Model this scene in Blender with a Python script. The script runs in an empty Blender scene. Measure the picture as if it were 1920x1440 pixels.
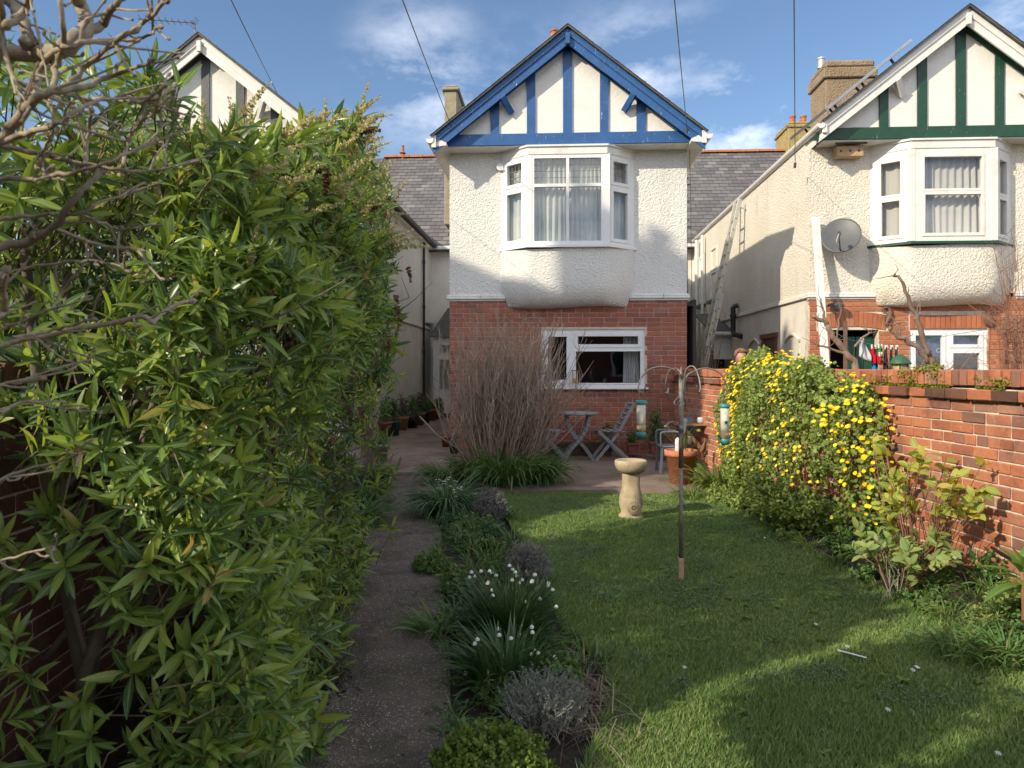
import bpy, math, random
import numpy as np
from mathutils import Vector, Matrix, Euler, noise as mnoise
R = math.radians
rng = np.random.default_rng(7)
random.seed(7)
S = bpy.context.scene
COL = S.collection
# ------------------------------------------------------------------ camera, sky, sun, exposure
EYE = 1.5
FPX, CX, HY = 1400.0, 960.0, 690.0
cam_d = bpy.data.cameras.new("camera"); cam = bpy.data.objects.new("camera", cam_d); COL.objects.link(cam)
cam.location = (0, 0, EYE); cam.rotation_euler = (R(90), 0, 0)
cam_d.lens = 36 * FPX / 1920; cam_d.sensor_width = 36; cam_d.shift_y = -(HY - 720) / -1920.0
cam_d.clip_end = 2000; cam_d.clip_start = 0.05
cam_d.dof.use_dof = True; cam_d.dof.focus_distance = 7.0; cam_d.dof.aperture_fstop = 9.0
S.camera = cam
SUN_EL, SUN_AZ = 29.5, 54.5           # light travels towards +Y turned 54.5 deg to +X
world = bpy.data.worlds.new("World"); S.world = world; world.use_nodes = True
wn = world.node_tree.nodes; wl = world.node_tree.links; wn.clear()
w_out = wn.new("ShaderNodeOutputWorld"); w_bg = wn.new("ShaderNodeBackground"); w_sky = wn.new("ShaderNodeTexSky")
w_sky.sky_type = 'NISHITA'; w_sky.sun_disc = False; w_sky.sun_elevation = R(SUN_EL); w_sky.sun_rotation = R(180 + SUN_AZ)
w_sky.air_density = 1.0; w_sky.dust_density = 0.3; w_sky.ozone_density = 3.0; w_sky.altitude = 20
w_bg.inputs[1].default_value = 0.060
def sky_clouds():
    tc = wn.new("ShaderNodeTexCoord"); sep = wn.new("ShaderNodeSeparateXYZ"); wl.new(tc.outputs['Generated'], sep.inputs[0])
    def m(op, a, b=None, c=None):
        n = wn.new("ShaderNodeMath"); n.operation = op
        for i, x in enumerate((a, b, c)):
            if x is None: continue
            if isinstance(x, (int, float)): n.inputs[i].default_value = x
            else: wl.new(x, n.inputs[i])
        return n.outputs[0]
    zz = m('ADD', m('MAXIMUM', sep.outputs[2], 0.0), 0.10)
    comb = wn.new("ShaderNodeCombineXYZ")
    wl.new(m('DIVIDE', sep.outputs[0], zz), comb.inputs[0]); wl.new(m('DIVIDE', sep.outputs[1], zz), comb.inputs[1])
    comb.inputs[2].default_value = 3.7
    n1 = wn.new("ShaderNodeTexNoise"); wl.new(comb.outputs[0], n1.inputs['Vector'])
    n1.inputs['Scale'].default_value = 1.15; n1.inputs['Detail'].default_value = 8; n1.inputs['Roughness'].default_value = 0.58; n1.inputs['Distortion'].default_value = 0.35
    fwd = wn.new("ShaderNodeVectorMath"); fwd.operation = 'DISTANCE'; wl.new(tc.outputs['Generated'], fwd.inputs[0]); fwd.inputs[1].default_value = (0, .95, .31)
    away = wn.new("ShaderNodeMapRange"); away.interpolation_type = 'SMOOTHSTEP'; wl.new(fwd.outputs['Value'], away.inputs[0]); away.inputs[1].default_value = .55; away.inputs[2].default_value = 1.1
    tot = m('MULTIPLY', m('MULTIPLY', m('SUBTRACT', n1.outputs[0], 0.40), 5.0), away.outputs[0])  # bright cloud added only outside the view, to fill the shade
    n2 = wn.new("ShaderNodeTexNoise"); sv = wn.new("ShaderNodeVectorMath"); sv.operation = 'MULTIPLY'; wl.new(tc.outputs['Generated'], sv.inputs[0]); sv.inputs[1].default_value = (1, 1, 2.1); wl.new(sv.outputs[0], n2.inputs['Vector'])
    n2.inputs['Scale'].default_value = 8.5; n2.inputs['Detail'].default_value = 9; n2.inputs['Roughness'].default_value = 0.62; n2.inputs['Distortion'].default_value = 0.1
    acc = None
    # banks of cloud: direction, angular size, strength
    for px, py, rad, st in ((790, 150, .13, .75), (880, 235, .11, .8), (1180, 190, .16, .8), (1260, 130, .12, .45), (1385, 250, .14, 1.15), (1460, 215, .08, .9),
                            (1330, 285, .10, .6), (1520, 210, .07, .7), (1905, 45, .06, .8), (980, 150, .12, .28), (640, 330, .13, .15), (2300, 120, .2, .8), (-500, 200, .25, .6)):
        d = Vector(((px - CX) / FPX, 1.0, (HY - py) / FPX)).normalized()
        vm = wn.new("ShaderNodeVectorMath"); vm.operation = 'DISTANCE'; wl.new(tc.outputs['Generated'], vm.inputs[0]); vm.inputs[1].default_value = d
        mr = wn.new("ShaderNodeMapRange"); mr.interpolation_type = 'SMOOTHSTEP'; wl.new(vm.outputs['Value'], mr.inputs[0])
        mr.inputs[1].default_value = rad; mr.inputs[2].default_value = 0.0; mr.inputs[3].default_value = 0; mr.inputs[4].default_value = st
        acc = mr.outputs[0] if acc is None else m('MAXIMUM', acc, mr.outputs[0])
    bank = m('MULTIPLY', m('MULTIPLY', acc, m('MULTIPLY', m('SUBTRACT', n2.outputs[0], 0.44), 10.0)), 0.19)
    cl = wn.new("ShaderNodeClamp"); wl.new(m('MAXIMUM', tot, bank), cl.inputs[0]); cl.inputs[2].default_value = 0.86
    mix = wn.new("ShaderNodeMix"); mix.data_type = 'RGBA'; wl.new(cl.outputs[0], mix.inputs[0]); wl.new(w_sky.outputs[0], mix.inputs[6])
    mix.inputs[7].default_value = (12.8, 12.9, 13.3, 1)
    return mix.outputs[2]
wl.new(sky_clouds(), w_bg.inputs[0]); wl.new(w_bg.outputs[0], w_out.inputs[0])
sun_d = bpy.data.lights.new("sun", 'SUN'); sun_d.energy = 2.0; sun_d.angle = R(0.53); sun_d.color = (1.0, 0.88, 0.68)
sun = bpy.data.objects.new("sun", sun_d); COL.objects.link(sun)
SUND = Vector((math.sin(R(SUN_AZ)) * math.cos(R(SUN_EL)), math.cos(R(SUN_AZ)) * math.cos(R(SUN_EL)), -math.sin(R(SUN_EL))))
sun.rotation_euler = SUND.to_track_quat('-Z', 'Y').to_euler(); sun.location = (-8, -6, 12)
S.view_settings.view_transform = 'Standard'; S.view_settings.look = 'None'; S.view_settings.gamma = 1; S.view_settings.use_curve_mapping = False
S.view_settings.exposure = 1.42
S.render.engine = 'CYCLES'
try:
    S.cycles.use_adaptive_sampling = True; S.cycles.max_bounces = 6; S.cycles.transparent_max_bounces = 12; S.cycles.use_denoising = True
    S.cycles.diffuse_bounces = 4; S.cycles.glossy_bounces = 3; S.cycles.caustics_reflective = False; S.cycles.caustics_refractive = False
except Exception: pass

# ------------------------------------------------------------------ helpers
def P(px, py, Y): return Vector(((px - CX) / FPX * Y, Y, EYE + (HY - py) / FPX * Y))
def G(px, py, z=0.0):
    Y = (EYE - z) * FPX / (py - HY); return Vector(((px - CX) / FPX * Y, Y, z))
# the row of houses stands a little turned: u along the fronts, v away from the camera
SA, CA = 0.057, 0.99837
X0, Y0 = -1.003, 12.0
def W(u, v, z=0.0): return Vector((X0 + u * CA + v * SA, Y0 - u * SA + v * CA, z))
def Rp(px, py, v):
    k = (px - CX) / FPX
    u = (k * (Y0 + v * CA) - X0 - v * SA) / (CA + k * SA)
    Y = Y0 - u * SA + v * CA
    return u, EYE + (HY - py) / FPX * Y
def Ru(px, v): return Rp(px, 0, v)[0]
def Rz(py, u, v): return EYE + (HY - py) / FPX * (Y0 - u * SA + v * CA)

def link(o, parent=None):
    COL.objects.link(o)
    if parent is not None: o.parent = parent
    return o
def tag(o, label=None, cat=None, group=None, kind=None):
    if label: o['label'] = label
    if cat: o['category'] = cat
    if group: o['group'] = group
    if kind: o['kind'] = kind
    return o
def thing(name, label, cat, loc=(0, 0, 0), rz=0.0, group=None):
    o = bpy.data.objects.new(name, None); o.empty_display_size = 0.2
    o.location = loc; o.rotation_euler = (0, 0, rz); COL.objects.link(o)
    return tag(o, label, cat, group)

def basis(axis, up=Vector((0, 0, 1))):
    a = Vector(axis).normalized(); u = Vector(up)
    if abs(a.dot(u.normalized())) > 0.97: u = Vector((1, 0, 0)) if abs(a.x) < .9 else Vector((0, 1, 0))
    s = a.cross(u).normalized(); t = s.cross(a).normalized()
    return a, s, t

class MB:
    """collects shapes; build() links them as ONE mesh object, in the parent's own coordinates"""
    def __init__(self): self.v = []; self.f = []; self.r = []
    def add(self, vs, fs, r=0.0):
        n = len(self.v); self.v.extend([tuple(p) for p in vs]); self.r.extend([r] * len(vs))
        self.f.extend([tuple(i + n for i in q) for q in fs]); return self
    def box(self, c, s, rot=None, bev=0.0, r=0.0):
        hx, hy, hz = s[0] / 2, s[1] / 2, s[2] / 2; c = Vector(c)
        if bev <= 0:
            vs = [Vector((x, y, z)) for x in (-hx, hx) for y in (-hy, hy) for z in (-hz, hz)]
            fs = [(0, 1, 3, 2), (4, 6, 7, 5), (0, 4, 5, 1), (2, 3, 7, 6), (0, 2, 6, 4), (1, 5, 7, 3)]
        else:
            b = min(bev, hx * .8, hy * .8, hz * .8); vs = []; ix = {}
            for sx in (-1, 1):
                for sy in (-1, 1):
                    for sz in (-1, 1):
                        for k in range(3):
                            p = [sx * (hx - b), sy * (hy - b), sz * (hz - b)]; p[k] = (sx, sy, sz)[k] * (hx, hy, hz)[k]
                            ix[(sx, sy, sz, k)] = len(vs); vs.append(Vector(p))
            fs = []
            for k in range(3):
                a, d = [(1, 2), (2, 0), (0, 1)][k]
                for s0 in (-1, 1):
                    q = []
                    for (p1, p2) in ((-1, -1), (1, -1), (1, 1), (-1, 1)):
                        t = [0, 0, 0]; t[k] = s0; t[a] = p1; t[d] = p2; q.append(ix[(t[0], t[1], t[2], k)])
                    fs.append(tuple(q) if s0 > 0 else tuple(reversed(q)))
            for k in range(3):            # edges running along axis k
                a, d = [(1, 2), (2, 0), (0, 1)][k]
                for sa in (-1, 1):
                    for sd in (-1, 1):
                        def g(sk, kk):
                            t = [0, 0, 0]; t[k] = sk; t[a] = sa; t[d] = sd; return ix[(t[0], t[1], t[2], kk)]
                        q = [g(-1, a), g(1, a), g(1, d), g(-1, d)]
                        fs.append(tuple(reversed(q)) if sa * sd > 0 else tuple(q))
            for sx in (-1, 1):
                for sy in (-1, 1):
                    for sz in (-1, 1):
                        q = [ix[(sx, sy, sz, k)] for k in range(3)]
                        fs.append(tuple(q) if sx * sy * sz > 0 else tuple(reversed(q)))
        if rot is not None: vs = [rot @ p for p in vs]
        return self.add([p + c for p in vs], fs, r)
    def span(self, a, b, bev=0.0, r=0.0):
        a = Vector(a); b = Vector(b)
        return self.box((a + b) / 2, [abs(b[i] - a[i]) for i in range(3)], None, bev, r)
    def bar(self, p, q, w, h, up=(0, 0, 1), bev=0.0, r=0.0):
        """a box from p to q; w across, h along 'up'"""
        p = Vector(p); q = Vector(q); a, s, t = basis(q - p, Vector(up))
        rot = Matrix((a, s, t)).transposed()
        return self.box((p + q) / 2, ((q - p).length, w, h), rot, bev, r)
    def tube(self, pts, rad, n=6, r=0.0, cap=True):
        pts = [Vector(p) for p in pts]; k = len(pts)
        if isinstance(rad, (int, float)): rad = [rad] * k
        vs = []; fs = []; prev = None
        for i, p in enumerate(pts):
            d = (pts[min(i + 1, k - 1)] - pts[max(i - 1, 0)])
            if d.length < 1e-9: d = Vector((0, 0, 1))
            d.normalize()
            if prev is None: _, s, t = basis(d)
            else:
                s = prev - d * prev.dot(d)
                if s.length < 1e-6: _, s, t = basis(d)
                s.normalize()
            t = d.cross(s); prev = s
            for j in range(n):
                a = 2 * math.pi * j / n
                vs.append(p + (s * math.cos(a) + t * math.sin(a)) * rad[i])
        for i in range(k - 1):
            for j in range(n):
                fs.append((i * n + j, i * n + (j + 1) % n, (i + 1) * n + (j + 1) % n, (i + 1) * n + j))
        if cap and n > 2: fs.append(tuple(range(n - 1, -1, -1))); fs.append(tuple((k - 1) * n + j for j in range(n)))
        return self.add(vs, fs, r)
    def lathe(self, prof, c=(0, 0, 0), n=24, r=0.0, wob=0.0, sq=(1, 1)):
        c = Vector(c); vs = []; fs = []; k = len(prof)
        for i, (rr, z) in enumerate(prof):
            for j in range(n):
                a = 2 * math.pi * j / n; q = rr * (1 + wob * math.sin(3 * a + i))
                vs.append(c + Vector((q * math.cos(a) * sq[0], q * math.sin(a) * sq[1], z)))
        for i in range(k - 1):
            for j in range(n): fs.append((i * n + j, i * n + (j + 1) % n, (i + 1) * n + (j + 1) % n, (i + 1) * n + j))
        fs.append(tuple(range(n - 1, -1, -1))); fs.append(tuple((k - 1) * n + j for j in range(n)))
        return self.add(vs, fs, r)
    def prism(self, poly, d, r=0.0):
        """poly: 3-D points in a plane; d: extrusion vector"""
        poly = [Vector(p) for p in poly]; d = Vector(d); n = len(poly)
        nrm = Vector((0, 0, 0))
        for i in range(n): nrm += poly[i].cross(poly[(i + 1) % n])
        if nrm.dot(d) > 0: poly.reverse()
        vs = poly + [p + d for p in poly]
        fs = [tuple(range(n))] + [tuple(range(2 * n - 1, n - 1, -1))]
        fs += [(i, i + n, (i + 1) % n + n, (i + 1) % n) for i in range(n)]
        return self.add(vs, fs, r)
    def build(self, name, mat, parent=None, smooth=False, kind=None, at=None):
        me = bpy.data.meshes.new(name)
        vs = self.v
        if at is not None: vs = [(p[0] - at[0], p[1] - at[1], p[2] - at[2]) for p in vs]
        me.from_pydata(vs, [], self.f)
        if any(self.r):
            at_ = me.attributes.new('rnd', 'FLOAT', 'POINT'); at_.data.foreach_set('value', np.array(self.r, dtype=np.float32))
        if smooth: me.polygons.foreach_set('use_smooth', [True] * len(me.polygons))
        if mat: me.materials.append(mat)
        o = bpy.data.objects.new(name, me); link(o, parent)
        if at is not None: o.location = at
        if kind: o['kind'] = kind
        return o

def np_mesh(name, V, F, mat, attrs=None, smooth=False):
    """V (n,3) floats, F (m,k) ints"""
    me = bpy.data.meshes.new(name); V = np.ascontiguousarray(V, dtype=np.float32); F = np.ascontiguousarray(F, dtype=np.int32)
    me.vertices.add(len(V)); me.vertices.foreach_set('co', V.ravel())
    me.loops.add(F.size); me.loops.foreach_set('vertex_index', F.ravel())
    me.polygons.add(len(F)); me.polygons.foreach_set('loop_start', np.arange(0, F.size, F.shape[1], dtype=np.int32))
    try: me.polygons.foreach_set('loop_total', np.full(len(F), F.shape[1], dtype=np.int32))
    except Exception: pass
    if smooth: me.polygons.foreach_set('use_smooth', np.ones(len(F), dtype=bool))
    for k, a in (attrs or {}).items():
        at_ = me.attributes.new(k, 'FLOAT', 'POINT'); at_.data.foreach_set('value', np.ascontiguousarray(a, dtype=np.float32))
    me.update(calc_edges=True)
    if mat: me.materials.append(mat)
    return me
def np_obj(name, V, F, mat, attrs=None, parent=None, kind=None, smooth=False):
    o = bpy.data.objects.new(name, np_mesh(name, V, F, mat, attrs, smooth)); link(o, parent)
    if kind: o['kind'] = kind
    return o

# ---- leaves
def leaf_template(stations, fold=0.25, curve=0.3):
    """stations: (t, halfwidth); leaf of length 1 along +X, lying in XY, normal +Z.  quads, left|mid|right"""
    V = []; mid = []
    for t, w in stations:
        z = -curve * t * t
        V += [(t, w, z + fold * w), (t, 0, z), (t, -w, z + fold * w)]; mid += [0, 1, 0]
    F = []
    for i in range(len(stations) - 1):
        a = 3 * i; F += [(a, a + 1, a + 4, a + 3), (a + 1, a + 2, a + 5, a + 4)]
    return np.array(V, float), np.array(F, int), np.array(mid, float)
LANCE = leaf_template([(0, .012), (.14, .055), (.38, .108), (.66, .095), (.86, .052), (1, .004)], .35, .22)
LANCE_S = leaf_template([(0, .02), (.3, .105), (.7, .09), (1, .005)], .35, .25)
OVAL = leaf_template([(0, .03), (.25, .22), (.55, .27), (.82, .17), (1, .01)], .2, .2)
ROUND = leaf_template([(0, .08), (.35, .38), (.75, .33), (1, .06)], .2, .2)
def frames(dirs, ups):
    d = dirs / np.maximum(np.linalg.norm(dirs, axis=1, keepdims=True), 1e-9)
    s = np.cross(ups, d); ln = np.linalg.norm(s, axis=1, keepdims=True)
    bad = ln[:, 0] < 1e-3
    if bad.any(): s[bad] = np.cross(np.array([1., 0.2, 0]), d[bad]); ln = np.linalg.norm(s, axis=1, keepdims=True)
    s = s / ln; n = np.cross(d, s)
    return d, s, n
def leaves_data(tpl, pos, dirs, ups, length, width=None, rnd=None):
    Vt, Ft, mid = tpl; N = len(pos); d, s, n = frames(dirs, ups)
    width = length if width is None else width
    V = pos[:, None, :] + (Vt[None, :, 0, None] * d[:, None, :]) * length[:, None, None] \
        + (Vt[None, :, 1, None] * s[:, None, :]) * width[:, None, None] + (Vt[None, :, 2, None] * n[:, None, :]) * length[:, None, None]
    F = Ft[None] + (np.arange(N) * len(Vt))[:, None, None]
    rnd = rng.random(N) if rnd is None else rnd
    return V.reshape(-1, 3), F.reshape(-1, Ft.shape[1]), {'rnd': np.repeat(rnd, len(Vt)), 'mid': np.tile(mid, N)}
def leaves(name, tpl, pos, dirs, ups, length, mat, parent=None, kind='stuff', width=None, rnd=None):
    V, F, at_ = leaves_data(tpl, pos, dirs, ups, length, width, rnd)
    return np_obj(name, V, F, mat, at_, parent, kind)
def leaf_parts(name, tpl, pos, dirs, ups, length, mat, parent, width=None):
    me = np_mesh(name, tpl[0], tpl[1], mat, {'mid': tpl[2]})
    d, s, n = frames(dirs, ups); width = length if width is None else width
    for i in range(len(pos)):
        o = bpy.data.objects.new(name, me)
        m = Matrix([(d[i][k] * length[i], s[i][k] * width[i], n[i][k] * length[i], pos[i][k]) for k in range(3)] + [(0, 0, 0, 1)])
        link(o, parent); o.matrix_local = (Matrix.Translation(-Vector(parent.location)) if parent else Matrix()) @ m

# ---- materials
def rgb(c): return (c[0], c[1], c[2], 1.0)
class NT:
    def __init__(self, name):
        self.m = bpy.data.materials.new(name); self.m.use_nodes = True; t = self.m.node_tree; self.n = t.nodes; self.l = t.links
        self.b = self.n['Principled BSDF']; self.out = self.n['Material Output']
    def new(self, t, **k):
        x = self.n.new(t)
        for a, b in k.items(): setattr(x, a, b)
        return x
    def inp(self, x, i, v):
        if hasattr(v, 'is_linked') or isinstance(v, bpy.types.NodeSocket): self.l.new(v, x.inputs[i])
        else: x.inputs[i].default_value = v
    def math(self, op, a, b=0.0, clamp=False):
        x = self.new("ShaderNodeMath", operation=op); x.use_clamp = clamp; self.inp(x, 0, a); self.inp(x, 1, b); return x.outputs[0]
    def noise(self, scale, detail=3, rough=.6, vec=None, dist=0.0):
        x = self.new("ShaderNodeTexNoise"); x.inputs['Scale'].default_value = scale; x.inputs['Detail'].default_value = detail
        x.inputs['Roughness'].default_value = rough; x.inputs['Distortion'].default_value = dist
        self.l.new(vec if vec is not None else self.pos(), x.inputs['Vector']); return x.outputs[0]
    def voro(self, scale, feature='F1', out='Distance', vec=None):
        x = self.new("ShaderNodeTexVoronoi", feature=feature); x.inputs['Scale'].default_value = scale
        self.l.new(vec if vec is not None else self.pos(), x.inputs['Vector']); return x.outputs[out]
    def pos(self):
        if not hasattr(self, '_p'): self._p = self.new("ShaderNodeNewGeometry").outputs['Position']
        return self._p
    def scaled(self, s):
        x = self.new("ShaderNodeMapping"); x.inputs['Scale'].default_value = s; self.l.new(self.pos(), x.inputs[0]); return x.outputs[0]
    def attr(self, name): return self.new("ShaderNodeAttribute", attribute_name=name).outputs['Fac']
    def objrand(self): return self.new("ShaderNodeObjectInfo").outputs['Random']
    def rand(self): return self.math('FRACT', self.math('ADD', self.objrand(), self.attr('rnd')))
    def ramp(self, f, stops, interp='LINEAR'):
        x = self.new("ShaderNodeValToRGB"); x.color_ramp.interpolation = interp; e = x.color_ramp.elements
        while len(e) < len(stops): e.new(0.5)
        for i, (p, c) in enumerate(stops): e[i].position = p; e[i].color = rgb(c) if len(c) == 3 else c
        self.l.new(f, x.inputs[0]); return x.outputs[0]
    def mix(self, f, a, b, mode='MIX'):
        x = self.new("ShaderNodeMix", data_type='RGBA', blend_type=mode)
        for i, v in ((0, f), (6, a), (7, b)):
            if isinstance(v, tuple): v = rgb(v)
            self.inp(x, i, v)
        return x.outputs[2]
    def map(self, f, a, b, c, d):
        x = self.new("ShaderNodeMapRange"); self.inp(x, 0, f)
        for i, v in enumerate((a, b, c, d)): x.inputs[i + 1].default_value = v
        return x.outputs[0]
    def bump(self, h, dist=.01, strength=1.0, prev=None):
        x = self.new("ShaderNodeBump"); x.inputs['Distance'].default_value = dist; x.inputs['Strength'].default_value = strength
        self.l.new(h, x.inputs['Height'])
        if prev is not None: self.l.new(prev, x.inputs['Normal'])
        return x.outputs[0]
    def fin(self, col=None, rough=None, normal=None, metal=None, spec=None):
        if col is not None: self.inp(self.b, 'Base Color', rgb(col) if isinstance(col, tuple) else col)
        if rough is not None: self.inp(self.b, 'Roughness', rough)
        if metal is not None: self.inp(self.b, 'Metallic', metal)
        if spec is not None: self.inp(self.b, 'Specular IOR Level', spec)
        if normal is not None: self.l.new(normal, self.b.inputs['Normal'])
        return self.m
def plain(name, c, rough=.7, var=.2, scale=5, bump=.002, bscale=60, metal=0, spec=None, dirt=None, dscale=2.0, damt=.5):
    t = NT(name); n = t.noise(scale, 5, .65)
    lo = tuple(x * (1 - var) for x in c); hi = tuple(min(1, x * (1 + var)) for x in c)
    col = t.ramp(n, [(.3, lo), (.7, hi)])
    if dirt is not None:
        d = t.map(t.noise(dscale, 8, .7, dist=.5), .5, .72, 0, damt); col = t.mix(d, col, dirt)
    nm = t.bump(t.noise(bscale, 4, .7), bump) if bump else None
    return t.fin(col, rough, nm, metal, spec)
def foliage(name, stops, mid=None, rough=.5, trans=.35, tcol=None, nscale=.0, shiny=.4, midamt=.5):
    t = NT(name); col = t.ramp(t.rand(), stops)
    if nscale:
        col = t.mix(t.map(t.noise(nscale, 3), .35, .65, 0, .55), col, tuple(c * .6 for c in stops[0][1]))
    if mid is not None: col = t.mix(t.map(t.attr('mid'), .78, .95, 0, midamt), col, mid)
    t.fin(col, rough, None, None, shiny)
    tr = t.new("ShaderNodeBsdfTranslucent"); hs = t.new("ShaderNodeHueSaturation"); hs.inputs['Hue'].default_value = .475; hs.inputs['Saturation'].default_value = 1.15; hs.inputs['Value'].default_value = 1.5
    t.l.new(col, hs.inputs['Color']); t.l.new(hs.outputs[0], tr.inputs['Color'])
    ms = t.new("ShaderNodeMixShader"); ms.inputs[0].default_value = trans
    t.l.new(t.b.outputs[0], ms.inputs[1]); t.l.new(tr.outputs[0], ms.inputs[2]); t.l.new(ms.outputs[0], t.out.inputs[0])
    return t.m
def bark(name, c, c2, rough=.85, lich=None, scale=14):
    t = NT(name); n = t.noise(scale, 6, .7, t.scaled((1, 1, .35))); col = t.ramp(n, [(.32, c), (.68, c2)])
    if lich is not None: col = t.mix(t.map(t.noise(5, 6, .7), .52, .66, 0, .7), col, lich)
    r = t.rand(); col = t.mix(t.map(r, 0, 1, 0, .45), col, tuple(x * .55 for x in c))
    return t.fin(col, rough, t.bump(t.noise(scale * 5, 4, .7, t.scaled((1, 1, .3))), .004))
def brick_mat(name, stops, stain=(.055, .04, .035), stainamt=.55, eff=.25, effc=(.55, .5, .45)):
    t = NT(name); col = t.ramp(t.rand(), stops)
    col = t.mix(t.map(t.noise(28, 6, .7), .35, .7, 0, .5), col, tuple(x * .62 for x in stops[len(stops) // 2][1]))
    col = t.mix(t.map(t.noise(3.1, 8, .72, dist=.6), .52, .68, 0, stainamt), col, stain)
    col = t.mix(t.map(t.noise(7.7, 8, .75, dist=.4), .6, .74, 0, eff), col, effc)
    return t.fin(col, .88, t.bump(t.noise(95, 5, .7), .004, 1, t.bump(t.noise(22, 3), .005)), None, .25)
def dash_mat(name, c, c2, scale=30, dist=.02, dirt=None, damt=.4):
    t = NT(name); col = t.ramp(t.noise(1.3, 6, .6), [(.35, c2), (.6, c)])
    if dirt is not None:
        col = t.mix(t.map(t.noise(1.6, 8, .75, t.scaled((1.6, 1.6, .35)), .5), .55, .72, 0, damt), col, dirt)
    v = t.noise(scale, 2.5, .55, None, .6)
    v2 = t.voro(scale * 1.15, 'SMOOTH_F1')
    h = t.math('ADD', v, t.math('MULTIPLY', v2, .55))
    return t.fin(col, .9, t.bump(h, dist, 1.0), None, .2)
def glass_mat(name, tint=(.975, .98, .975), refl=.9):
    t = NT(name); t.n.remove(t.b)
    tr = t.new("ShaderNodeBsdfTransparent"); tr.inputs[0].default_value = rgb(tint)
    gl = t.new("ShaderNodeBsdfGlossy"); gl.inputs['Roughness'].default_value = .015; gl.inputs[0].default_value = (refl, refl, refl, 1)
    fr = t.new("ShaderNodeLayerWeight"); fr.inputs[0].default_value = .5
    t.l.new(t.bump(t.noise(1.5, 2), .01, .25), gl.inputs['Normal'])
    ms = t.new("ShaderNodeMixShader"); t.l.new(t.math('ADD', t.math('MULTIPLY', t.math('POWER', fr.outputs['Facing'], 4.0), .7), .055), ms.inputs[0]); t.l.new(tr.outputs[0], ms.inputs[1]); t.l.new(gl.outputs[0], ms.inputs[2])
    t.l.new(ms.outputs[0], t.out.inputs[0]); return t.m

MT = {}
MT['brick_front'] = brick_mat('brick_front', [(0, (.30, .105, .068)), (.3, (.36, .125, .08)), (.55, (.40, .15, .095)), (.8, (.33, .12, .085)), (.93, (.19, .085, .08)), (1, (.45, .22, .15))], stainamt=.3, eff=.4)
MT['brick_right'] = brick_mat('brick_right', [(0, (.36, .12, .06)), (.4, (.42, .15, .075)), (.75, (.48, .18, .09)), (1, (.40, .2, .12))], stainamt=.12, eff=.25)
MT['brick_garden'] = brick_mat('brick_garden', [(0, (.36, .125, .07)), (.25, (.46, .16, .08)), (.55, (.52, .20, .10)), (.75, (.40, .17, .11)), (.9, (.22, .12, .09)), (1, (.54, .28, .18))], stainamt=.5, eff=.5)
MT['brick_dark'] = brick_mat('brick_dark', [(0, (.10, .05, .04)), (.5, (.17, .08, .055)), (1, (.26, .10, .06))], stainamt=.7, stain=(.05, .045, .035), eff=.1)
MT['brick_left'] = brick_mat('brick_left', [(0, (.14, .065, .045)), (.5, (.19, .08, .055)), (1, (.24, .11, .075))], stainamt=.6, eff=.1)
MT['mortar'] = plain('mortar', (.62, .55, .45), .95, .25, 12, .004, 90, dirt=(.2, .18, .12), dscale=3, damt=.6)
MT['mortar_pink'] = plain('mortar_pink', (.60, .46, .39), .95, .2, 12, .003, 90)
MT['dash'] = dash_mat('dash', (.74, .72, .68), (.69, .675, .64), 37, .022, (.50, .47, .40), .42)
MT['dash_cream'] = dash_mat('dash_cream', (.73, .69, .60), (.68, .63, .53), 36, .022, (.42, .35, .24), .5)
MT['render_white'] = plain('render_white', (.72, .70, .66), .9, .06, 3, .006, 45, dirt=(.5, .48, .42), dscale=1.6, damt=.35)
MT['render_cream'] = plain('render_cream', (.68, .64, .57), .9, .08, 3, .006, 35, dirt=(.38, .33, .25), dscale=1.5, damt=.5)  # duller, warmer render for side walls and mouldings
MT['gable_white'] = plain('gable_white', (.74, .72, .67), .85, .05, 4, .008, 22, dirt=(.6, .58, .5), dscale=2.5, damt=.3)
def paint(name, c, chip=(.75, .75, .72), th=.66):
    t = NT(name); col = t.ramp(t.noise(6, 5), [(.3, tuple(x * .85 for x in c)), (.7, tuple(x * 1.15 for x in c))])
    k = t.map(t.noise(16, 8, .75, t.scaled((3.2, 3.2, .5)), .3), th, th + .03, 0, 1)
    col = t.mix(k, col, chip)
    return t.fin(col, .42, t.bump(t.noise(30, 5, .7, t.scaled((3, 3, .4))), .003), None, .4)
MT['blue'] = paint('blue_paint', (.022, .095, .27), th=.632)
MT['green'] = paint('green_paint', (.010, .055, .030), th=.645)
MT['greydark'] = paint('grey_paint', (.06, .065, .07), th=.75)
MT['upvc'] = plain('upvc_white', (.74, .74, .74), .35, .03, 3, .0006, 20, dirt=(.5, .48, .42), dscale=3, damt=.25)
MT['white_paint'] = plain('white_paint', (.71, .70, .655), .55, .06, 4, .002, 40, dirt=(.42, .37, .3), dscale=3.5, damt=.5)
MT['white_plastic'] = plain('white_plastic', (.72, .71, .68), .4, .06, 3, .0005, 30, dirt=(.4, .36, .3), dscale=3, damt=.4)
MT['grey_pipe'] = plain('grey_pipe', (.15, .18, .21), .5, .1, 3, .0005, 30)
MT['black'] = plain('black_paint', (.012, .012, .013), .4, .2, 4, .001, 30)
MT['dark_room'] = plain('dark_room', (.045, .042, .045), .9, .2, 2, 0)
MT['lead'] = plain('lead', (.16, .17, .18), .6, .15, 5, .002, 20)
MT['glass'] = glass_mat('window_glass')
MT['slate'] = None
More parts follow.
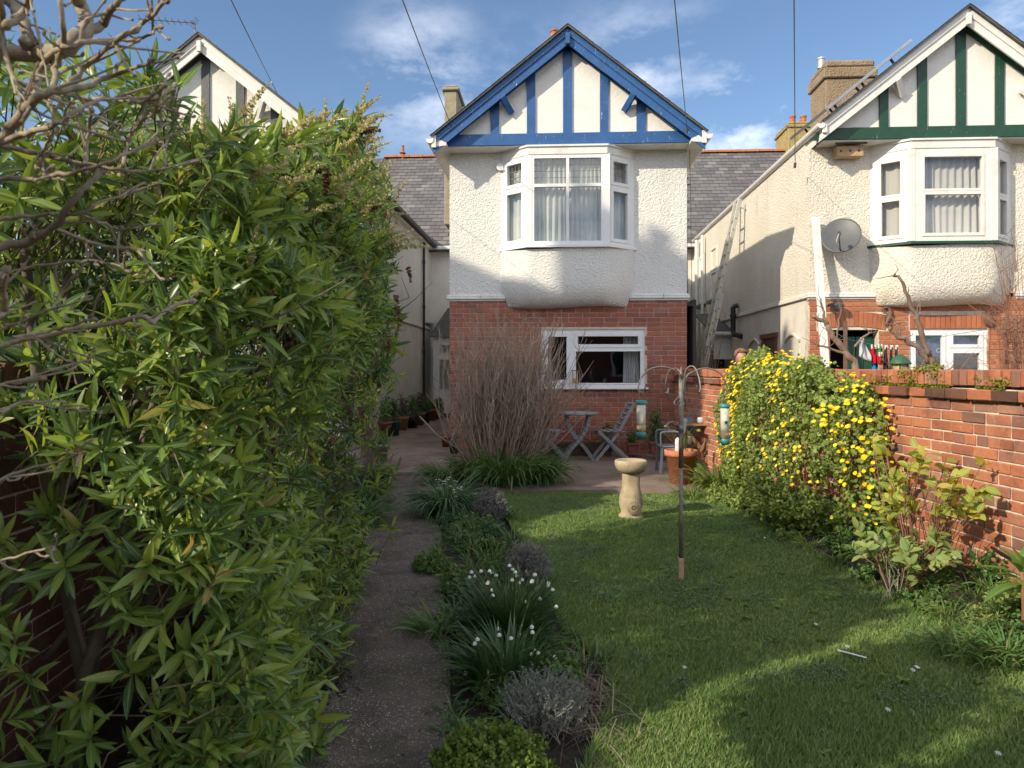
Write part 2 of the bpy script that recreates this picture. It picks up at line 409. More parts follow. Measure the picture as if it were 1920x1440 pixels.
def slate_mat():
    t = NT('slate'); col = t.ramp(t.rand(), [(0, (.105, .10, .105)), (.5, (.135, .128, .13)), (.85, (.16, .152, .15)), (1, (.20, .19, .18))])
    col = t.mix(t.map(t.noise(6, 8, .75), .55, .7, 0, .4), col, (.20, .19, .15))
    return t.fin(col, .72, t.bump(t.noise(60, 5), .003), None, .3)
MT['slate'] = slate_mat()
MT['slate_side'] = plain('slate_dark', (.07, .07, .075), .75, .2, 8, .004, 25, dirt=(.13, .13, .05), dscale=4, damt=.8)
MT['ridge'] = plain('ridge_tile', (.36, .12, .05), .85, .3, 12, .004, 60, dirt=(.35, .27, .06), dscale=8, damt=.8)
MT['chimney_render'] = dash_mat('chimney_render', (.33, .25, .17), (.25, .185, .12), 30, .03, (.14, .12, .08), .6)
MT['chimney_grey'] = plain('chimney_grey', (.30, .26, .18), .9, .2, 9, .006, 60, dirt=(.25, .24, .1), dscale=5, damt=.6)
MT['terracotta'] = plain('terracotta', (.44, .155, .075), .8, .15, 8, .002, 70, dirt=(.5, .36, .26), dscale=6, damt=.4)
MT['terracotta_dark'] = plain('terracotta_dark', (.24, .08, .05), .85, .2, 8, .002, 70, dirt=(.2, .16, .12), dscale=6, damt=.5)
MT['soil'] = plain('soil', (.035, .025, .018), .95, .4, 18, .02, 30)
MT['soil_pale'] = plain('soil_pale', (.12, .085, .055), .95, .4, 18, .015, 30, dirt=(.05, .035, .02), dscale=5, damt=.7)

# ------------------------------------------------------------------ the setting: ground, lawn, path, patio, beds
def structure(o): o['kind'] = 'structure'; return o
mb = MB(); mb.add([(-220, -60, -.09), (220, -60, -.09), (220, 420, -.09), (-220, 420, -.09)], [(0, 1, 2, 3)])
structure(mb.build('ground', MT['soil_pale']))
LAWN_L = [(1.0, .25), (2.2, .28), (2.8, .30), (3.3, .46), (3.7, .50), (4.3, .31), (5.0, .27), (5.7, .20), (6.8, .05), (8.0, -.10), (8.4, -.14), (9.2, -.15)]
LAWN_R = [(1.0, 2.9), (2.6, 2.78), (3.8, 2.60), (4.4, 2.50), (5.25, 2.40), (6.2, 2.39), (7.24, 2.36), (8.0, 2.28), (8.57, 2.15), (9.2, 2.1)]
def itp(tab, y):
    return np.interp(y, [t[0] for t in tab], [t[1] for t in tab])
WX0, WY0, WD = 3.086, 4.5, -.0714       # right garden wall line: x = WX0 + WD * (y - WY0)
def wall_r(y): return WX0 + WD * (y - WY0)
def wall_l(y): return -1.90 + WD * (y - 2.8)
def path_l(y): return -.83 - .115 * (y - 2.8)
def path_r(y): return -.205 - .112 * (y - 2.8)
def surf(name, fx0, fx1, y0, y1, zf, mat, nx=24, ny=60, disp=.0):
    V = []; F = []
    for j in range(ny + 1):
        y = y0 + (y1 - y0) * j / ny
        for i in range(nx + 1):
            x = fx0(y) + (fx1(y) - fx0(y)) * i / nx
            V.append((x, y, zf(x, y) + disp * mnoise.noise(Vector((x * 1.7, y * 1.7, 0)))))
    for j in range(ny):
        for i in range(nx):
            a = j * (nx + 1) + i; F.append((a, a + 1, a + nx + 2, a + nx + 1))
    return structure(MB().add(V, F).build(name, mat, smooth=True))
t = NT('lawn_ground'); c = t.ramp(t.noise(9, 6, .7), [(.3, (.07, .10, .03)), (.7, (.12, .17, .05))]); MT['lawn_ground'] = t.fin(c, .95, t.bump(t.noise(120, 3), .01))
def bedz(x, y):
    d = max(0.0, min(1.0, (x - float(itp(LAWN_R, y))) / max(.15, wall_r(y) - float(itp(LAWN_R, y)))))
    return .004 + .17 * d ** .8
surf('lawn', lambda y: float(itp(LAWN_L, y)), lambda y: float(itp(LAWN_R, y)), 1.0, 9.1, lambda x, y: 0.0, MT['lawn_ground'], disp=.012)
surf('flower_bed_soil', lambda y: float(itp(LAWN_R, y)) - .02, lambda y: wall_r(y) + .02, 1.0, 9.4, bedz, MT['soil'], nx=10, disp=.02)
surf('border_soil', lambda y: path_r(y) - .02, lambda y: float(itp(LAWN_L, y)) + .03, 1.0, 8.7, lambda x, y: -.012, MT['soil'], nx=8, disp=.012)
surf('hedge_soil', lambda y: wall_l(y) - .02, lambda y: path_l(y) + .02, .8, 11.0, lambda x, y: -.008, MT['soil'], nx=8, disp=.015)
# the path: a slab of dark exposed-aggregate concrete
t = NT('aggregate')
c = t.ramp(t.noise(4, 6, .65), [(.3, (.090, .068, .055)), (.7, (.17, .132, .108))])
v = t.voro(95, 'F1'); rc = t.voro(95, 'F1', 'Color'); sp = t.new('ShaderNodeSeparateColor'); t.l.new(rc, sp.inputs[0])
pick = t.math('GREATER_THAN', sp.outputs[0], .62); inside = t.math('LESS_THAN', v, .0042 * 95)
c = t.mix(t.math('MULTIPLY', pick, inside), c, t.ramp(sp.outputs[1], [(0, (.20, .17, .15)), (.7, (.32, .28, .25)), (1, (.55, .5, .46))]))
c = t.mix(t.map(t.noise(1.4, 8, .75), .48, .66, 0, .7), c, (.05, .055, .022))
c = t.mix(t.map(t.noise(.8, 7, .7, dist=1.2), .56, .6, 0, .4), c, (.035, .03, .027))
wp_ = t.new('ShaderNodeVectorMath', operation='ADD'); t.l.new(t.pos(), wp_.inputs[0]); nz_ = t.new('ShaderNodeTexNoise'); nz_.inputs['Scale'].default_value = 3.5; nz_.inputs['Detail'].default_value = 6; t.l.new(t.pos(), nz_.inputs['Vector']); t.l.new(nz_.outputs['Color'], wp_.inputs[1])
cr = t.voro(.85, 'DISTANCE_TO_EDGE', vec=wp_.outputs[0]); c = t.mix(t.map(cr, .0, .007, .85, 0), c, (.012, .014, .008))
MT['aggregate'] = t.fin(c, .78, t.bump(v, -.006, 1, t.bump(t.noise(3), .01)), None, .35)
V = []; F = []; ny = 50
for j in range(ny + 1):
    y = .8 + (10.35 - .8) * j / ny; w = .008 * math.sin(y * 5)
    a, b = path_l(y) - .02, path_r(y) + w
    V += [(a, y, .022), (b - .015, y, .022), (b, y, .010), (b + .004, y, -.05)]
for j in range(ny):
    for i in range(3):
        a = 4 * j + i; F.append((a, a + 1, a + 5, a + 4))
structure(MB().add(V, F).build('path', MT['aggregate']))
# patio of worn brown concrete, a small step up, with a concrete edge
t = NT('patio_concrete')
c = t.ramp(t.noise(2.2, 7, .7), [(.3, (.16, .115, .09)), (.55, (.24, .18, .145)), (.75, (.32, .25, .20))])
c = t.mix(t.map(t.noise(38, 4, .8), .56, .7, 0, .6), c, (.26, .21, .18))
c = t.mix(t.map(t.noise(.9, 6, .7), .52, .66, 0, .6), c, (.055, .06, .025))
MT['patio'] = t.fin(c, .88, t.bump(t.noise(60, 5, .7), .004), None, .3)
step_y = 10.35
V = []; F = []; K = 40
pts_front = []
for i in range(K + 1):
    x = -2.6 + 5.4 * i / K
    if x < -1.0: y = step_y
    elif x < -.2: y = step_y + (8.75 - step_y) * ((x + 1.0) / .8) ** 1.5
    else: y = 8.75 + .25 * math.sin(max(0, (x + .2)) / 2.4 * math.pi) * .6
    pts_front.append((x, y))
for x, y in pts_front: V += [(x, y, -.03), (x, y, .05 if y < 9.3 else .062), (x, max(y + .02, 11.7), .14), (x, 12.4, .142)]
for i in range(K):
    for q in range(3): a = 4 * i + q; F.append((a, a + 4, a + 5, a + 1))
structure(MB().add(V, F).build('patio', MT['patio']))
mb = MB(); mb.box((-1.52, step_y - .04, .045), (.62, .07, .055), None, .008); structure(mb.build('step_edge', plain('step_edge', (.20, .18, .165), .85, .2, 10, .003, 60)))
# the yard between the houses and beyond
mb = MB(); a = [W(-3.6, -.6, .125), W(0, -.0, .137), W(0, 9.8, .14), W(-3.6, 9.8, .14)]; mb.add(a, [(0, 1, 2, 3)]); structure(mb.build('alley_paving', MT['patio']))
mb = MB(); a = [W(3.7, -3.5, .03), W(11, -3.5, .03), W(11, 9.8, .03), W(3.7, 9.8, .03)]; mb.add(a, [(0, 1, 2, 3)]); structure(mb.build('yard_paving', MT['patio']))

# ------------------------------------------------------------------ brickwork
def brick_meshes(mat, L=.215, D=.07, h=.065, n=5, chip=.003):
    out = []
    for k in range(n):
        b = MB().box((0, 0, 0), (L, D, h), None, .0035 + .002 * random.random())
        b.v = [(x + random.uniform(-chip, chip) * .6, y + random.uniform(-chip, chip) * .5, z + random.uniform(-chip, chip) * .5) for x, y, z in b.v]
        me = bpy.data.meshes.new('brick'); me.from_pydata(b.v, [], b.f); me.materials.append(mat); out.append(me)
    return out
def brickwork(parent, x0, x1, z0, z1, holes, mat, limit=300, key=None, depth=.07, jit=.002, course=.075, L=.215, keep=None, yfun=None, headers=()):
    """stretcher bond facing -y at y = 0; the first `limit` bricks by `key` are objects of their own"""
    rects = []; zc = z0; row = 0
    while zc + .04 < z1:
        h = min(course - .010, z1 - zc)
        hd = row in headers
        l0 = .1025 if hd else L
        x = x0 - (row % 2) * (l0 + .01) / 2 - (0.03 if hd else 0)
        while x < x1:
            l = l0 if (hd or random.random() > .06) else .1025
            a, b = max(x, x0), min(x + l, x1); x += l + .01
            segs = [(a, b)]
            for (ha, hb, hz0, hz1) in holes:
                if zc + h > hz0 + .01 and zc < hz1 - .01:
                    ns = []
                    for (p, q) in segs:
                        if q <= ha or p >= hb: ns.append((p, q)); continue
                        if p < ha - .005: ns.append((p, ha - .004))
                        if q > hb + .005: ns.append((hb + .004, q))
                    segs = ns
            for (p, q) in segs:
                if q - p > .025 and (keep is None or keep((p + q) / 2, zc)): rects.append(((p + q) / 2, zc + h / 2, q - p, h))
        zc += course; row += 1
    if key: rects.sort(key=key)
    ms = brick_meshes(mat, D=depth); rest = MB()
    for i, (x, z, l, h) in enumerate(rects):
        y = depth / 2 + random.uniform(-jit, jit) + (yfun(x, z) if yfun else 0)
        rz = random.uniform(-.006, .006)
        if i < limit:
            o = bpy.data.objects.new('brick', random.choice(ms)); o.parent = parent; o.location = (x, y, z); o.scale = (l / .215, 1, h / .065)
            o.rotation_euler = (random.uniform(-.012, .012) * jit * 200, 0, rz); COL.objects.link(o)
        else: rest.box((x, y, z), (l, depth, h), None, .004, random.random())
    if rest.v: rest.build('brickwork', mat, parent, kind='stuff')
def slab(mb, x0, x1, z0, z1, holes, y0, y1):
    xs = sorted({x0, x1} | {c for h in holes for c in h[:2] if x0 < c < x1}); zs = sorted({z0, z1} | {c for h in holes for c in h[2:] if z0 < c < z1})
    for i in range(len(xs) - 1):
        run = None
        for j in range(len(zs) - 1):
            cx, cz = (xs[i] + xs[i + 1]) / 2, (zs[j] + zs[j + 1]) / 2
            inside = any(h[0] < cx < h[1] and h[2] < cz < h[3] for h in holes)
            if not inside: run = [zs[j], zs[j + 1]] if run is None else [run[0], zs[j + 1]]
            if (inside or j == len(zs) - 2) and run: mb.span((xs[i], y0, run[0]), (xs[i + 1], y1, run[1])); run = None
    return mb
def xform(mb, M): mb.v = [tuple(M @ Vector(p)) for p in mb.v]; return mb

def curtain(parent, M, x0, x1, z0, z1, mat, y=.10, waves=9, amp=.018, name='curtain', gather=True):
    n = max(14, int(waves * 8)); V = []; F = []; ph = random.random() * 6; ph2 = random.random() * 6
    rows = 9
    for j in range(rows + 1):
        f = j / rows
        for i in range(n + 1):
            s = i / n
            a = math.sin(s * waves * 2 * math.pi + ph + .9 * math.sin(s * 5 + ph2) + .25 * f) * amp * (1 if f < .9 else .6) + .4 * amp * math.sin(s * waves * 5.1 + ph2)
            V.append((x0 + (x1 - x0) * s + .01 * math.sin(f * 3 + s * 9), y + a, z0 + (z1 - z0) * f))
    for j in range(rows):
        for i in range(n):
            a = j * (n + 1) + i; F.append((a, a + 1, a + n + 2, a + n + 1))
    m = MB().add(V, F); xform(m, M); return m.build(name, mat, parent, smooth=True)
def facing(A, B):
    """matrix taking x along A->B, y inwards (away from the viewer), z up, origin A (2-D points)"""
    A = Vector((A[0], A[1], 0)); B = Vector((B[0], B[1], 0)); x = (B - A).normalized(); z = Vector((0, 0, 1)); y = z.cross(x)
    return Matrix(((x.x, y.x, z.x, A.x), (x.y, y.y, z.y, A.y), (x.z, y.z, z.z, 0), (0, 0, 0, 1))), (B - A).length
def window(parent, A, B, z0, z1, cells, mat, name='window_frame', fd=.07, frame_parent_name=None, glass=True, proud=.012, lead=None, panes_parent=None):
    """cells: (x0, x1, z0, z1, sash, leaded) in metres from A; one frame mesh, each pane an object"""
    M, Lw = facing(A, B)
    mb = slab(MB(), 0, Lw, z0, z1, [(c[0], c[1], c[2], c[3]) for c in cells], 0, fd)
    for c in cells:
        x0, x1, a, b, sb = c[:5]
        if sb > 0:
            y0, y1 = -proud, fd * .8
            mb.span((x0 - .006, y0, a - .006), (x0 + sb, y1, b + .006), .004); mb.span((x1 - sb, y0, a - .006), (x1 + .006, y1, b + .006), .004)
            mb.span((x0 + sb, y0 + .001, a - .0055), (x1 - sb, y1, a + sb), .004); mb.span((x0 + sb, y0 + .001, b - sb), (x1 - sb, y1, b + .0055), .004)
    xform(mb, M); fr = mb.build(name, mat, parent)
    pp = parent if panes_parent == 'parent' else fr
    for c in cells:
        x0, x1, a, b, sb = c[:5]
        g = MB().span((x0 + sb, fd * .42, a + sb), (x1 - sb, fd * .42 + .004, b - sb)); xform(g, M); g.build('pane', MT['glass'], pp)
        if len(c) > 5 and c[5]:
            l = MB(); nx, nz = c[5]
            for i in range(1, nx): x = x0 + sb + (x1 - x0 - 2 * sb) * i / nx; l.span((x - .004, fd * .42 - .005, a + sb), (x + .004, fd * .42 - .001, b - sb))
            for i in range(1, nz): z = a + sb + (b - a - 2 * sb) * i / nz; l.span((x0 + sb, fd * .42 - .0045, z - .004), (x1 - sb, fd * .42 - .0012, z + .004))
            xform(l, M); l.build('leading', MT['lead'], pp)
    return fr, M, Lw

def fabric(name, c, trans=.35):
    t = NT(name); col = t.ramp(t.noise(5, 3), [(.3, tuple(x * .92 for x in c)), (.7, c)]); t.fin(col, .9, t.bump(t.noise(300, 2), .0006), None, .1)
    tr = t.new("ShaderNodeBsdfTranslucent"); t.l.new(col, tr.inputs[0]); ms = t.new("ShaderNodeMixShader"); ms.inputs[0].default_value = trans
    t.l.new(t.b.outputs[0], ms.inputs[1]); t.l.new(tr.outputs[0], ms.inputs[2]); t.l.new(ms.outputs[0], t.out.inputs[0]); return t.m
MT['curtain_green'] = fabric('curtain_green', (.78, .80, .76)); MT['curtain_grey'] = fabric('curtain_grey', (.80, .77, .73)); MT['net'] = fabric('net_curtain', (.5, .52, .54), .5)
MT['curtain_blue'] = fabric('curtain_blue', (.05, .10, .33)); MT['curtain_white'] = fabric('curtain_white', (.7, .7, .7))

HROT = -math.asin(SA)
SLOPE = .79
class Wing:
    """one house of the row: a gabled rear wing with a bay window"""
    def __init__(s, name, label, cat, uc, hw, eh, apex_z, timber, barge, dash, side_dash, brick, side=None, bayx=0.0):
        s.uc, s.hw, s.eh, s.az = uc, hw, eh, apex_z; s.dash = dash; s.sd = side_dash
        s.root = thing(name, label, cat, W(uc, 0, 0), HROT, 'houses of the gabled row'); r = s.root
        # upper wall: front slab and two side walls
        mb = slab(MB(), -hw, hw, 2.66, 4.97, [(bayx - .96, bayx + .96, 3.41, 4.80)], 0, .24); mb.build('upper_wall', dash, r)
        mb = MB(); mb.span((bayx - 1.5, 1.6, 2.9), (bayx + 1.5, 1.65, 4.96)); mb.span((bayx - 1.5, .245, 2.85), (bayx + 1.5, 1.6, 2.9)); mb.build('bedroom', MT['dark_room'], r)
        for sg in (-1, 1):
            mb = MB(); mb.span((sg * hw, .24, 2.66), (sg * (hw - .24), 9.8, 5.12)); mb.build('side_wall', side_dash, r)
            mb = MB(); mb.span((sg * (hw - .002), .242, 0), (sg * (hw - .25), 9.8, 2.66)); mb.build('lower_side_wall', MT['render_cream'], r)
        # moulded string course
        z = 2.60
        for (x0, x1) in ((-hw - .045, -.97), (.97, hw + .045)):
            mb = MB(); x = x0
            while x < x1 - .01:
                xe = min(x + .55, x1); mb.span((x, -.045, z), (xe - .004, .06, z + .038), .006); mb.span((x, -.03, z + .038), (xe - .004, .06, z + .072), .01); x = xe
            mb.span((x0 + .02, -.018, z - .03), (x1 - .02, .06, z), .004)
            mb.build('string_course', MT['white_paint'], r)
        for sg in (-1, 1):
            mb = MB(); mb.span((sg * (hw - .05), .062, z), (sg * (hw + .045), 9.7, z + .04), .006); mb.span((sg * (hw - .05), .062, z + .04), (sg * (hw + .02), 9.7, z + .085), .01); mb.build('side_string_course', MT['render_cream'], r)
        # gable: white panel, posts, tie beam, soffit
        vp = -.30; zt = 5.13; za = apex_z - .10
        mb = MB(); hb = (za - zt) / SLOPE; mb.prism([(-hb, vp, zt - .02), (hb, vp, zt - .02), (0, vp, za - .02)], (0, .28, 0)); mb.build('gable_panel', MT['gable_white'], r)
        for k in range(-2, 3):
            x = k * .565; top = za - abs(x) * SLOPE - .07 * SLOPE
            if top - zt < .15: continue
            b = MB(); w = .068 + random.uniform(-.004, .004); yf = vp - .028
            b.prism([(x - w, yf, zt + .004), (x + w, yf, zt + .004), (x + w, yf, top - (w * SLOPE if x >= 0 else -w * SLOPE)), (x - w, yf, top + (w * SLOPE if x >= 0 else -w * SLOPE))] if abs(x) > .01 else
                    [(-w, yf, zt + .004), (w, yf, zt + .004), (w, yf, top - .05), (-w, yf, top - .05)], (0, .03, 0)); b.build('timber_post', timber, r)
        b = MB(); tb = (za - 4.97) / SLOPE - .02; b.prism([(-tb, vp - .045, 4.965), (tb, vp - .045, 4.965), (tb - .19, vp - .045, zt + .01), (-tb + .19, vp - .045, zt + .01)], (0, .06, 0)); b.build('tie_beam', timber, r)
        # raking timbers just under the verge
        for sg in (-1, 1):
            b = MB(); b.prism([(0, vp - .026, za - .03), (sg * (tb - .22), vp - .026, zt + .012), (sg * (tb - .22) - sg * .11, vp - .026, zt + .012), (0, vp - .026, za - .13)], (0, .024, 0)); b.build('raking_timber', timber, r)
        b = MB(); b.span((-eh + .02, vp - .02, 4.945), (eh - .02, .02, 4.963)); b.build('soffit', MT['white_paint'], r)
        # bargeboards in two layers, notched at the apex
        vb = -.52
        for sg in (-1, 1):
            b = MB(); x1 = eh + .035; zf = apex_z - x1 * SLOPE
            def para(off, dep, y0, y1, xe=0.0):
                b.prism([(0, y0, apex_z - off), (sg * (x1 - xe), y0, zf - off + xe * SLOPE), (sg * (x1 - xe), y0, zf - off - dep + xe * SLOPE), (0, y0, apex_z - off - dep)], (0, y1 - y0, 0))
            para(.012, .105, vb, vb + .03); para(.105, .15, vb + .022, vb + .05, .0)
            b.build('bargeboard', barge, r)
            b = MB(); para(.04, .07, vb + .05, vp - .05); b.build('verge_soffit', MT['white_paint'] if barge == MT['white_paint'] else barge, r)
            xb = sg * 1.03; zb = apex_z - .26 - abs(xb) * SLOPE   # purlin-end bracket
            b = MB(); b.bar((xb - sg * .02, vb + .04, zb + .05), (xb + sg * -.17 * .0 - sg * .16, vp - .02, zb - .16), .085, .10, (sg * .6, 0, .8), .006); b.build('bracket', barge, r)
        b = MB(); b.bar((0, vb - .012, apex_z - .10), (0, vb - .012, apex_z - .27), .07, .05, (0, 1, 0), .006); b.build('apex_block', barge, r)
        # roof
        for sg in (-1, 1):
            xe = eh + .05; b = MB(); zz = apex_z + .022
            b.prism([(0, vb - .05, zz), (sg * xe, vb - .05, zz - xe * SLOPE), (sg * xe, vb - .05, zz - xe * SLOPE - .028), (0, vb - .05, zz - .032)], (0, 12.2, 0))
            k = 0.0
            while k < 12.0:      # slate courses seen on the verge edge
                k += 13
            b.build('roof_slope', MT['slate_side'], r)
            n = 22
            e = MB()
            for i in range(n):
                xa, xb2 = xe * i / n, xe * (i + 1) / n + .02
                e.bar((sg * xa, vb - .028, zz + .006 - xa * SLOPE), (sg * xb2, vb - .028, zz + .012 - xb2 * SLOPE), .06, .008, (0, 0, 1), 0)
            e.build('verge_slates', MT['slate_side'], r)
        s.gutters()
    def gutters(s):
        hw, eh = s.hw, s.eh
        for sg in (-1, 1):
            zg = s.az - (eh + .06) * SLOPE - .03
            b = MB(); x = sg * (eh + .075); prof = [(math.cos(a) * .058, math.sin(a) * .058) for a in [math.pi + i * math.pi / 8 for i in range(9)]]
            b.prism([(x + c[0], -.55, zg + c[1]) for c in prof] + [(x + .058, -.55, zg + .012), (x - .058, -.55, zg + .012)], (0, 10.3, 0)); b.build('gutter', s.gut_mat(sg), s.root)
            b = MB(); b.span((sg * (eh + .02), -.50, zg - .09), (sg * (eh + .038), 9.8, zg + .06)); b.build('fascia', s.gut_mat(sg), s.root)
            b = MB(); b.prism([(sg * (eh + .018), -.50, zg - .10), (sg * (eh + .018), -.50, zg + .05), (sg * (hw - .02), -.50, 4.97), (sg * (hw - .02), -.50, 4.93)], (0, 10.2, 0)); b.build('eaves_soffit', MT['white_paint'], s.root)
            b = MB(); b.span((sg * (eh - .02), -.535, zg - .12), (sg * (eh + .05), -.50, zg + .07), .004); b.build('eaves_box', MT['white_paint'], s.root)
    def gut_mat(s, sg): return MT['white_plastic']
    def bay(s, frame, curtain_mat, sill_mat, xc=0.0, sash=False):
        r = s.root; hwf, hww, pj = .60, 1.055, .38
        # roughcast belly with a rounded underside
        secs = [(3.36, 1.0, 1.0), (3.1, 1.0, 1.0), (2.85, 1.0, 1.0), (2.72, .97, .985), (2.62, .88, .95), (2.54, .72, .915), (2.49, .52, .90), (2.465, .30, .89), (2.46, .0, .89)]
        V = []; F = []
        plan0 = [(-hww, .0), (-hww + .02, -.06), (-hwf - .10, -.30), (-hwf - .03, -.345), (-hwf + .05, -.36), (-.3, -.362), (0, -.363), (.3, -.362), (hwf - .05, -.36), (hwf + .03, -.345), (hwf + .10, -.30), (hww - .02, -.06), (hww, 0)]
        for z, ky, kx in secs:
            for x, y in plan0: V.append((xc + x * kx, y * ky + .0, z + .02 * math.sin(x * 3)))
        n = len(plan0)
        for j in range(len(secs) - 1):
            for i in range(n - 1): a = j * n + i; F.append((a, a + n, a + n + 1, a + 1))
        base = MB().add(V, F).build('bay_window', s.dash, r, smooth=True)
        # sill
        def ring(off, z0, z1, mat, nm):
            pts = [(-hww - off, .02), (-hww - off, -.0), (-hwf - off * .7, -pj - off), (hwf + off * .7, -pj - off), (hww + off, -.0), (hww + off, .02)]
            b = MB(); b.prism([(xc + x, y, z0) for x, y in pts], (0, 0, z1 - z0)); return b.build(nm, mat, base)
        ring(.045, 3.362, 3.40, sill_mat, 'sill')
        ring(.012, 4.80, 4.94, MT['white_paint'], 'head_board'); ring(.035, 4.915, 4.943, MT['white_paint'], 'cornice')
        z0, z1 = 3.402, 4.80
        L = (xc - hww, 0); A = (xc - hwf, -pj); B = (xc + hwf, -pj); Rr = (xc + hww, 0)
        def corner(p):
            b = MB(); b.box((p[0], p[1] + .045, (z0 + z1) / 2), (.11, .10, z1 - z0 - .004), None, .006); b.build('corner_post', frame, base)
        corner(A); corner(B)
        if not sash:
            m = .055; w = 1.2; zt = z0 + (z1 - z0) * .655
            cells = [(m + .03, w / 2 - .022, z0 + .06, zt - .02, .0), (w / 2 + .022, w - m - .03, z0 + .06, zt - .02, 0), (m + .03, w / 2 - .022, zt + .03, z1 - .06, 0, (7, 4)), (w / 2 + .022, w - m - .03, zt + .03, z1 - .06, 0, (7, 4))]
            window(base, A, B, z0, z1, cells, frame)
            for (p, q) in ((L, A), (B, Rr)):
                M, Lw = facing(p, q)
                window(base, p, q, z0, z1, [(.09, Lw - .10, z0 + .055, zt - .03, .05), (.09, Lw - .10, zt + .02, z1 - .05, .05, (4, 3))], frame)
                curtain(base, M, .03, Lw - .02, z0 + .02, z1 - .03, curtain_mat, .13, 5)
            M, Lw = facing(A, B)
            curtain(base, M, .06, .60, z0 + .02, z1 - .03, curtain_mat, .14, 7); curtain(base, M, .62, 1.15, z0 + .02, z1 - .03, curtain_mat, .15, 7)
        else:
            w = 1.2; zt = z0 + (z1 - z0) * .53
            window(base, A, B, z0, z1, [(.15, w - .15, z0 + .08, zt, .045), (.15, w - .15, zt + .012, z1 - .10, .035)], frame)
            for (p, q) in ((L, A), (B, Rr)):
                M, Lw = facing(p, q)
                window(base, p, q, z0, z1, [(.12, Lw - .12, z0 + .07, zt - .05, .05), (.12, Lw - .12, zt - .04, z1 - .12, .04)], frame)
                curtain(base, M, .03, Lw - .02, z0 + .02, z1 - .03, curtain_mat, .14, 4)
            M, Lw = facing(A, B)
            curtain(base, M, .06, 1.15, z0 + .02, z1 - .03, curtain_mat, .15, 11)
        return base

MT['posts_grey'] = MT['greydark']
# ---- the middle house: blue gable
C = Wing('gabled_house', 'white roughcast house with blue timbered gable above a red brick ground floor', 'house', 1.885, 1.885, 2.04, 6.70, MT['blue'], MT['blue'], MT['dash'], MT['dash'], MT['brick_front'])
Cu = 1.885
C.bay(MT['upvc'], MT['curtain_green'], MT['upvc'])
# ground floor: brick round the wide window, with a room behind
wx0, wz1 = Rp(1015, 618, 0.02); wx1, wz0 = Rp(1209, 726, 0.02); wx0 -= Cu; wx1 -= Cu
hole = (wx0, wx1, wz0, wz1)
gw = MB(); slab(gw, -1.885, 1.885, .0, 2.60, [hole], .012, .24); gwall = gw.build('ground_floor_wall', MT['mortar_pink'], C.root)
def key_mid(rt): return -rt[1] * 1.0 + abs(rt[0] - .9) * .35
brickwork(gwall, -1.885, 1.885, .06, 2.60, [hole], MT['brick_front'], 300, key_mid, depth=.07, jit=.0015)
ww = wx1 - wx0; wzh = wz1 - wz0
c1 = .37; zt = wz0 + wzh * .645
fr, M, Lw = window(C.root, (wx0, .035), (wx1, .035), wz0, wz1, [(.055, c1 * ww - .15, wz0 + .06, wz1 - .06, .055), (c1 * ww - .07, ww - .055, wz0 + .05, zt - .01, .015), (c1 * ww - .07, ww - .055, zt + .04, wz1 - .06, .05)], MT['upvc'], 'window')
b = MB(); b.span((wx0 - .03, -.065, wz0 - .035), (wx1 + .05, .03, wz0 - .002), .006); b.build('sill', MT['upvc'], fr)
b = MB()
for (a0, a1) in (((wx0 - .5, .45, wz0 - .9), (wx1 + .5, .46, wz0 - .02)), ((wx0 - .8, 2.9, 0), (wx1 + .8, 2.95, 2.6)), ((wx0 - .85, .25, 0), (wx0 - .8, 2.95, 2.6)), ((wx1 + .8, .25, 0), (wx1 + .85, 2.95, 2.6)), ((wx0 - .8, .25, 2.5), (wx1 + .8, 2.95, 2.55)), ((wx0 - .8, .25, .02), (wx1 + .8, 2.95, .06))): b.span(a0, a1)
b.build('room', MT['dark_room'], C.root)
Mi, _ = facing((wx0, .035), (wx1, .035))
curtain(fr, Mi, ww - .33, ww - .06, wz0 - .0, wz1 - .03, MT['curtain_white'], .17, 5); curtain(fr, Mi, .05, .17, wz0, wz1 - .03, MT['curtain_white'], .17, 3)
b = MB(); b.tube([(1.2, -.02, .25), (1.3, -.025, 1.1), (1.34, -.02, 1.9)], .004, 5); b.build('cable', MT['lead'], C.root)

# ---- the left house: white timber posts, grey
Lc = Wing('gabled_house', 'white house with grey posts in its gable, mostly hidden behind the tall hedge', 'house', -3.87, 1.92, 2.05, 6.72, MT['greydark'], MT['white_paint'], MT['dash'], MT['dash'], MT['brick_front'])
Lc.gut = None
b = MB(); b.span((-1.92, 0, 0), (1.92, .24, 2.6)); b.build('ground_floor_wall', MT['render_white'], Lc.root)
Lc.bay(MT['upvc'], MT['curtain_grey'], MT['upvc'])
for o in [o for o in Lc.root.children if o.name.startswith(('gutter', 'fascia'))]: o.data.materials[0] = MT['black']
b = MB()
def dp(x, y, z0, z1, r_=.036):
    b.tube([(x, y, z1), (x, y, z0)], r_, 10)
    for k in range(4): z = z0 + (z1 - z0) * (k + .5) / 4; b.tube([(x, y, z - .05), (x, y, z + .05)], r_ * 1.25, 10)
yy = 8.3; dp(1.92 + .07, yy, .1, 5.0); b.build('downpipe', MT['black'], Lc.root)
for (y0_, z0_) in ((3.2, 3.9), (8.9, 3.55)):
    b = MB(); b.span((1.90, y0_, z0_ - .7), (1.935, y0_ + .8, z0_ + .45)); b.span((1.9, y0_ - .05, z0_ - .78), (2.02, y0_ + .85, z0_ - .70), .01); b.build('side_window', MT['white_paint'], Lc.root)

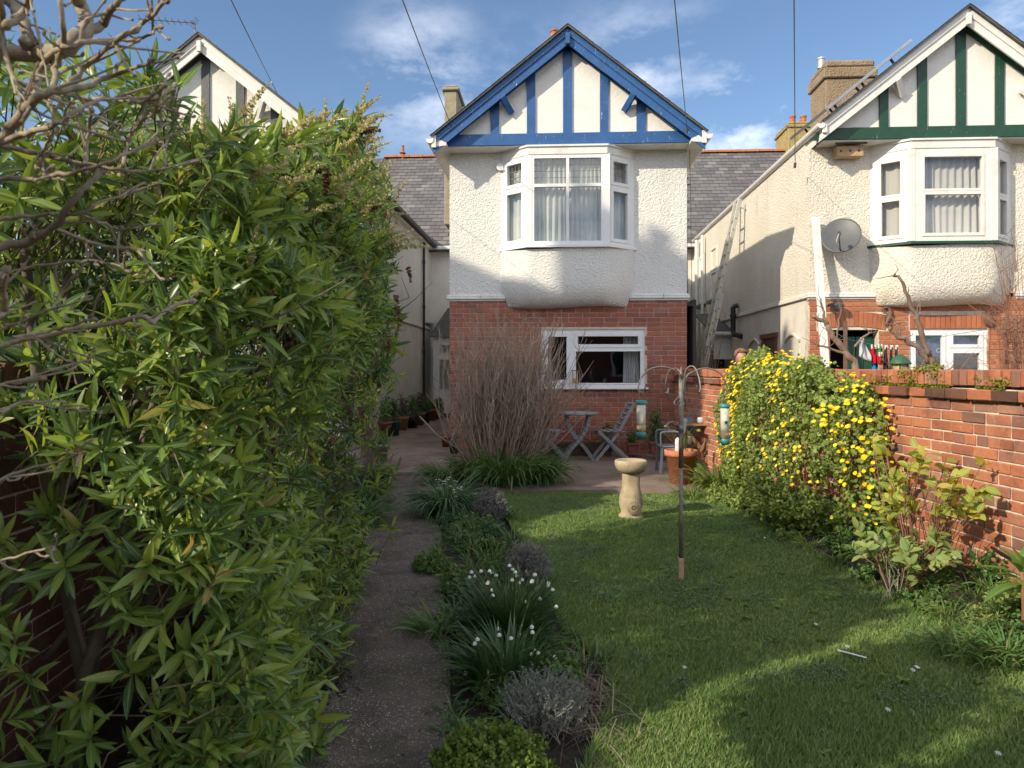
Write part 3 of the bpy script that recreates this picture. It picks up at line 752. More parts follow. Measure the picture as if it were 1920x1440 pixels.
# ---- the right house: green timbers, white bargeboards
Rr_ = Wing('gabled_house', 'cream roughcast house with green timbered gable, satellite dish and white sash bay', 'house', 7.79, 2.12, 2.06, 6.84, MT['green'], MT['white_paint'], MT['dash_cream'], MT['dash_cream'], MT['brick_right'], bayx=Ru(1787, -.38) - 7.79)
Ru_ = 7.79
Rr_.bay(MT['white_paint'], MT['curtain_grey'], MT['green'], xc=Ru(1787, -.38) - Ru_, sash=True)
d0, _ = Rp(1557, 620, 0); d1, dz = Rp(1648, 618, 0); d0 -= Ru_; d1 -= Ru_
q0, qz1 = Rp(1706, 617, 0); q1, qz0 = Rp(1851, 716, 0); q0 -= Ru_; q1 -= Ru_
door_h = (d0, d1, 0, dz); win_h = (q0, q1, qz0, qz1)
gw = MB(); slab(gw, -2.12, 2.12, 0, 2.6, [door_h, win_h], .012, .22); gwall_r = gw.build('ground_floor_wall', MT['mortar'], Rr_.root)
arch = (d0 - .22, d1 + .14, dz, dz + .28)
brickwork(gwall_r, -2.12, 2.12, .06, 2.62, [door_h, win_h, arch, (q0 - .02, q1 + .02, qz1, qz1 + .22)], MT['brick_right'], 300, lambda rt: -rt[1], depth=.07, jit=.0015)
b = MB(); n = 15                                             # brick arch over the door, one piece per brick
for i in range(n):
    f = (i + .5) / n; x = d0 - .2 + (d1 - d0 + .32) * f; zz = dz + .02 + .06 * (1 - (2 * f - 1) ** 2) - .03
    b2 = MB(); b2.box((x, .033, zz + .115), (.066, .07, .235), Matrix.Rotation((f - .5) * .35, 3, 'Y'), .004, random.random()); b2.build('arch_brick', MT['brick_right'], gwall_r)
n = 15
for i in range(n):
    x = q0 + (q1 - q0) * (i + .5) / n; b2 = MB(); b2.box((x, .033, qz1 + .11), ((q1 - q0) / n - .008, .07, .21), None, .004); b2.build('lintel_brick', MT['brick_right'], gwall_r)
fw = q1 - q0
fr, M, Lw = window(Rr_.root, (q0, .03), (q1, .03), qz0, qz1, [(.05, fw * .47 - .0, qz0 + .05, qz1 - .05, .05), (fw * .47 + .07, fw - .05, qz0 + .05, qz0 + (qz1 - qz0) * .6, .05), (fw * .47 + .07, fw - .05, qz0 + (qz1 - qz0) * .6 + .04, qz1 - .05, .05)], MT['upvc'], 'window')
curtain(fr, M, .06, fw - .05, qz1 - .42, qz1 - .05, MT['curtain_blue'], .12, 8, .008, 'blind')
b = MB()
for i in range(3):
    for k in range(2):
        a = [(.16 + .17 * i + .05 * math.cos(q * .55) * (1 - q * .07), .108, qz1 - .34 + .04 * k * 0 + .05 * math.sin(q * .55) * (1 - q * .07)) for q in range(12)]
    b.tube(a, .006, 4)
xform(b, M); b.build('swirl_pattern', MT['curtain_white'], fr)
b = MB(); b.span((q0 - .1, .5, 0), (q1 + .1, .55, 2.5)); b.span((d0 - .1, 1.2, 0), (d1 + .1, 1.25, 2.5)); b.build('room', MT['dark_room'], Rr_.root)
b = MB(); dg = NT('x'); bpy.data.materials.remove(dg.m)
dm = (d0 + d1) / 2
for i in range(4):
    x = dm - .05 + i * .13; b2 = MB(); b2.span((x, .16, .05), (x + .122, .19, dz - .10), .006); b2.build('door_board', MT['green'], Rr_.root)
# side wall things of the right house (local x = -2.12)
sx = -2.12
def side_local(px, py):      # point on the side wall
    k = (px - CX) / FPX; u = Ru_ + sx; v = ((X0 + u * CA) - k * (Y0 - u * SA)) / (k * CA - SA)
    return v, EYE + (HY - py) / FPX * (Y0 - u * SA + v * CA)
v1, z1 = side_local(1447, 650); b = MB(); v1 -= .35
b.span((sx - .03, v1, .1), (sx + .02, v1 + .12, 2.05), .004); b.span((sx - .03, v1 + .85, .1), (sx + .02, v1 + .97, 2.05), .004); b.span((sx - .035, v1 - .06, 2.05), (sx + .02, v1 + 1.05, 2.14), .004)
b.build('side_door_frame', plain('brown_wood', (.20, .075, .04), .8, .3, 10), Rr_.root)
b = MB(); b.span((sx - .004, v1 + .12, .1), (sx + .02, v1 + .85, 2.05)); b.build('side_door', plain('brown_door', (.14, .07, .05), .8, .3, 10), Rr_.root)
for px in (1416, 1487):
    v2, z2 = side_local(px, 650); b = MB(); b.span((sx - .006, v2 - .35, 1.2), (sx + .02, v2 + .35, 1.95), .0); b.build('blocked_opening', MT['render_cream'], Rr_.root)
    b = MB(); b.tube([(sx - .02, v2 - .38 + .76 * i / 8, 1.95 + .12 * math.sin(math.pi * i / 8)) for i in range(9)], .03, 5); b.build('arch_moulding', MT['render_cream'], Rr_.root)
v3, z3 = side_local(1385, 580); b = MB(); zz = z3 + .05
b.tube([(sx - .12, v3, zz), (sx - .12, v3, zz - .52), (sx - .12, v3 - .10, zz - .60), (sx - .04, v3 - .28, zz - .64), (sx, v3 - .34, zz - .66)], .055, 10); b.tube([(sx - .12, v3, zz), (sx - .02, v3, zz + .04)], .05, 8)
b.tube([(sx - .12, v3, zz - .22), (sx - .12, v3, zz - .16)], .07, 10); b.build('flue_pipe', MT['black'], Rr_.root)
# white box pipe and vent pipe at the far end
b = MB(); b.tube([(sx - .10, 8.8, 5.0), (sx - .10, 8.8, .1)], .05, 8); b.tube([(sx - .1, 8.0, 5.0), (sx - .1, 8.0, .1)], .04, 8); b.build('white_downpipe', MT['white_plastic'], Rr_.root)
b = MB(); b.tube([(sx - .35, 9.1, 4.7), (sx - .35, 9.1, 5.55)], .055, 10); b.tube([(sx - .35, 9.1, 4.72), (sx - .35, 9.1, .1)], .065, 10); b.build('vent_pipe', MT['grey_pipe'], Rr_.root)
for (ya, za_) in ((6.6, 3.9), (8.1, 3.9)):
    M, _ = facing((sx - .02, ya + .75), (sx - .02, ya)); fr, _, _ = window(Rr_.root, (sx - .02, ya + .75), (sx - .02, ya), za_ - .7, za_ + .65, [(.06, .69, za_ - .64, za_, .03), (.06, .69, za_ + .04, za_ + .59, .03)], MT['white_paint'], 'window')
    b = MB(); b.span((sx - .12, ya - .05, za_ - .78), (sx - .0, ya + .8, za_ - .70), .006); b.build('sill', MT['green'], fr)
# small bird box under the eave, a nest box
nb = thing('nest_box', 'pale wooden nest box with three holes fixed below the eaves of the green timbered house', 'nest box', W(Ru_ - 1.78, -.02, 4.72), HROT)
x0, z0 = Rp(1566, 293, -.12); x1, z1 = Rp(1616, 277, -.12)
wood_pale = plain('pale_wood', (.46, .30, .17), .75, .25, 14, .002, 60)
def loc(parent, u, v, z): return (u - 0, v, z)
oc = W(0, 0, 0)
class LB(MB):
    """an MB written in row coordinates (u, v, z) that is put into a thing standing at W(u0, v0, z0)"""
    def put(self, name, mat, root, u0, v0, z0, **k):
        self.v = [(p[0] - u0, p[1] - v0, p[2] - z0) for p in self.v]; return self.build(name, mat, root, **k)
un, vn, zn = Ru_ - 1.78, -.02, 4.72
ub0, zb0 = x0, z0
b = LB(); b.span((x0, -.19, zb0 - .02), (x1, -.03, z1 + .02), .004); b.put('box_body', wood_pale, nb, un, vn, zn)
b = LB(); b.prism([(x0 - .03, -.25, z1 + .02), (x0 - .03, -.03, z1 + .10), (x0 - .03, -.03, z1 + .12), (x0 - .03, -.25, z1 + .04)], (x1 - x0 + .06, 0, 0)); b.put('box_roof', MT['slate_side'], nb, un, vn, zn)
b = LB()
for k in (.15, .5, .82): xx = x0 + (x1 - x0) * k; b.tube([(xx, -.192, (zb0 + z1) / 2), (xx, -.18, (zb0 + z1) / 2)], .02, 10)
b.put('entrance_hole', MT['black'], nb, un, vn, zn)

# ---- main range behind: wall, slates, ridge (belongs to the middle house on both sides of its wing)
VE, ZE, VR, ZR = 9.8, 5.22, 13.6, 8.78
def main_range(house, uc, ua, ub, strips, top=None):
    r = house.root; top = top or ZR
    b = MB(); b.span((ua - uc, VE, 0), (ub - uc, VE + .25, ZE - .02)); b.build('rear_wall', MT['render_white'], r)
    sl = (top - ZE) / (VR - VE)
    b = MB(); b.prism([(ua - uc, VE - .28, ZE - .30 * sl), (ua - uc, VR, top - .03), (ua - uc, VR, top - .12), (ua - uc, VE - .28, ZE - .30 * sl - .09)], (ub - ua, 0, 0)); 
    b.prism([(ua - uc, VR, top - .03), (ua - uc, VR + 4, top - 3.5), (ua - uc, VR + 4, top - 3.6), (ua - uc, VR, top - .12)], (ub - ua, 0, 0)); roof = b.build('main_roof', MT['slate_side'], r)
    # slates on the strips that show
    up = Vector((0, VR - VE, top - ZE)).normalized(); nrm = Vector((0, -up.z, up.y)); ln = math.hypot(VR - VE, top - ZE) + .3
    rects = []
    for (sa, sb) in strips:
        row = 0; d = 0.0
        while d < ln:
            x = sa - (row % 2) * .15
            while x < sb:
                a0, a1 = max(x, sa), min(x + .295, sb); x += .30
                pv = W((a0 + a1) / 2, VE - .28 + up.y * (d + .1), ZE - .30 * sl + up.z * (d + .1)); qx = CX + FPX * pv.x / pv.y; qy = HY - FPX * (pv.z - EYE) / pv.y
                if not (725 < qx < 848 or (1286 < qx < 1500 and qy < 447 - (qx - 1327) * .864 + 22)): continue
                if a1 - a0 > .04: rects.append((a0 - uc, a1 - uc, d))
            d += .205; row += 1
    rest = MB(); base = Vector((0, VE - .28, ZE - .30 * sl)); me = None
    rects.sort(key=lambda q: -q[2] if False else random.random())
    for i, (a0, a1, d) in enumerate(rects):
        tilt = .035; p0 = base + up * d + nrm * (.022 + random.uniform(0, .004)); p1 = base + up * (d + .25) + nrm * .008
        if d + .25 > ln: p1 = base + up * (ln) + nrm * .012
        q = [Vector((a0 + .003, p0.y, p0.z)), Vector((a1 - .003, p0.y, p0.z)), Vector((a1 - .003, p1.y, p1.z)), Vector((a0 + .003, p1.y, p1.z))]
        if i < 300:
            m = MB(); m.prism(q, nrm * .007); o = m.build('slate', MT['slate'], roof)
        else: rest.prism(q, nrm * .007, random.random())
    if rest.v: rest.build('slating', MT['slate'], roof, kind='stuff')
    n = int((ub - ua) / .45)
    vis = [(s0, s1) for s0, s1 in strips]
    k = 0
    for i in range(n):
        x = ua + (ub - ua) * i / n; xe = ua + (ub - ua) * (i + 1) / n - .012
        if not any(xe > s0 - .3 and x < s1 + .3 for s0, s1 in vis): continue
        m = MB(); pr = [(.13 * math.cos(a), .10 * math.sin(a)) for a in [math.pi * q / 6 for q in range(7)]]
        m.prism([(x - uc, VR + c[0], top - .03 + c[1] + random.uniform(0, .008)) for c in pr], (xe - x, 0, 0), random.random()); m.build('ridge_tile', MT['ridge'], roof)
    b = MB(); b.span((ua - uc, VE - .36, ZE - .30), (ub - uc, VE - .26, ZE - .20), .02); b.build('rear_gutter', MT['white_plastic'], r)
    return roof
main_range(C, Cu, -4.2, 9.9, [(-4.0, -.1), (3.87, 9.85)])
main_range(Lc, -3.87, -9, -4.22, [], ZR)
main_range(Rr_, Ru_, 9.92, 14, [], ZR)
# small rear bay with a slate lean-to roof in the left gap
x0, zt_ = Rp(812, 640, 8.6); x1, zb_ = Rp(846, 738, 8.6); rt = Rz(608, x0, 8.9)
b = MB(); slab(b, x0 - Cu, x0 + 1.2 - Cu, .1, zt_ + .1, [(x0 + .08 - Cu, x0 + 1.1 - Cu, zb_, zt_)], 8.6, 8.7); b.span((x0 - Cu, 8.7, .1), (x0 + .08 - Cu, 9.8, zt_ + .1)); small = b.build('rear_bay', MT['white_paint'], C.root)
b = MB(); b.prism([(x0 - .1 - Cu, 8.5, zt_ + .11), (x0 + .25 - Cu, 9.8, rt + .5), (x0 + 1.25 - Cu, 9.8, rt + .5), (x0 + 1.25 - Cu, 8.5, zt_ + .11)], (0, .03, .05)); b.build('rear_bay_roof', MT['slate_side'], small)
fr, M, _ = window(small, (x0 + .08 - Cu, 8.62), (x0 + 1.1 - Cu, 8.62), zb_, zt_, [(.05, .95, zb_ + .06, zb_ + (zt_ - zb_) * .68, .05), (.05, .95, zb_ + (zt_ - zb_) * .75, zt_ - .06, .05)], MT['upvc'])
curtain(small, M, .03, .98, zb_ + .03, zt_ - .03, MT['net'], .12, 9, .01)
b = MB(); b.span((x0 - Cu, 8.55, .0), (x0 + 1.2 - Cu, 8.6, .25)); b.build('plinth', MT['black'], small)
# lean-to shed in the right gap
ls = thing('lean_to_shed', 'small lean-to with grey slate roof and dark opening beside the ladder', 'shed', W(4.9, 5.5, 0), HROT)
xa, za = Rp(1338, 632, 5.2); xb, zb2 = Rp(1396, 632, 5.2)
b = LB(); b.span((xa, 5.2, za - .5), (xb + .15, 5.26, za + .1)); b.span((xb - .05, 5.2, .05), (xb + .15, 5.26, za - .5)); b.put('fascia_board', MT['white_paint'], ls, 4.9, 5.5, 0)
b = LB(); b.prism([(xa - .1, 5.05, za + .10), (xb + .2, 5.05, za + .10), (xb + .2, 7.0, za + .62), (xa - .1, 7.0, za + .62)], (0, -.01, .04)); b.put('shed_roof', MT['slate_side'], ls, 4.9, 5.5, 0)
b = LB(); b.tube([(xa - .1, 5.02, za + .07), (xb + .2, 5.02, za + .07)], .045, 8); b.put('shed_gutter', MT['white_plastic'], ls, 4.9, 5.5, 0)
b = LB(); b.span((xa - .05, 5.9, .05), (xb + .1, 5.95, za - .3)); b.span((xa - .05, 5.3, .05), (xa, 5.9, za - .3)); b.put('shed_interior', MT['black'], ls, 4.9, 5.5, 0)
b = LB(); b.tube([(xb - .02, 5.1, za + .05), (xb - .02, 5.1, .1)], .035, 8); b.put('shed_downpipe', MT['black'], ls, 4.9, 5.5, 0)

# ---- chimneys
def chimney(label, px0, px1, pytop, v, depth, mat, cap, pots, z0=4.5, pm=None):
    ua, zt = Rp(px0, pytop, v); ub, _ = Rp(px1, pytop, v)
    r = thing('chimney', label, 'chimney', W((ua + ub) / 2, v, z0), HROT, 'chimneys of the row'); uc, w = (ua + ub) / 2, ub - ua
    b = MB(); b.span((-w / 2, 0, 0), (w / 2, depth, zt - z0 - cap), .02); b.build('stack', mat, r)
    b = MB(); b.span((-w / 2 - .05, -.05, zt - z0 - cap), (w / 2 + .05, depth + .05, zt - z0 - cap * .45), .02); b.span((-w / 2 - .01, -.01, zt - z0 - cap * .45), (w / 2 + .01, depth + .01, zt - z0), .05); b.build('chimney_cap', mat, r)
    for (x, y, rr, h) in pots:
        b = MB(); b.lathe([(rr * 1.1, 0), (rr, .04), (rr * .92, h * .8), (rr * 1.12, h * .86), (rr * 1.12, h), (rr * .8, h), (rr * .75, h * .5)], (x, y, zt - z0), 14); b.build('chimney_pot', pm or MT['ridge'], r)
    return r
chimney('slim buff chimney stack behind the left slope of the blue gable', 833, 857, 160, 3.6, .95, MT['chimney_grey'], .12, [])
chimney('broad brown roughcast chimney behind the solar panel', 1548, 1640, 112, 3.6, .9, MT['chimney_render'], .38, [(-.42, .45, .07, .22)], pm=plain('metal_pot', (.5, .48, .42), .4, .2, 5, metal=.6))
chimney('far mossy chimney between the wide stack and the slate roof', 1478, 1532, 228, 13.2, 1.4, plain('mossy_render', (.34, .26, .10), .9, .3, 9, .01, 40, dirt=(.30, .12, .06)), .2, [(-.2, .4, .10, .3), (.15, .4, .10, .3)])
pot = chimney('short round chimney pot just showing over the blue gable ridge', 1029, 1050, 72, 13.0, .5, MT['ridge'], .1, [(0, .2, .13, .35)], z0=7.5)
chimney('small terracotta vent on the left ridge', 752, 757, 284, 13.5, .12, MT['ridge'], .05, [(0, .06, .05, .22)], z0=8.6)

# ------------------------------------------------------------------ garden walls
def garden_wall(name, label, x_a, y_a, x_b, y_b, zbase, ztop, mat, key, limit, coping=True, flip=False, below=0.0):
    """local x runs from a to b, the seen face is local -y"""
    L = math.hypot(x_b - x_a, y_b - y_a); ang = math.atan2(y_b - y_a, x_b - x_a)
    r = thing(name, label, 'garden wall', (x_a, y_a, 0), ang, 'garden boundary walls')
    zc = ztop - (.114 if coping else 0) - .012
    m = MB(); m.span((0, .009, -.1), (L, .225, zc)); wcore = m.build('wall_core', MT['mortar'], r)
    n = int((zc + .06) / .075); z0 = zc - n * .075
    top = z0 + (n - 1) * .075
    # the top course is dark and stands proud; the fifth below it is a course of headers
    holes = []
    brickwork(wcore, 0, L, z0, top, [], mat, limit, key, depth=.09, jit=.0045, headers=(n - 5, n - 10, n - 15))
    x = 0.0; xs = []
    while x < L: l = min(.215, L - x); xs.append((x + l / 2, l)); x += .225
    ms = brick_meshes(MT['brick_dark'], .215, .12, .067, 4, .005); ms_light = brick_meshes(mat, .215, .12, .067, 3, .006)
    for (xc, l) in xs:
        o = bpy.data.objects.new('oversailing_brick', random.choice(ms if random.random() > .3 else ms_light)); o.parent = r; o.location = (xc, .040 - .027 * (random.random() > .3), top + .036); o.scale.x = l / .215; COL.objects.link(o)
    ms = brick_meshes(MT['brick_garden'] if mat == MT['brick_garden'] else mat, .066, .235, .105, 5, .004); x = .04; k = 0
    while coping and x < L - .03 and k < 300:
        o = bpy.data.objects.new('coping_brick', random.choice(ms)); o.parent = r; o.location = (x, .095 + random.uniform(-.006, .006), ztop - .056 + random.uniform(-.004, .004)); o.rotation_euler = (0, random.uniform(-.02, .02), 0); COL.objects.link(o); x += .078; k += 1
    return r, wcore
ys, ye = 2.2, 11.9
rw, rwc = garden_wall('garden_wall', 'sunlit red brick boundary wall on the right with an upright brick coping', wall_r(ye), ye, wall_r(ys), ys, .0, 1.49, MT['brick_garden'], lambda rt: abs(rt[0] - 6.6), 300)
m = MB(); m.prism([(0.0, .0, 1.352), (9.7, .0, 1.352), (9.7, .2, 1.375), (0, .2, 1.375)], (0, 0, .012)); m.build('mortar_bed', MT['mortar'], rw)
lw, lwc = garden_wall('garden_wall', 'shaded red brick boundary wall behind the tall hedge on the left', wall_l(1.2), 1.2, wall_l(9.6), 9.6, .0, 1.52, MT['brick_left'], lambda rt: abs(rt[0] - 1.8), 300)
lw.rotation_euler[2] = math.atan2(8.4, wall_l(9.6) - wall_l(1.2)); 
# moss and small weeds on the right coping
MT['moss'] = foliage('moss', [(0, (.13, .17, .02)), (.5, (.2, .24, .03)), (1, (.3, .28, .05))], rough=.9, trans=.2)
def scatter_disc(n, c, r, z): 
    a = rng.random(n) * 2 * np.pi; q = np.sqrt(rng.random(n)) * r
    return np.stack([c[0] + q * np.cos(a), c[1] + q * np.sin(a), np.full(n, z)], 1)
def wall_weeds():
    P_ = []; 
    for (px, py, n) in ((1668, 708, 50), (1700, 700, 90), (1712, 712, 90), (1757, 704, 70), (1838, 712, 50), (1878, 715, 120), (1650, 715, 50), (1755, 690, 150), (1730, 692, 120), (1775, 722, 60)):
        k = (px - CX) / FPX; y = (WX0 - WD * WY0) / (k - WD); x = k * y; z = EYE + (HY - py) / FPX * y
        q = rng.normal(0, 1, (n, 3)) * np.array([.02, .05, .014]); q[:, 0] = -np.abs(q[:, 0]) * .7 - .01
        P_.append(q + np.array([x, y, z]))
    P_ = np.concatenate(P_); n = len(P_); d = rng.normal(0, 1, (n, 3)) + np.array([-.8, 0, .4])
    leaves('wall_weeds', ROUND, P_, d, rng.normal(0, .5, (n, 3)) + np.array([-.4, 0, 1]), rng.uniform(.008, .02, n), MT['moss'])
wall_weeds()
# thin strip of moss along the ledge under the coping
n = 5000; yy = rng.uniform(3.9, 7.0, n); pos = np.stack([WX0 + WD * (yy - WY0) - .012 + rng.normal(0, .007, n), yy, 1.372 + rng.normal(0, .008, n)], 1)
kp = np.array([mnoise.noise(Vector((0, y * 2.3, 5))) for y in yy]) > -.12; pos = pos[kp]; n = len(pos)
leaves('ledge_moss', ROUND, pos, rng.normal(0, 1, (n, 3)), rng.normal(0, .6, (n, 3)) + [0, 0, 1], rng.uniform(.006, .016, n), MT['moss'])

# ------------------------------------------------------------------ a tall house off to the left whose shadow lies over the patio
SN = Vector((-math.cos(R(SUN_AZ)), math.sin(R(SUN_AZ)), 0)); ST = Vector((math.sin(R(SUN_AZ)), math.cos(R(SUN_AZ)), 0))
def ST_(s_, t_, z=0): return SN * s_ + ST * t_ + Vector((0, 0, z))
th = thing('town_house', 'tall white-rendered neighbouring house with slate roof standing beyond the left boundary', 'house', ST_(11, -10, 0), math.atan2(SN.y, SN.x))
HT = 12.45
m = MB(); m.span((-3.9, -3, 0), (5.5, 3, 9.9)); m.prism([(-3.9, -3, 9.9), (-3.9, 3, 9.9), (-3.9, 0, HT - .15)], (.2, 0, 0)); m.prism([(5.3, -3, 9.9), (5.3, 3, 9.9), (5.3, 0, HT - .15)], (.2, 0, 0)); m.build('rendered_body', MT['render_white'], th)
m = MB(); m.prism([(-4.05, -3.35, 9.72), (-4.05, 0, HT), (-4.05, 3.35, 9.72), (-4.05, 0, HT - .14)], (9.75, 0, 0)); m.build('roof', MT['slate_side'], th)
for xx, w, h in ((-2.75, 1.5, 1.35),):
    m = MB(); m.span((xx - w / 2, -.5, HT - 1.2), (xx + w / 2, .5, HT + h), .03); m.span((xx - w / 2 - .06, -.56, HT + h - .3), (xx + w / 2 + .06, .56, HT + h - .1), .02); m.build('chimney_stack', MT['brick_left'], th)
    for k in (-.45, 0, .45): m = MB(); m.lathe([(.14, 0), (.12, .3), (.15, .4), (.15, .45)], (xx + k, 0, HT + h), 12); m.build('chimney_pot', MT['ridge'], th)
for i in range(4):
    for k in range(3):
        for sy in (-1, 1):
            m = MB(); m.span((-3.6 + i * 2.4, sy * 2.99, 1 + k * 3), (-2.6 + i * 2.4, sy * 3.03, 2.6 + k * 3)); m.build('window', MT['white_paint'], th)

# ------------------------------------------------------------------ plant makers
def blades(N, base, r0, L, el, droop, width, K=6, az=None, lean=(0, 0)):
    """arching strap leaves: returns V, F, attrs"""
    a = rng.random(N) * 2 * np.pi if az is None else az
    q = np.sqrt(rng.random(N)) * r0; b = np.stack([base[0] + q * np.cos(a) , base[1] + q * np.sin(a), np.full(N, base[2])], 1)
    a2 = a + rng.normal(0, .5, N); ln = L * rng.uniform(.6, 1.1, N); e = R(1) * rng.normal(el, 9, N); dr = droop * rng.uniform(.5, 1.35, N)
    hx, hy = np.cos(a2), np.sin(a2); pts = [b]; cur = b.copy()
    for k in range(K):
        ee = e - dr * ((k + .5) / K) ** 1.3
        step = (ln / K)[:, None] * np.stack([np.cos(ee) * hx + lean[0] * .3, np.cos(ee) * hy + lean[1] * .3, np.sin(ee)], 1); cur = cur + step; pts.append(cur)
    pts = np.stack(pts, 1)                                  # N,K+1,3
    pts[:, :, 2] = np.maximum(pts[:, :, 2], .01 + base[2] * .6)
    t = np.linspace(0, 1, K + 1); w = width * np.minimum(1, (1 - t) * 2.6 + .02) * (.7 + .6 * np.minimum(t * 3, 1)) * .6
    side = np.stack([-hy, hx, np.zeros(N)], 1) + rng.normal(0, .25, (N, 3)); side /= np.linalg.norm(side, axis=1, keepdims=True)
    ws = (w[None, :] * rng.uniform(.7, 1.2, N)[:, None])[:, :, None]
    Lf = pts + side[:, None] * ws; Rt = pts - side[:, None] * ws; M_ = pts.copy(); M_[:, :, 2] -= ws[:, :, 0] * .5
    V = np.stack([Lf, M_, Rt], 2).reshape(-1, 3)
    f = []
    for k in range(K): a0 = 3 * k; f += [(a0, a0 + 1, a0 + 4, a0 + 3), (a0 + 1, a0 + 2, a0 + 5, a0 + 4)]
    F = np.array(f)[None] + (np.arange(N) * 3 * (K + 1))[:, None, None]
    return V, F.reshape(-1, 4), {'rnd': np.repeat(rng.random(N), 3 * (K + 1)), 'mid': np.tile([0, 1, 0], N * (K + 1))}
def sub(V, loc): return V - np.array(loc)[None]
def tuft(parent, name, data, mat, kind='stuff'):
    V, F, a = data; o = np_obj(name, V - np.array(parent.location)[None], F, mat, a, parent, kind); return o
G1 = [(0, (.07, .14, .035)), (.5, (.10, .19, .05)), (.9, (.14, .23, .06)), (1, (.22, .21, .08))]
MT['strap'] = foliage('strap_leaf', [(0, (.045, .11, .03)), (.5, (.075, .165, .045)), (.85, (.12, .21, .05)), (1, (.22, .2, .09))], rough=.42, trans=.25)
MT['strap_dark'] = foliage('snowflake_leaf', [(0, (.03, .08, .025)), (.6, (.055, .12, .04)), (1, (.09, .155, .055))], mid=(.09, .15, .06), rough=.35, trans=.25, midamt=.3)
MT['strap_pale'] = foliage('lily_leaf', [(0, (.10, .17, .035)), (.5, (.14, .22, .05)), (.9, (.2, .26, .07)), (1, (.40, .32, .12))], mid=(.32, .36, .16), rough=.4, trans=.3)
MT['leek'] = foliage('leek_leaf', [(0, (.055, .125, .045)), (.6, (.085, .175, .065)), (1, (.13, .21, .09))], rough=.4, trans=.25)
MT['silver'] = foliage('silver_leaf', [(0, (.15, .17, .14)), (.5, (.22, .24, .2)), (1, (.32, .33, .28))], rough=.9, trans=.15)
MT['lavender'] = foliage('lavender_leaf', [(0, (.13, .125, .13)), (.5, (.19, .18, .18)), (1, (.24, .22, .2))], rough=.9, trans=.15)
MT['weed'] = foliage('weed_leaf', G1, rough=.5, trans=.3)
MT['cress'] = foliage('moss_shrub_leaf', [(0, (.08, .14, .02)), (.5, (.13, .2, .03)), (1, (.2, .28, .05))], rough=.6, trans=.3)
MT['dry'] = foliage('dry_stalk', [(0, (.12, .085, .06)), (.5, (.20, .15, .11)), (1, (.32, .26, .19))], rough=.9, trans=.1)
MT['petal'] = foliage('white_petal', [(0, (.75, .78, .72)), (1, (.85, .87, .82))], rough=.5, trans=.35)
MT['stalk'] = plain('green_stalk', (.06, .12, .03), .5, .2, 10, 0)

def plant(name, label, cat, x, y, z=0.0, group=None): return thing(name, label, cat, (x, y, z), 0, group)
CL = 'drooping strap-leaf clumps'
p = plant('strap_leaf_clump', 'large mound of drooping green strap leaves at the foot of the bare brown shrub', 'plant', *G(965, 905)[:2], 0, CL)
for (px, py, r0, L, N) in ((955, 918, .26, .72, 320), (1010, 914, .18, .62, 240), (900, 908, .20, .62, 220), (960, 900, .3, .8, 240)):
    g = G(px, py); tuft(p, 'foliage', blades(N, (g.x, g.y, .05), r0, L, 74, 2.3, .012), MT['strap'])
p = plant('strap_leaf_clump', 'smaller mound of drooping strap leaves beside the path step', 'plant', *G(838, 905)[:2], 0, CL)
g = G(838, 908); tuft(p, 'foliage', blades(240, (g.x, g.y, .02), .2, .5, 68, 2.3, .010), MT['strap'])
p = plant('strap_leaf_clump', 'low strap leaves spilling onto the left edge of the path', 'plant', *G(700, 960)[:2], 0, CL)
for (px, py, N, L) in ((705, 905, 170, .42), (700, 945, 200, .45), (695, 985, 170, .4), (722, 900, 90, .35)):
    g = G(px, py); tuft(p, 'foliage', blades(N, (g.x - .12, g.y, .02), .17, L, 66, 2.2, .010), MT['strap'])
# white-flowered leek clump
def flower_umbel(parent, pos, n=7, r=.035, s=.016, name='flower_head'):
    b = MB(); pos = Vector(pos) - Vector(parent.location)
    for i in range(n):
        d = Vector((random.gauss(0, 1), random.gauss(0, 1), random.gauss(.2, .8))).normalized() * r * random.uniform(.5, 1)
        c = pos + d
        for k in range(5):
            a = k * 1.257 + random.random(); e = Vector((math.cos(a), math.sin(a), -.35)) * s
            sd = Vector((-math.sin(a), math.cos(a), 0)) * s * .35
            b.add([c, c + e * .6 + sd, c + e, c + e * .6 - sd], [(0, 1, 2, 3)], random.random())
    return b.build(name, MT['petal'], parent)
gl = G(838, 968); p = plant('leek_clump', 'arching green clump with small white flower heads at the path edge', 'plant', gl.x, gl.y)
tuft(p, 'foliage', blades(420, (gl.x, gl.y, .0), .17, .55, 74, 2.35, .010, 7), MT['leek'])
for (px, py) in ((822, 900), (832, 906), (845, 912), (853, 905), (824, 915), (855, 918), (862, 916), (848, 928), (855, 935), (880, 925), (890, 928), (838, 896)):
    q = P(px, py, gl.y + random.uniform(-.1, .1)); flower_umbel(p, q, 5, .03, .016)
    b = MB(); l0 = Vector(p.location); b.tube([Vector((gl.x, gl.y, .02)) - l0, (Vector((gl.x, gl.y, .3)) * .5 + q * .5) - l0 + Vector((0, 0, .06)), q - l0], .003, 4); b.build('flower_stem', MT['stalk'], p)
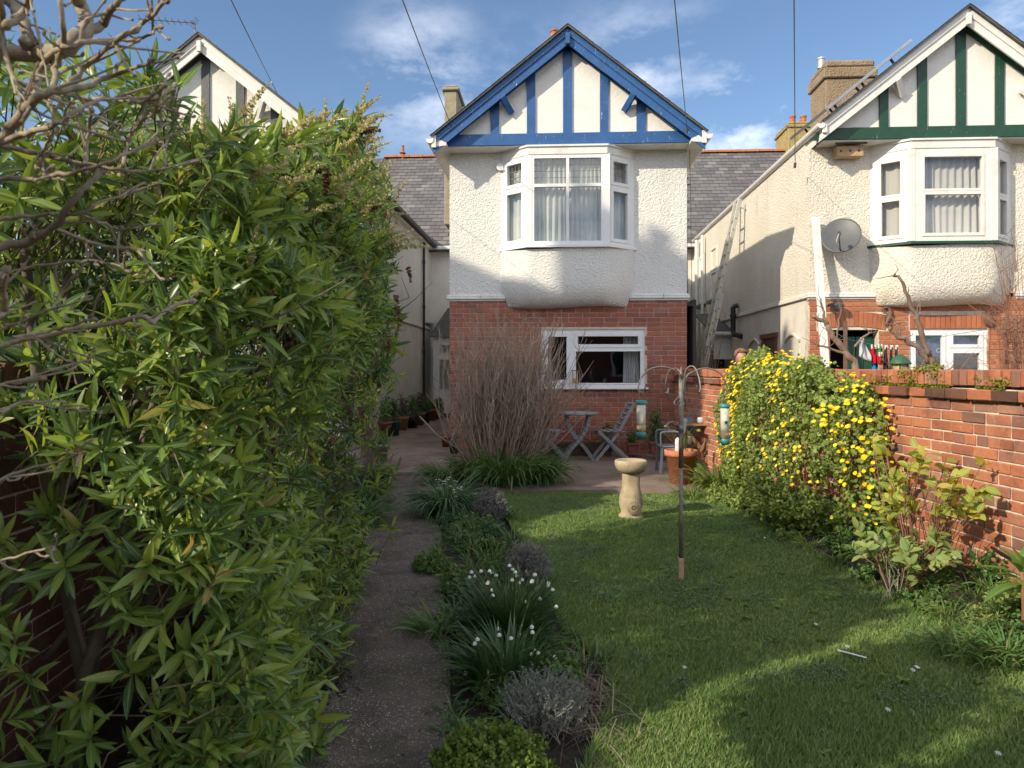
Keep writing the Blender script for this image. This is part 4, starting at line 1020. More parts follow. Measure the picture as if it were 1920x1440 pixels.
# summer snowflake clumps with nodding white bells
def bell(parent, pos, s=.0105):
    b = MB(); pos = Vector(pos) - Vector(parent.location)
    b.lathe([(s * .25, s * .75), (s * .8, s * .35), (s, -.35 * s), (s * .95, -.7 * s), (s * .55, -.55 * s)], pos, 8, wob=.06); return b.build('flower', MT['petal'], parent, smooth=True)
SG = 'clumps with nodding white bell flowers'
def snowflake(label, px, py, N, L, pts, w=.010, r0=.12, Y=None):
    g = G(px, py); p = plant('snowflake_clump', label, 'plant', g.x, g.y, 0, SG)
    tuft(p, 'foliage', blades(N, (g.x, g.y, .0), r0, L, 79, 1.1, w, 7), MT['strap_dark'])
    tuft(p, 'low_foliage', blades(N // 4, (g.x, g.y, .0), r0, L * .8, 58, 1.9, w, 7), MT['strap_dark'])
    l0 = Vector(p.location)
    for (qx, qy) in pts:
        q = P(qx, qy, g.y + random.uniform(-.14, .10)); st = Vector((g.x + random.uniform(-.08, .08), g.y, .03)); top = q + Vector((0, 0, .035))
        b = MB(); b.tube([st - l0, st.lerp(top, .6) - l0 + Vector((0, 0, .03)), top - l0, q + Vector((.004, 0, .012)) - l0], .0028, 4); b.build('flower_stem', MT['stalk'], p); bell(p, q)
    return p
snowflake('tall dark green clump with most of the white bells, in the middle of the border', 958, 1215, 330, .42, [(884, 1072), (890, 1080), (880, 1082), (902, 1070), (918, 1070), (922, 1073), (916, 1090), (914, 1093), (923, 1106), (924, 1116), (955, 1060), (961, 1067), (968, 1079), (960, 1087), (973, 1092), (998, 1088), (1003, 1077), (1002, 1077), (997, 1090), (979, 1087), (1028, 1093), (1028, 1098), (1036, 1105), (1012, 1122), (984, 1127), (1043, 1137), (930, 1078), (966, 1072)])
snowflake('lower dark green clump with a few white bells nearer the camera', 950, 1290, 190, .33, [(934, 1178), (936, 1190), (958, 1196), (998, 1185), (997, 1175), (917, 1220), (926, 1236), (940, 1243), (940, 1254), (1002, 1219), (1009, 1224), (997, 1226), (895, 1198), (890, 1206), (1016, 1266), (947, 1292), (916, 1313), (873, 1262), (1040, 1232)], r0=.14)
g = G(830, 1185); p = plant('violet_clump', 'small leafy clump with a pale violet flower by the path edge', 'plant', g.x, g.y); tuft(p, 'foliage', blades(110, (g.x, g.y, 0), .13, .24, 50, 1.2, .010, 5), MT['weed'])
# tufty small-leaved plants: a cloud of sprigs
def sprigs(parent, name, c, rad, n, mat, leaf=.02, tpl=ROUND, per=14, L=.12, up=.8, stem=None, seedn=0, kind='stuff'):
    """n sprigs in a squashed ball at c; each has a little stem set with leaves"""
    c = np.array(c); rad = np.array(rad)
    u = rng.normal(0, 1, (n, 3)); u /= np.linalg.norm(u, axis=1, keepdims=True); u[:, 2] = np.abs(u[:, 2]) * (1 if up > .3 else 1) if up >= 0 else u[:, 2]
    q = rng.random(n) ** (1 / 3) if seedn == 0 else rng.uniform(.75, 1.05, n)
    tip = c + u * rad * q[:, None]
    ax = u * np.array([1, 1, .6]) + np.array([0, 0, up]) + rng.normal(0, .35, (n, 3)); ax /= np.linalg.norm(ax, axis=1, keepdims=True)
    t = rng.random((n, per)); pos = tip[:, None] - ax[:, None] * ((1 - t) * L)[:, :, None]
    d = rng.normal(0, 1, (n, per, 3)) + ax[:, None] * .6; ups = ax[:, None] + rng.normal(0, .4, (n, per, 3))
    ln = leaf * rng.uniform(.6, 1.25, (n, per))
    V, F, a = leaves_data(tpl, pos.reshape(-1, 3), d.reshape(-1, 3), ups.reshape(-1, 3), ln.ravel(), None, np.repeat(rng.random(n), per) * .7 + rng.random(n * per) * .3)
    np_obj(name, V - np.array(parent.location)[None], F, mat, a, parent, kind)
    if stem is not None:
        k = min(n, 500); base = c.copy(); base[2] = 0; mbs = MB(); l0 = Vector(parent.location)
        for i in range(k):
            p1 = Vector(tip[i]) ; p0 = Vector(tip[i] - ax[i] * L * 1.6); pb = Vector((c[0] * .8 + tip[i][0] * .2, c[1] * .8 + tip[i][1] * .2, max(.0, c[2] - rad[2] * .4)))
            mbs.tube([pb - l0, p0 - l0, p1 - l0], [.003, .002, .001], 3, random.random(), False)
        mbs.build('stems', stem, parent, kind='stuff')
MT['twig'] = bark('twig_brown', (.18, .115, .08), (.30, .21, .15)); MT['twig_red'] = bark('twig_red', (.19, .085, .05), (.30, .15, .09)); MT['twig_grey'] = bark('twig_grey', (.20, .18, .16), (.33, .3, .27))
MT['branch'] = bark('pale_branch', (.20, .16, .115), (.50, .42, .30), lich=(.26, .25, .18), scale=34); MT['trunk'] = bark('trunk', (.11, .085, .07), (.20, .165, .13), lich=(.2, .2, .14)); MT['twig_shrub'] = bark('shrub_twig', (.27, .19, .14), (.50, .38, .28))
g = G(920, 985); p = plant('lavender_bush', 'grey twiggy lavender beside the white-flowered leek clump', 'plant', g.x, g.y, 0, 'grey lavender tufts'); sprigs(p, 'foliage', (g.x, g.y, .16), (.20, .16, .22), 260, MT['lavender'], .03, LANCE_S, 16, .14, 1.3, MT['twig_grey'])
g = G(990, 1105); p = plant('lavender_bush', 'grey twiggy lavender behind the tall snowflake clump', 'plant', g.x, g.y, 0, 'grey lavender tufts'); sprigs(p, 'foliage', (g.x, g.y, .14), (.18, .15, .21), 260, MT['lavender'], .028, LANCE_S, 16, .13, 1.3, MT['twig_grey'])
g = G(1010, 1385); p = plant('cotton_lavender', 'silver cotton lavender sprawling in the near border', 'plant', g.x, g.y); sprigs(p, 'foliage', (g.x + .02, g.y, .13), (.21, .17, .17), 330, MT['silver'], .013, LANCE_S, 26, .09, .9, MT['twig_grey'])
g = G(925, 1500); p = plant('mossy_shrub', 'low bright green feathery shrub at the bottom edge of the picture', 'plant', g.x, g.y); sprigs(p, 'foliage', (g.x, g.y, .1), (.24, .2, .16), 700, MT['cress'], .013, ROUND, 24, .05, .7)
for (px, py, lab) in ((810, 1075, 'low weeds creeping over the path edge beside the border'), (870, 1010, 'leafy green weeds under the leek clump')):
    g = G(px, py); p = plant('weed_patch', lab, 'weeds', g.x, g.y); sprigs(p, 'foliage', (g.x, g.y, .05), (.17, .2, .12), 170, MT['weed'], .035, LANCE_S, 12, .08, .8, MT['stalk'])
pe = plant('path_edge_weeds', 'small tufts of grass and weeds along both edges of the path', 'weeds', -.6, 5); pe['kind'] = 'stuff'
for k in range(46):
    y = random.uniform(2.5, 9.5); x = (path_r(y) - .01) if random.random() < .65 else path_l(y) + .03
    tuft(pe, 'grass_tuft', blades(random.randint(12, 34), (x + random.gauss(0, .03), y, .015), .035, random.uniform(.05, .13), 60, 1.9, .004, 4), random.choice([MT['weed'], MT['strap']]))
# border filler
b_ = plant('border_foliage', 'mixed low green plants filling the border between path and lawn', 'plants', .0, 5.2); b_['kind'] = 'stuff'
for y in np.arange(2.4, 8.0, .22):
    xa, xb = path_r(y) + .06, float(itp(LAWN_L, y)) - .02
    for k in range(2):
        x = random.uniform(xa, xb); k2 = random.random()
        if 2.6 < y < 3.4 and x > .15: continue
        if k2 < .5: sprigs(b_, 'foliage', (x, y, .05), (.14, .12, .13), 60, random.choice([MT['weed'], MT['weed'], MT['leek']]), .03, random.choice([LANCE_S, OVAL]), 12, .08, .8)
        else: tuft(b_, 'grass_tuft', blades(55, (x, y, 0), .08, .22, 68, 1.7, .005, 5), random.choice([MT['weed'], MT['strap']]))
# dry stalks lying in the near border
n = 800; c = np.array([.33, 3.35, .03]); pos = c + rng.normal(0, 1, (n, 3)) * [.09, .24, .025]; pos[:, 2] = np.abs(pos[:, 2]) + .01
d = rng.normal(0, 1, (n, 3)) * [1, 1, .25]; STK = leaf_template([(0, .012), (.5, .012), (1, .008)], 0, .25)
leaves('dry_stalks', STK, pos, d, np.tile([0, 0, 1.], (n, 1)), rng.uniform(.05, .16, n), MT['dry'])

# ------------------------------------------------------------------ the lawn's grass
def grass():
    n = 330000; u = rng.random(n); y = 2.0 + 6.9 * u ** 1.55; xl = itp(LAWN_L, y) - .03; xr = itp(LAWN_R, y) + .03
    x = xl + (xr - xl) * rng.random(n)
    far = np.array([8.75 + .15 * math.sin(max(0, q + .2) / 2.4 * math.pi) for q in np.linspace(-1, 3, 200)]); yl = np.interp(x, np.linspace(-1, 3, 200), far) - .02
    k = y < yl; x, y = x[k], y[k]; n = len(x)
    pn = np.sin(x * 2.1 + 1.3 * np.sin(y * 1.7)) * .5 + np.sin(y * 3.3 + x * 1.1 + 2) * .3 + np.sin(x * 7 + y * 5.3) * .2
    edge = np.exp(-np.minimum(x - itp(LAWN_L, y), itp(LAWN_R, y) - x) * 14)
    h = (.026 + .010 * pn + .03 * edge) * rng.uniform(.55, 1.35, n); a = rng.random(n) * 2 * np.pi; w = rng.uniform(.0013, .0026, n) * (1 + y * .16)
    ln = rng.uniform(.2, 1.0, n) * h; a2 = rng.normal(.9, 1.1, n)
    dx, dy = np.cos(a2) * ln, np.sin(a2) * ln; sx, sy = -np.sin(a) * w, np.cos(a) * w
    z0 = np.zeros(n) - .004
    b = np.stack([x, y, z0], 1)
    V = np.stack([b + np.stack([sx, sy, z0 * 0], 1), b - np.stack([sx, sy, z0 * 0], 1),
                  b + np.stack([dx * .4 + sx * .8, dy * .4 + sy * .8, h * .62], 1), b + np.stack([dx * .4 - sx * .8, dy * .4 - sy * .8, h * .62], 1), b + np.stack([dx, dy, h], 1)], 1)
    F = np.array([(0, 1, 3), (0, 3, 2), (2, 3, 4)])[None] + (np.arange(n) * 5)[:, None, None]
    pt_ = np.sin(x * 5.1 + 2 * np.sin(y * 2.9)) * np.sin(y * 4.3 + 1.5 * np.sin(x * 3.7)); rn = np.clip(.47 + .26 * pn + .16 * pt_ + rng.normal(0, .22, n), 0, .999)
    o = np_obj('grass', V.reshape(-1, 3), F.reshape(-1, 3), MT['grass'], {'rnd': np.repeat(rn, 5)}, None, 'stuff'); tag(o, 'short green grass of the lawn', 'grass')
MT['grass'] = foliage('grass_blade', [(0, (.10, .17, .045)), (.45, (.14, .23, .055)), (.8, (.19, .28, .07)), (.97, (.25, .30, .10)), (1, (.38, .34, .18))], rough=.55, trans=.3)
grass()
# clover and daisies in the lawn
def lawn_pts(n, y0=2.3, y1=8.5):
    y = rng.uniform(y0, y1, n); x = itp(LAWN_L, y) + (itp(LAWN_R, y) - itp(LAWN_L, y)) * rng.random(n); return x, y
MT['clover'] = foliage('clover_leaf', [(0, (.06, .12, .05)), (.6, (.09, .16, .08)), (1, (.14, .2, .12))], rough=.4, trans=.2)
x, y = lawn_pts(60000); nz = np.array([mnoise.noise(Vector((a * 1.3, b * 1.3, 3.1))) + .5 * mnoise.noise(Vector((a * 4, b * 4, 1))) for a, b in zip(x, y)]); k = nz > .22; x, y = x[k], y[k]; n = len(x)
wx_, wy_ = lawn_pts(260); 
n = 140 * 9; ang = rng.random(n) * 6.283; cx0 = np.repeat(wx_[:140], 9); cy0 = np.repeat(wy_[:140], 9)
leaves('lawn_weeds', OVAL, np.stack([cx0, cy0, np.full(n, .02)], 1), np.stack([np.cos(ang), np.sin(ang), rng.uniform(.1, .5, n)], 1), np.tile([0, 0, 1.], (n, 1)) + rng.normal(0, .2, (n, 3)), rng.uniform(.018, .042, n), MT['cress'])
n = len(x)
leaves('clover', ROUND, np.stack([x, y, rng.uniform(.018, .034, n)], 1), rng.normal(0, 1, (n, 3)) * [1, 1, .3], rng.normal(0, .3, (n, 3)) + [0, 0, 1], rng.uniform(.007, .015, n), MT['clover'])
for px, py, lab in ((1589, 1212, 'open white daisy just above the white plant label'), (1712, 1256, 'white daisy right of the plant label, beside the paper scrap'), (1665, 1330, 'lone white daisy in the lower right of the lawn'), (1284, 1251, 'white daisy in the grass below the feeder pole'), (1530, 1170, 'tiny white daisy between the feeder pole and the plant label'), (1872, 1412, 'white daisy nearest the camera at the lawn corner'), (1434, 1008, 'white daisy in the grass beside the yellow bush')):
    g = G(px, py, .03); b = MB()
    for k in range(9):
        a = k * .698; b.add([(0, 0, 0), (.009 * math.cos(a - .25), .009 * math.sin(a - .25), .001), (.014 * math.cos(a), .014 * math.sin(a), .0), (.009 * math.cos(a + .25), .009 * math.sin(a + .25), .001)], [(0, 1, 2, 3)])
    b.tube([(0, 0, 0), (0, 0, -.03)], .001, 4); o = b.build('daisy', MT['petal'], None); o.location = g; o.rotation_euler = (.35, .1, 0); tag(o, lab, 'daisy', 'daisies in the lawn')
# a yellow fallen flower, fallen leaves on the path
MT['fallen'] = foliage('fallen_leaf', [(0, (.16, .12, .08)), (.5, (.24, .2, .12)), (1, (.33, .31, .2))], rough=.7, trans=.1)
for px, py, lab in ((718, 1135, 'small curled leaf lying in the middle of the path beyond the litter'), (741, 1110, 'farthest pale leaf lying on the path'), (605, 1337, 'brown leaf lying by the dark leaf litter on the path'), (672, 1364, 'long pale leaf lying on the near left of the path'), (842, 1360, 'pale leaf standing on the right edge of the path'), (716, 1167, 'tiny leaf lying on the path level with the snowflake flowers'), (833, 1235, 'broad dull leaf lying against the border edge of the path'), (655, 1420, 'leaf nearest the camera on the path')):
    g = G(px, py, .026); o = bpy.data.objects.new('fallen_leaf', np_mesh('fallen_leaf', OVAL[0] * [1, .8, .5], OVAL[1], MT['fallen'])); link(o); o.location = g; s_ = random.uniform(.025, .05); o.scale = (s_,) * 3; o.rotation_euler = (random.uniform(-.3, .3), random.uniform(-.2, .2), random.random() * 6)
    tag(o, lab, 'leaf', 'fallen leaves on the path')
n = 260; g = G(615, 1295); pos = np.array([g.x, g.y, .03]) + rng.normal(0, 1, (n, 3)) * [.05, .09, .006]; MT['litter'] = foliage('litter', [(0, (.02, .015, .012)), (1, (.06, .045, .035))], rough=.9, trans=0)
n = 420; yy = rng.uniform(2.3, 10, n); sd = rng.random(n) < .5; xx = np.where(sd, path_l(yy) + np.abs(rng.normal(0, .09, n)), path_r(yy) - np.abs(rng.normal(0, .07, n))); kk = rng.random(n) < .25; xx = np.where(kk, path_l(yy) + .6 * rng.random(n), xx)
leaves('path_litter', LANCE_S, np.stack([xx, yy, np.full(n, .027)], 1), rng.normal(0, 1, (n, 3)) * [1, 1, .12], rng.normal(0, .3, (n, 3)) + [0, 0, 1], rng.uniform(.008, .032, n), MT['litter'])
n = len(pos)
leaves('leaf_litter', LANCE_S, pos, rng.normal(0, 1, (n, 3)) * [1, 1, .4], rng.normal(0, 1, (n, 3)), rng.uniform(.015, .05, n), MT['litter'])

# ------------------------------------------------------------------ the tall hedge-like hebe on the left
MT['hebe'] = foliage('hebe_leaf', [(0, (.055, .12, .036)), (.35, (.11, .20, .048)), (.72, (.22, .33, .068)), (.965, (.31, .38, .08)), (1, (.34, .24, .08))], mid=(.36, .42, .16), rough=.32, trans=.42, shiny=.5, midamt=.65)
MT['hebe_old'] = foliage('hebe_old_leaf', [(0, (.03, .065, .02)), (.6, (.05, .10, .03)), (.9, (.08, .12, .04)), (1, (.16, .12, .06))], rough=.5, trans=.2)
MT['hebe_stem'] = bark('hebe_stem', (.11, .09, .045), (.19, .17, .08))
MT['seed'] = foliage('seed_spike', [(0, (.34, .32, .13)), (.6, (.48, .45, .22)), (1, (.58, .52, .32))], rough=.8, trans=.3)
MT['seed_brown'] = foliage('seed_brown', [(0, (.12, .06, .04)), (1, (.26, .15, .09))], rough=.9, trans=.1)
def htop(y): return np.minimum(2.80 - .25 * np.maximum(y - 4.3, 0), 1.44 + .355 * y)
def hx(y, z):
    base = -.90 - .115 * (y - 2.8); ov = .06 + .135 * np.clip(y - 2.2, 0, 4); s_ = np.interp(z, [0, .5, 1.3, 1.8, 2.2, 2.6, 3.0], [0, .12, .55, 1.0, 1.0, .6, .1]); return base + ov * s_
hb = thing('hebe_hedge', 'towering evergreen hebe with long narrow leaves filling the left of the garden', 'shrub', (-1.5, 3.6, 0))
HL = np.array([-1.5, 3.6, 0.0])
def hn(v, s=1.0): return np.array([mnoise.noise(Vector(tuple(q * s))) for q in v])
T = []; A = []; Zn = []
n = 1200; y = 2.18 + 2.75 * rng.random(n); z = .12 + (htop(y) - .12) * rng.random(n); x = hx(y, z)
v = np.stack([x, y, z], 1); bump_ = hn(v, 1.25) * .34 + hn(v, 5) * .05; v[:, 0] += bump_ - rng.exponential(.07, n); T.append(v); A.append(rng.normal(0, .42, (n, 3)) + [.6, -.5, .62]); Zn += [0] * n
n = 520; x = -2.0 + (1.15) * rng.random(n); z = .05 + 2.35 * rng.random(n); y = 1.98 + .24 * (x + 1.9) + .18 * hn(np.stack([x, z, z * 0], 1), 2.2) + rng.exponential(.12, n)
v = np.stack([x, y, z], 1); hole = ((x < -1.12) & (z > 1.42) & (z < 1.98)) | ((x < -1.25) & (z > .25) & (z < 1.15)) | ((x < -1.0) & (z > .25) & (z < .8)); keep = ~hole | (rng.random(n) < .38); v = v[keep]; T.append(v); A.append(rng.normal(0, .42, (len(v), 3)) + [.3, -.8, .6]); Zn += [1] * len(v)
n = 430; y = 2.3 + 2.75 * rng.random(n); x = -2.0 + (hx(y, htop(y)) + 2.0) * rng.random(n); z = htop(y) - .06 + .10 * hn(np.stack([x, y, y * 0], 1), 2.0) - rng.exponential(.05, n) - .22 * np.clip((-1.2 - x) / .8, 0, 1) - .55 * np.clip((x - hx(y, htop(y)) + .55) / .55, 0, 1) ** 2; T.append(np.stack([x, y, z], 1)); A.append(rng.normal(0, .35, (n, 3)) + [.25, -.1, 1.0]); Zn += [2] * n
n = 220; x = -2.0 + 1.25 * rng.random(n); z = .3 + 2.4 * rng.random(n); T.append(np.stack([x, 4.95 + .1 * rng.random(n), z], 1)); A.append(rng.normal(0, .4, (n, 3)) + [.3, .7, .5]); Zn += [3] * n
# beyond the front left gap, the back of the shell seen through it
n = 200; y = 2.5 + 2.5 * rng.random(n); x = -2.05 + .25 * rng.random(n); z = 1.1 + 1.75 * rng.random(n); T.append(np.stack([x, y, z], 1)); A.append(rng.normal(0, .5, (n, 3)) + [-.3, -.4, .5]); Zn += [3] * n
n = 330; y = 2.2 + 3.2 * rng.random(n); z = .04 + .55 * rng.random(n) ** 1.3; x = path_l(y) + .06 - .35 * rng.random(n) + .08 * np.sin(y * 9); T.append(np.stack([x, y, z], 1)); A.append(rng.normal(0, .45, (n, 3)) + [.8, -.2, .35]); Zn += [4] * n
T = np.concatenate(T); A = np.concatenate(A); Zn = np.array(Zn); A /= np.linalg.norm(A, axis=1, keepdims=True)
low = (T[:, 2] < .9) & (Zn == 0) & (rng.random(len(T)) < .15); T, A, Zn = T[~low], A[~low], Zn[~low]
def rosettes(T, A, per, lmin, lmax):
    n = len(T); u, s, w = frames(A, np.tile([0.05, .1, 1.], (n, 1)) + rng.normal(0, .05, (n, 3)))
    k = np.arange(per)[None]; inner = (k / (per - 1)) ** .8                 # 0 = top of the shoot
    th_ = np.radians(14 + 72 * inner + rng.normal(0, 9, (n, per))); az = (k // 2) * (math.pi / 2) + (k % 2) * math.pi + rng.normal(0, .25, (n, per)) + rng.random((n, 1)) * 6.28
    rad = s[:, None] * np.cos(az)[:, :, None] + w[:, None] * np.sin(az)[:, :, None]
    d = u[:, None] * np.cos(th_)[:, :, None] + rad * np.sin(th_)[:, :, None]
    up = u[:, None] * np.sin(th_)[:, :, None] - rad * np.cos(th_)[:, :, None]
    pos = T[:, None] - u[:, None] * (inner * .085)[:, :, None]
    size = rng.uniform(lmin * .72, lmax * 1.08, (n, 1)) * (.62 + .38 * np.sin(np.pi * np.clip(inner * .9 + .1, 0, 1))) * rng.uniform(.8, 1.12, (n, per))
    d[:, :, 2] -= .16 * inner
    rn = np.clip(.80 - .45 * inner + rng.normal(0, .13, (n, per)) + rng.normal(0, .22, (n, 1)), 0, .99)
    return [q.reshape(-1, 3) for q in (pos, d, up)] + [size.ravel(), rn.ravel()]
dist = T[:, 1] + np.abs(T[:, 0]) * .1; near = (T[:, 1] < 3.3)
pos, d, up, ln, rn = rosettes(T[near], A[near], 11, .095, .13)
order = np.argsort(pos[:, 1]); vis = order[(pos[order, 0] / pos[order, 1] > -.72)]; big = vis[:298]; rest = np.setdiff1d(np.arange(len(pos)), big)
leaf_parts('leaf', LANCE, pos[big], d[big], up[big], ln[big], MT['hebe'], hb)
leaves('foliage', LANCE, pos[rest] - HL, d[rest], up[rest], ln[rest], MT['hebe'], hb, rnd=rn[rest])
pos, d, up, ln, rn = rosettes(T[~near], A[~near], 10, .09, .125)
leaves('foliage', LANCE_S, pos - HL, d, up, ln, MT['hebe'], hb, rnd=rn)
# older leaves inside
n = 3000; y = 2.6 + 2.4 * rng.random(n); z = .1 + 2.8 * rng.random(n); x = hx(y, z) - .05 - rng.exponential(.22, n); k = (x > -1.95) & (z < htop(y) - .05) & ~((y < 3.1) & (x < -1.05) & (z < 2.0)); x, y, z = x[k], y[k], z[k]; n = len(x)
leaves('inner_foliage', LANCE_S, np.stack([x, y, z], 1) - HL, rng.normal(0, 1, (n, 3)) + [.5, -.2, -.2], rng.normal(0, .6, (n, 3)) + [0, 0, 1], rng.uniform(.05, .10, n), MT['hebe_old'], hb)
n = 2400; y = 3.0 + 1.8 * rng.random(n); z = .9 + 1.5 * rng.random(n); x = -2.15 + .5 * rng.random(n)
leaves('dark_foliage', LANCE, np.stack([x, y, z], 1) - HL, rng.normal(0, 1, (n, 3)), rng.normal(0, .7, (n, 3)) + [0, -1, 0], rng.uniform(.08, .13, n), MT['hebe_old'], hb)  # dark leaves stand in for the shaded hollow of the hebe
b = MB()
for i in range(len(T)):
    p1 = Vector(T[i] - HL); a = Vector(A[i]); inward = Vector((-.5, .15, -.75)); 
    b.tube([p1, p1 - a * .10, p1 - a * .20 + inward * .05 + Vector((random.gauss(0, .02), random.gauss(0, .02), 0)), p1 - a * .22 + inward * random.uniform(.06, .22)], [.0018, .0024, .003, .004], 3, random.random(), False)
b.build('stems', MT['hebe_stem'], hb, kind='stuff')
n = 320; b = MB()
for i in range(n):
    y = 2.3 + 3.0 * random.random(); z = .1 + random.random() * (float(htop(y)) - .75); x = float(hx(y, z)) - .02 - random.random() * .55
    q = Vector((x, y, z)) - Vector(HL); d = Vector((random.gauss(.4, .6), random.gauss(-.1, .6), random.gauss(.5, .6))); d.normalize(); l = random.uniform(.12, .4); e = Vector((random.gauss(0, 1), random.gauss(0, 1), random.gauss(0, 1))) * .04
    b.tube([q, q + d * l * .5 + e, q + d * l], [.004, .003, .0015], 3, random.random(), False)
b.build('twigs', MT['trunk'], hb, kind='stuff')
def limb(parent, pts, r0, r1, mat, name='branch', wob=.03, n=9, loc=None):
    loc = Vector(parent.location); pts = [Vector(p) for p in pts]; out = []
    for i in range(len(pts) - 1):
        for k in range(4):
            t = k / 4; a = pts[max(i - 1, 0)]; b2 = pts[i]; c = pts[i + 1]; d2 = pts[min(i + 2, len(pts) - 1)]
            out.append(.5 * ((2 * b2) + (c - a) * t + (2 * a - 5 * b2 + 4 * c - d2) * t * t + (3 * b2 - a - 3 * c + d2) * t ** 3))
    out.append(pts[-1]); out = [p + Vector((random.gauss(0, 1), random.gauss(0, 1), random.gauss(0, 1))) * wob * .15 for p in out]
    N = len(out); rad = [(r0 + (r1 - r0) * i / (N - 1)) * random.uniform(.92, 1.1) for i in range(N)]
    m = MB(); m.tube([p - loc for p in out], rad, n, random.random()); return m.build(name, mat, parent, smooth=True), out
for (bx, by, tops) in ((-1.62, 2.75, [(-1.25, 2.5, 1.1), (-1.3, 3.0, 1.9), (-1.7, 2.6, 2.0)]), (-1.7, 3.3, [(-1.2, 3.2, 1.7), (-1.5, 3.8, 2.2), (-1.8, 3.0, 1.9)]), (-1.75, 4.1, [(-1.15, 4.2, 1.9), (-1.5, 4.4, 2.5)]), (-1.8, 4.8, [(-1.0, 4.8, 1.9), (-1.4, 5.0, 2.3), (-1.2, 4.5, 1.4)])):
    for (tx, ty, tz) in tops:
        limb(hb, [(bx, by, 0), (bx + .08, by - .05, .35), (bx * .55 + tx * .45, by * .5 + ty * .5, tz * .5), (tx, ty, tz)], .035, .014, MT['trunk'])
for k in range(26):
    y = random.uniform(2.5, 5.2); z = random.uniform(.6, 2.0); x1 = float(hx(y, z)) - .1
    limb(hb, [(-1.75, y + random.uniform(-.3, .3), z - .5), (-1.5, y, z - .15), (x1 - .15, y - .1, z), (x1, y - .15, z + .25)], .014, .005, MT['trunk'], n=6)
q0 = G(165, 1285)  # the leaning limb low in the front gap
limb(hb, [P(150, 1290, 2.55), P(190, 1180, 2.5), P(240, 1110, 2.45), P(300, 1060, 2.45), P(350, 1020, 2.5)], .024, .012, MT['trunk']); limb(hb, [P(160, 1230, 2.6), P(135, 1130, 2.62), P(120, 1010, 2.6), P(112, 880, 2.6)], .011, .008, MT['trunk'])
for cy_ in (1.1, 1.42): sprigs(hb, 'shade_foliage', (-1.38, cy_, 1.7), (.16, .30, 1.05), 300, MT['hebe'], .10, LANCE_S, 12, .14, .4)  # leaf clusters added left of the view to block sun from the lawn
# dried flower spikes along the top
def spike_mesh(nm, mat, n=110, L=1.0, wd=.12):
    t = np.sort(rng.random(n)); a = rng.random(n) * 6.283; c = np.stack([t, .10 * t * t, 0 * t], 1); rd = wd * (1 - .65 * t)
    d = np.stack([np.full(n, .25), np.cos(a), np.sin(a)], 1); pos = c; V, F, at_ = leaves_data(ROUND, pos, d, rng.normal(0, 1, (n, 3)), rd * rng.uniform(.7, 1.2, n))
    return np_mesh(nm, V, F, mat, at_)
sp = [spike_mesh('flower_spike', MT['seed']) for _ in range(4)]; sb_ = [spike_mesh('seed_head', MT['seed_brown'], 90, 1, .22) for _ in range(2)]
topi = np.where((Zn == 2) | ((Zn == 0) & (T[:, 2] > 2.1)))[0]; pick = rng.choice(topi, 230, replace=False)
for j, i in enumerate(pick):
    brown = j % 9 == 0
    o = bpy.data.objects.new('seed_head' if brown else 'flower_spike', random.choice(sb_ if brown else sp)); o.parent = hb; COL.objects.link(o)
    ax = Vector(A[i]) + Vector((.35, 0, .1)) + Vector((random.gauss(0, .35), random.gauss(0, .35), random.gauss(0, .2))); ax.normalize(); s_ = random.uniform(.12, .22) * (.5 if brown else 1)
    o.rotation_euler = ax.to_track_quat('X', 'Z').to_euler(); o.location = Vector(T[i] - HL) + ax * .02; o.scale = (s_,) * 3
for k in range(24):
    y = random.uniform(2.6, 5.2); z = random.uniform(.9, 2.4); x = float(hx(y, z)) - random.uniform(.0, .15); o = bpy.data.objects.new('seed_head', random.choice(sb_)); o.parent = hb; COL.objects.link(o); o.location = Vector((x, y, z)) - Vector(HL); o.scale = (.11,) * 3; o.rotation_euler = (0, R(80), random.random() * 6)

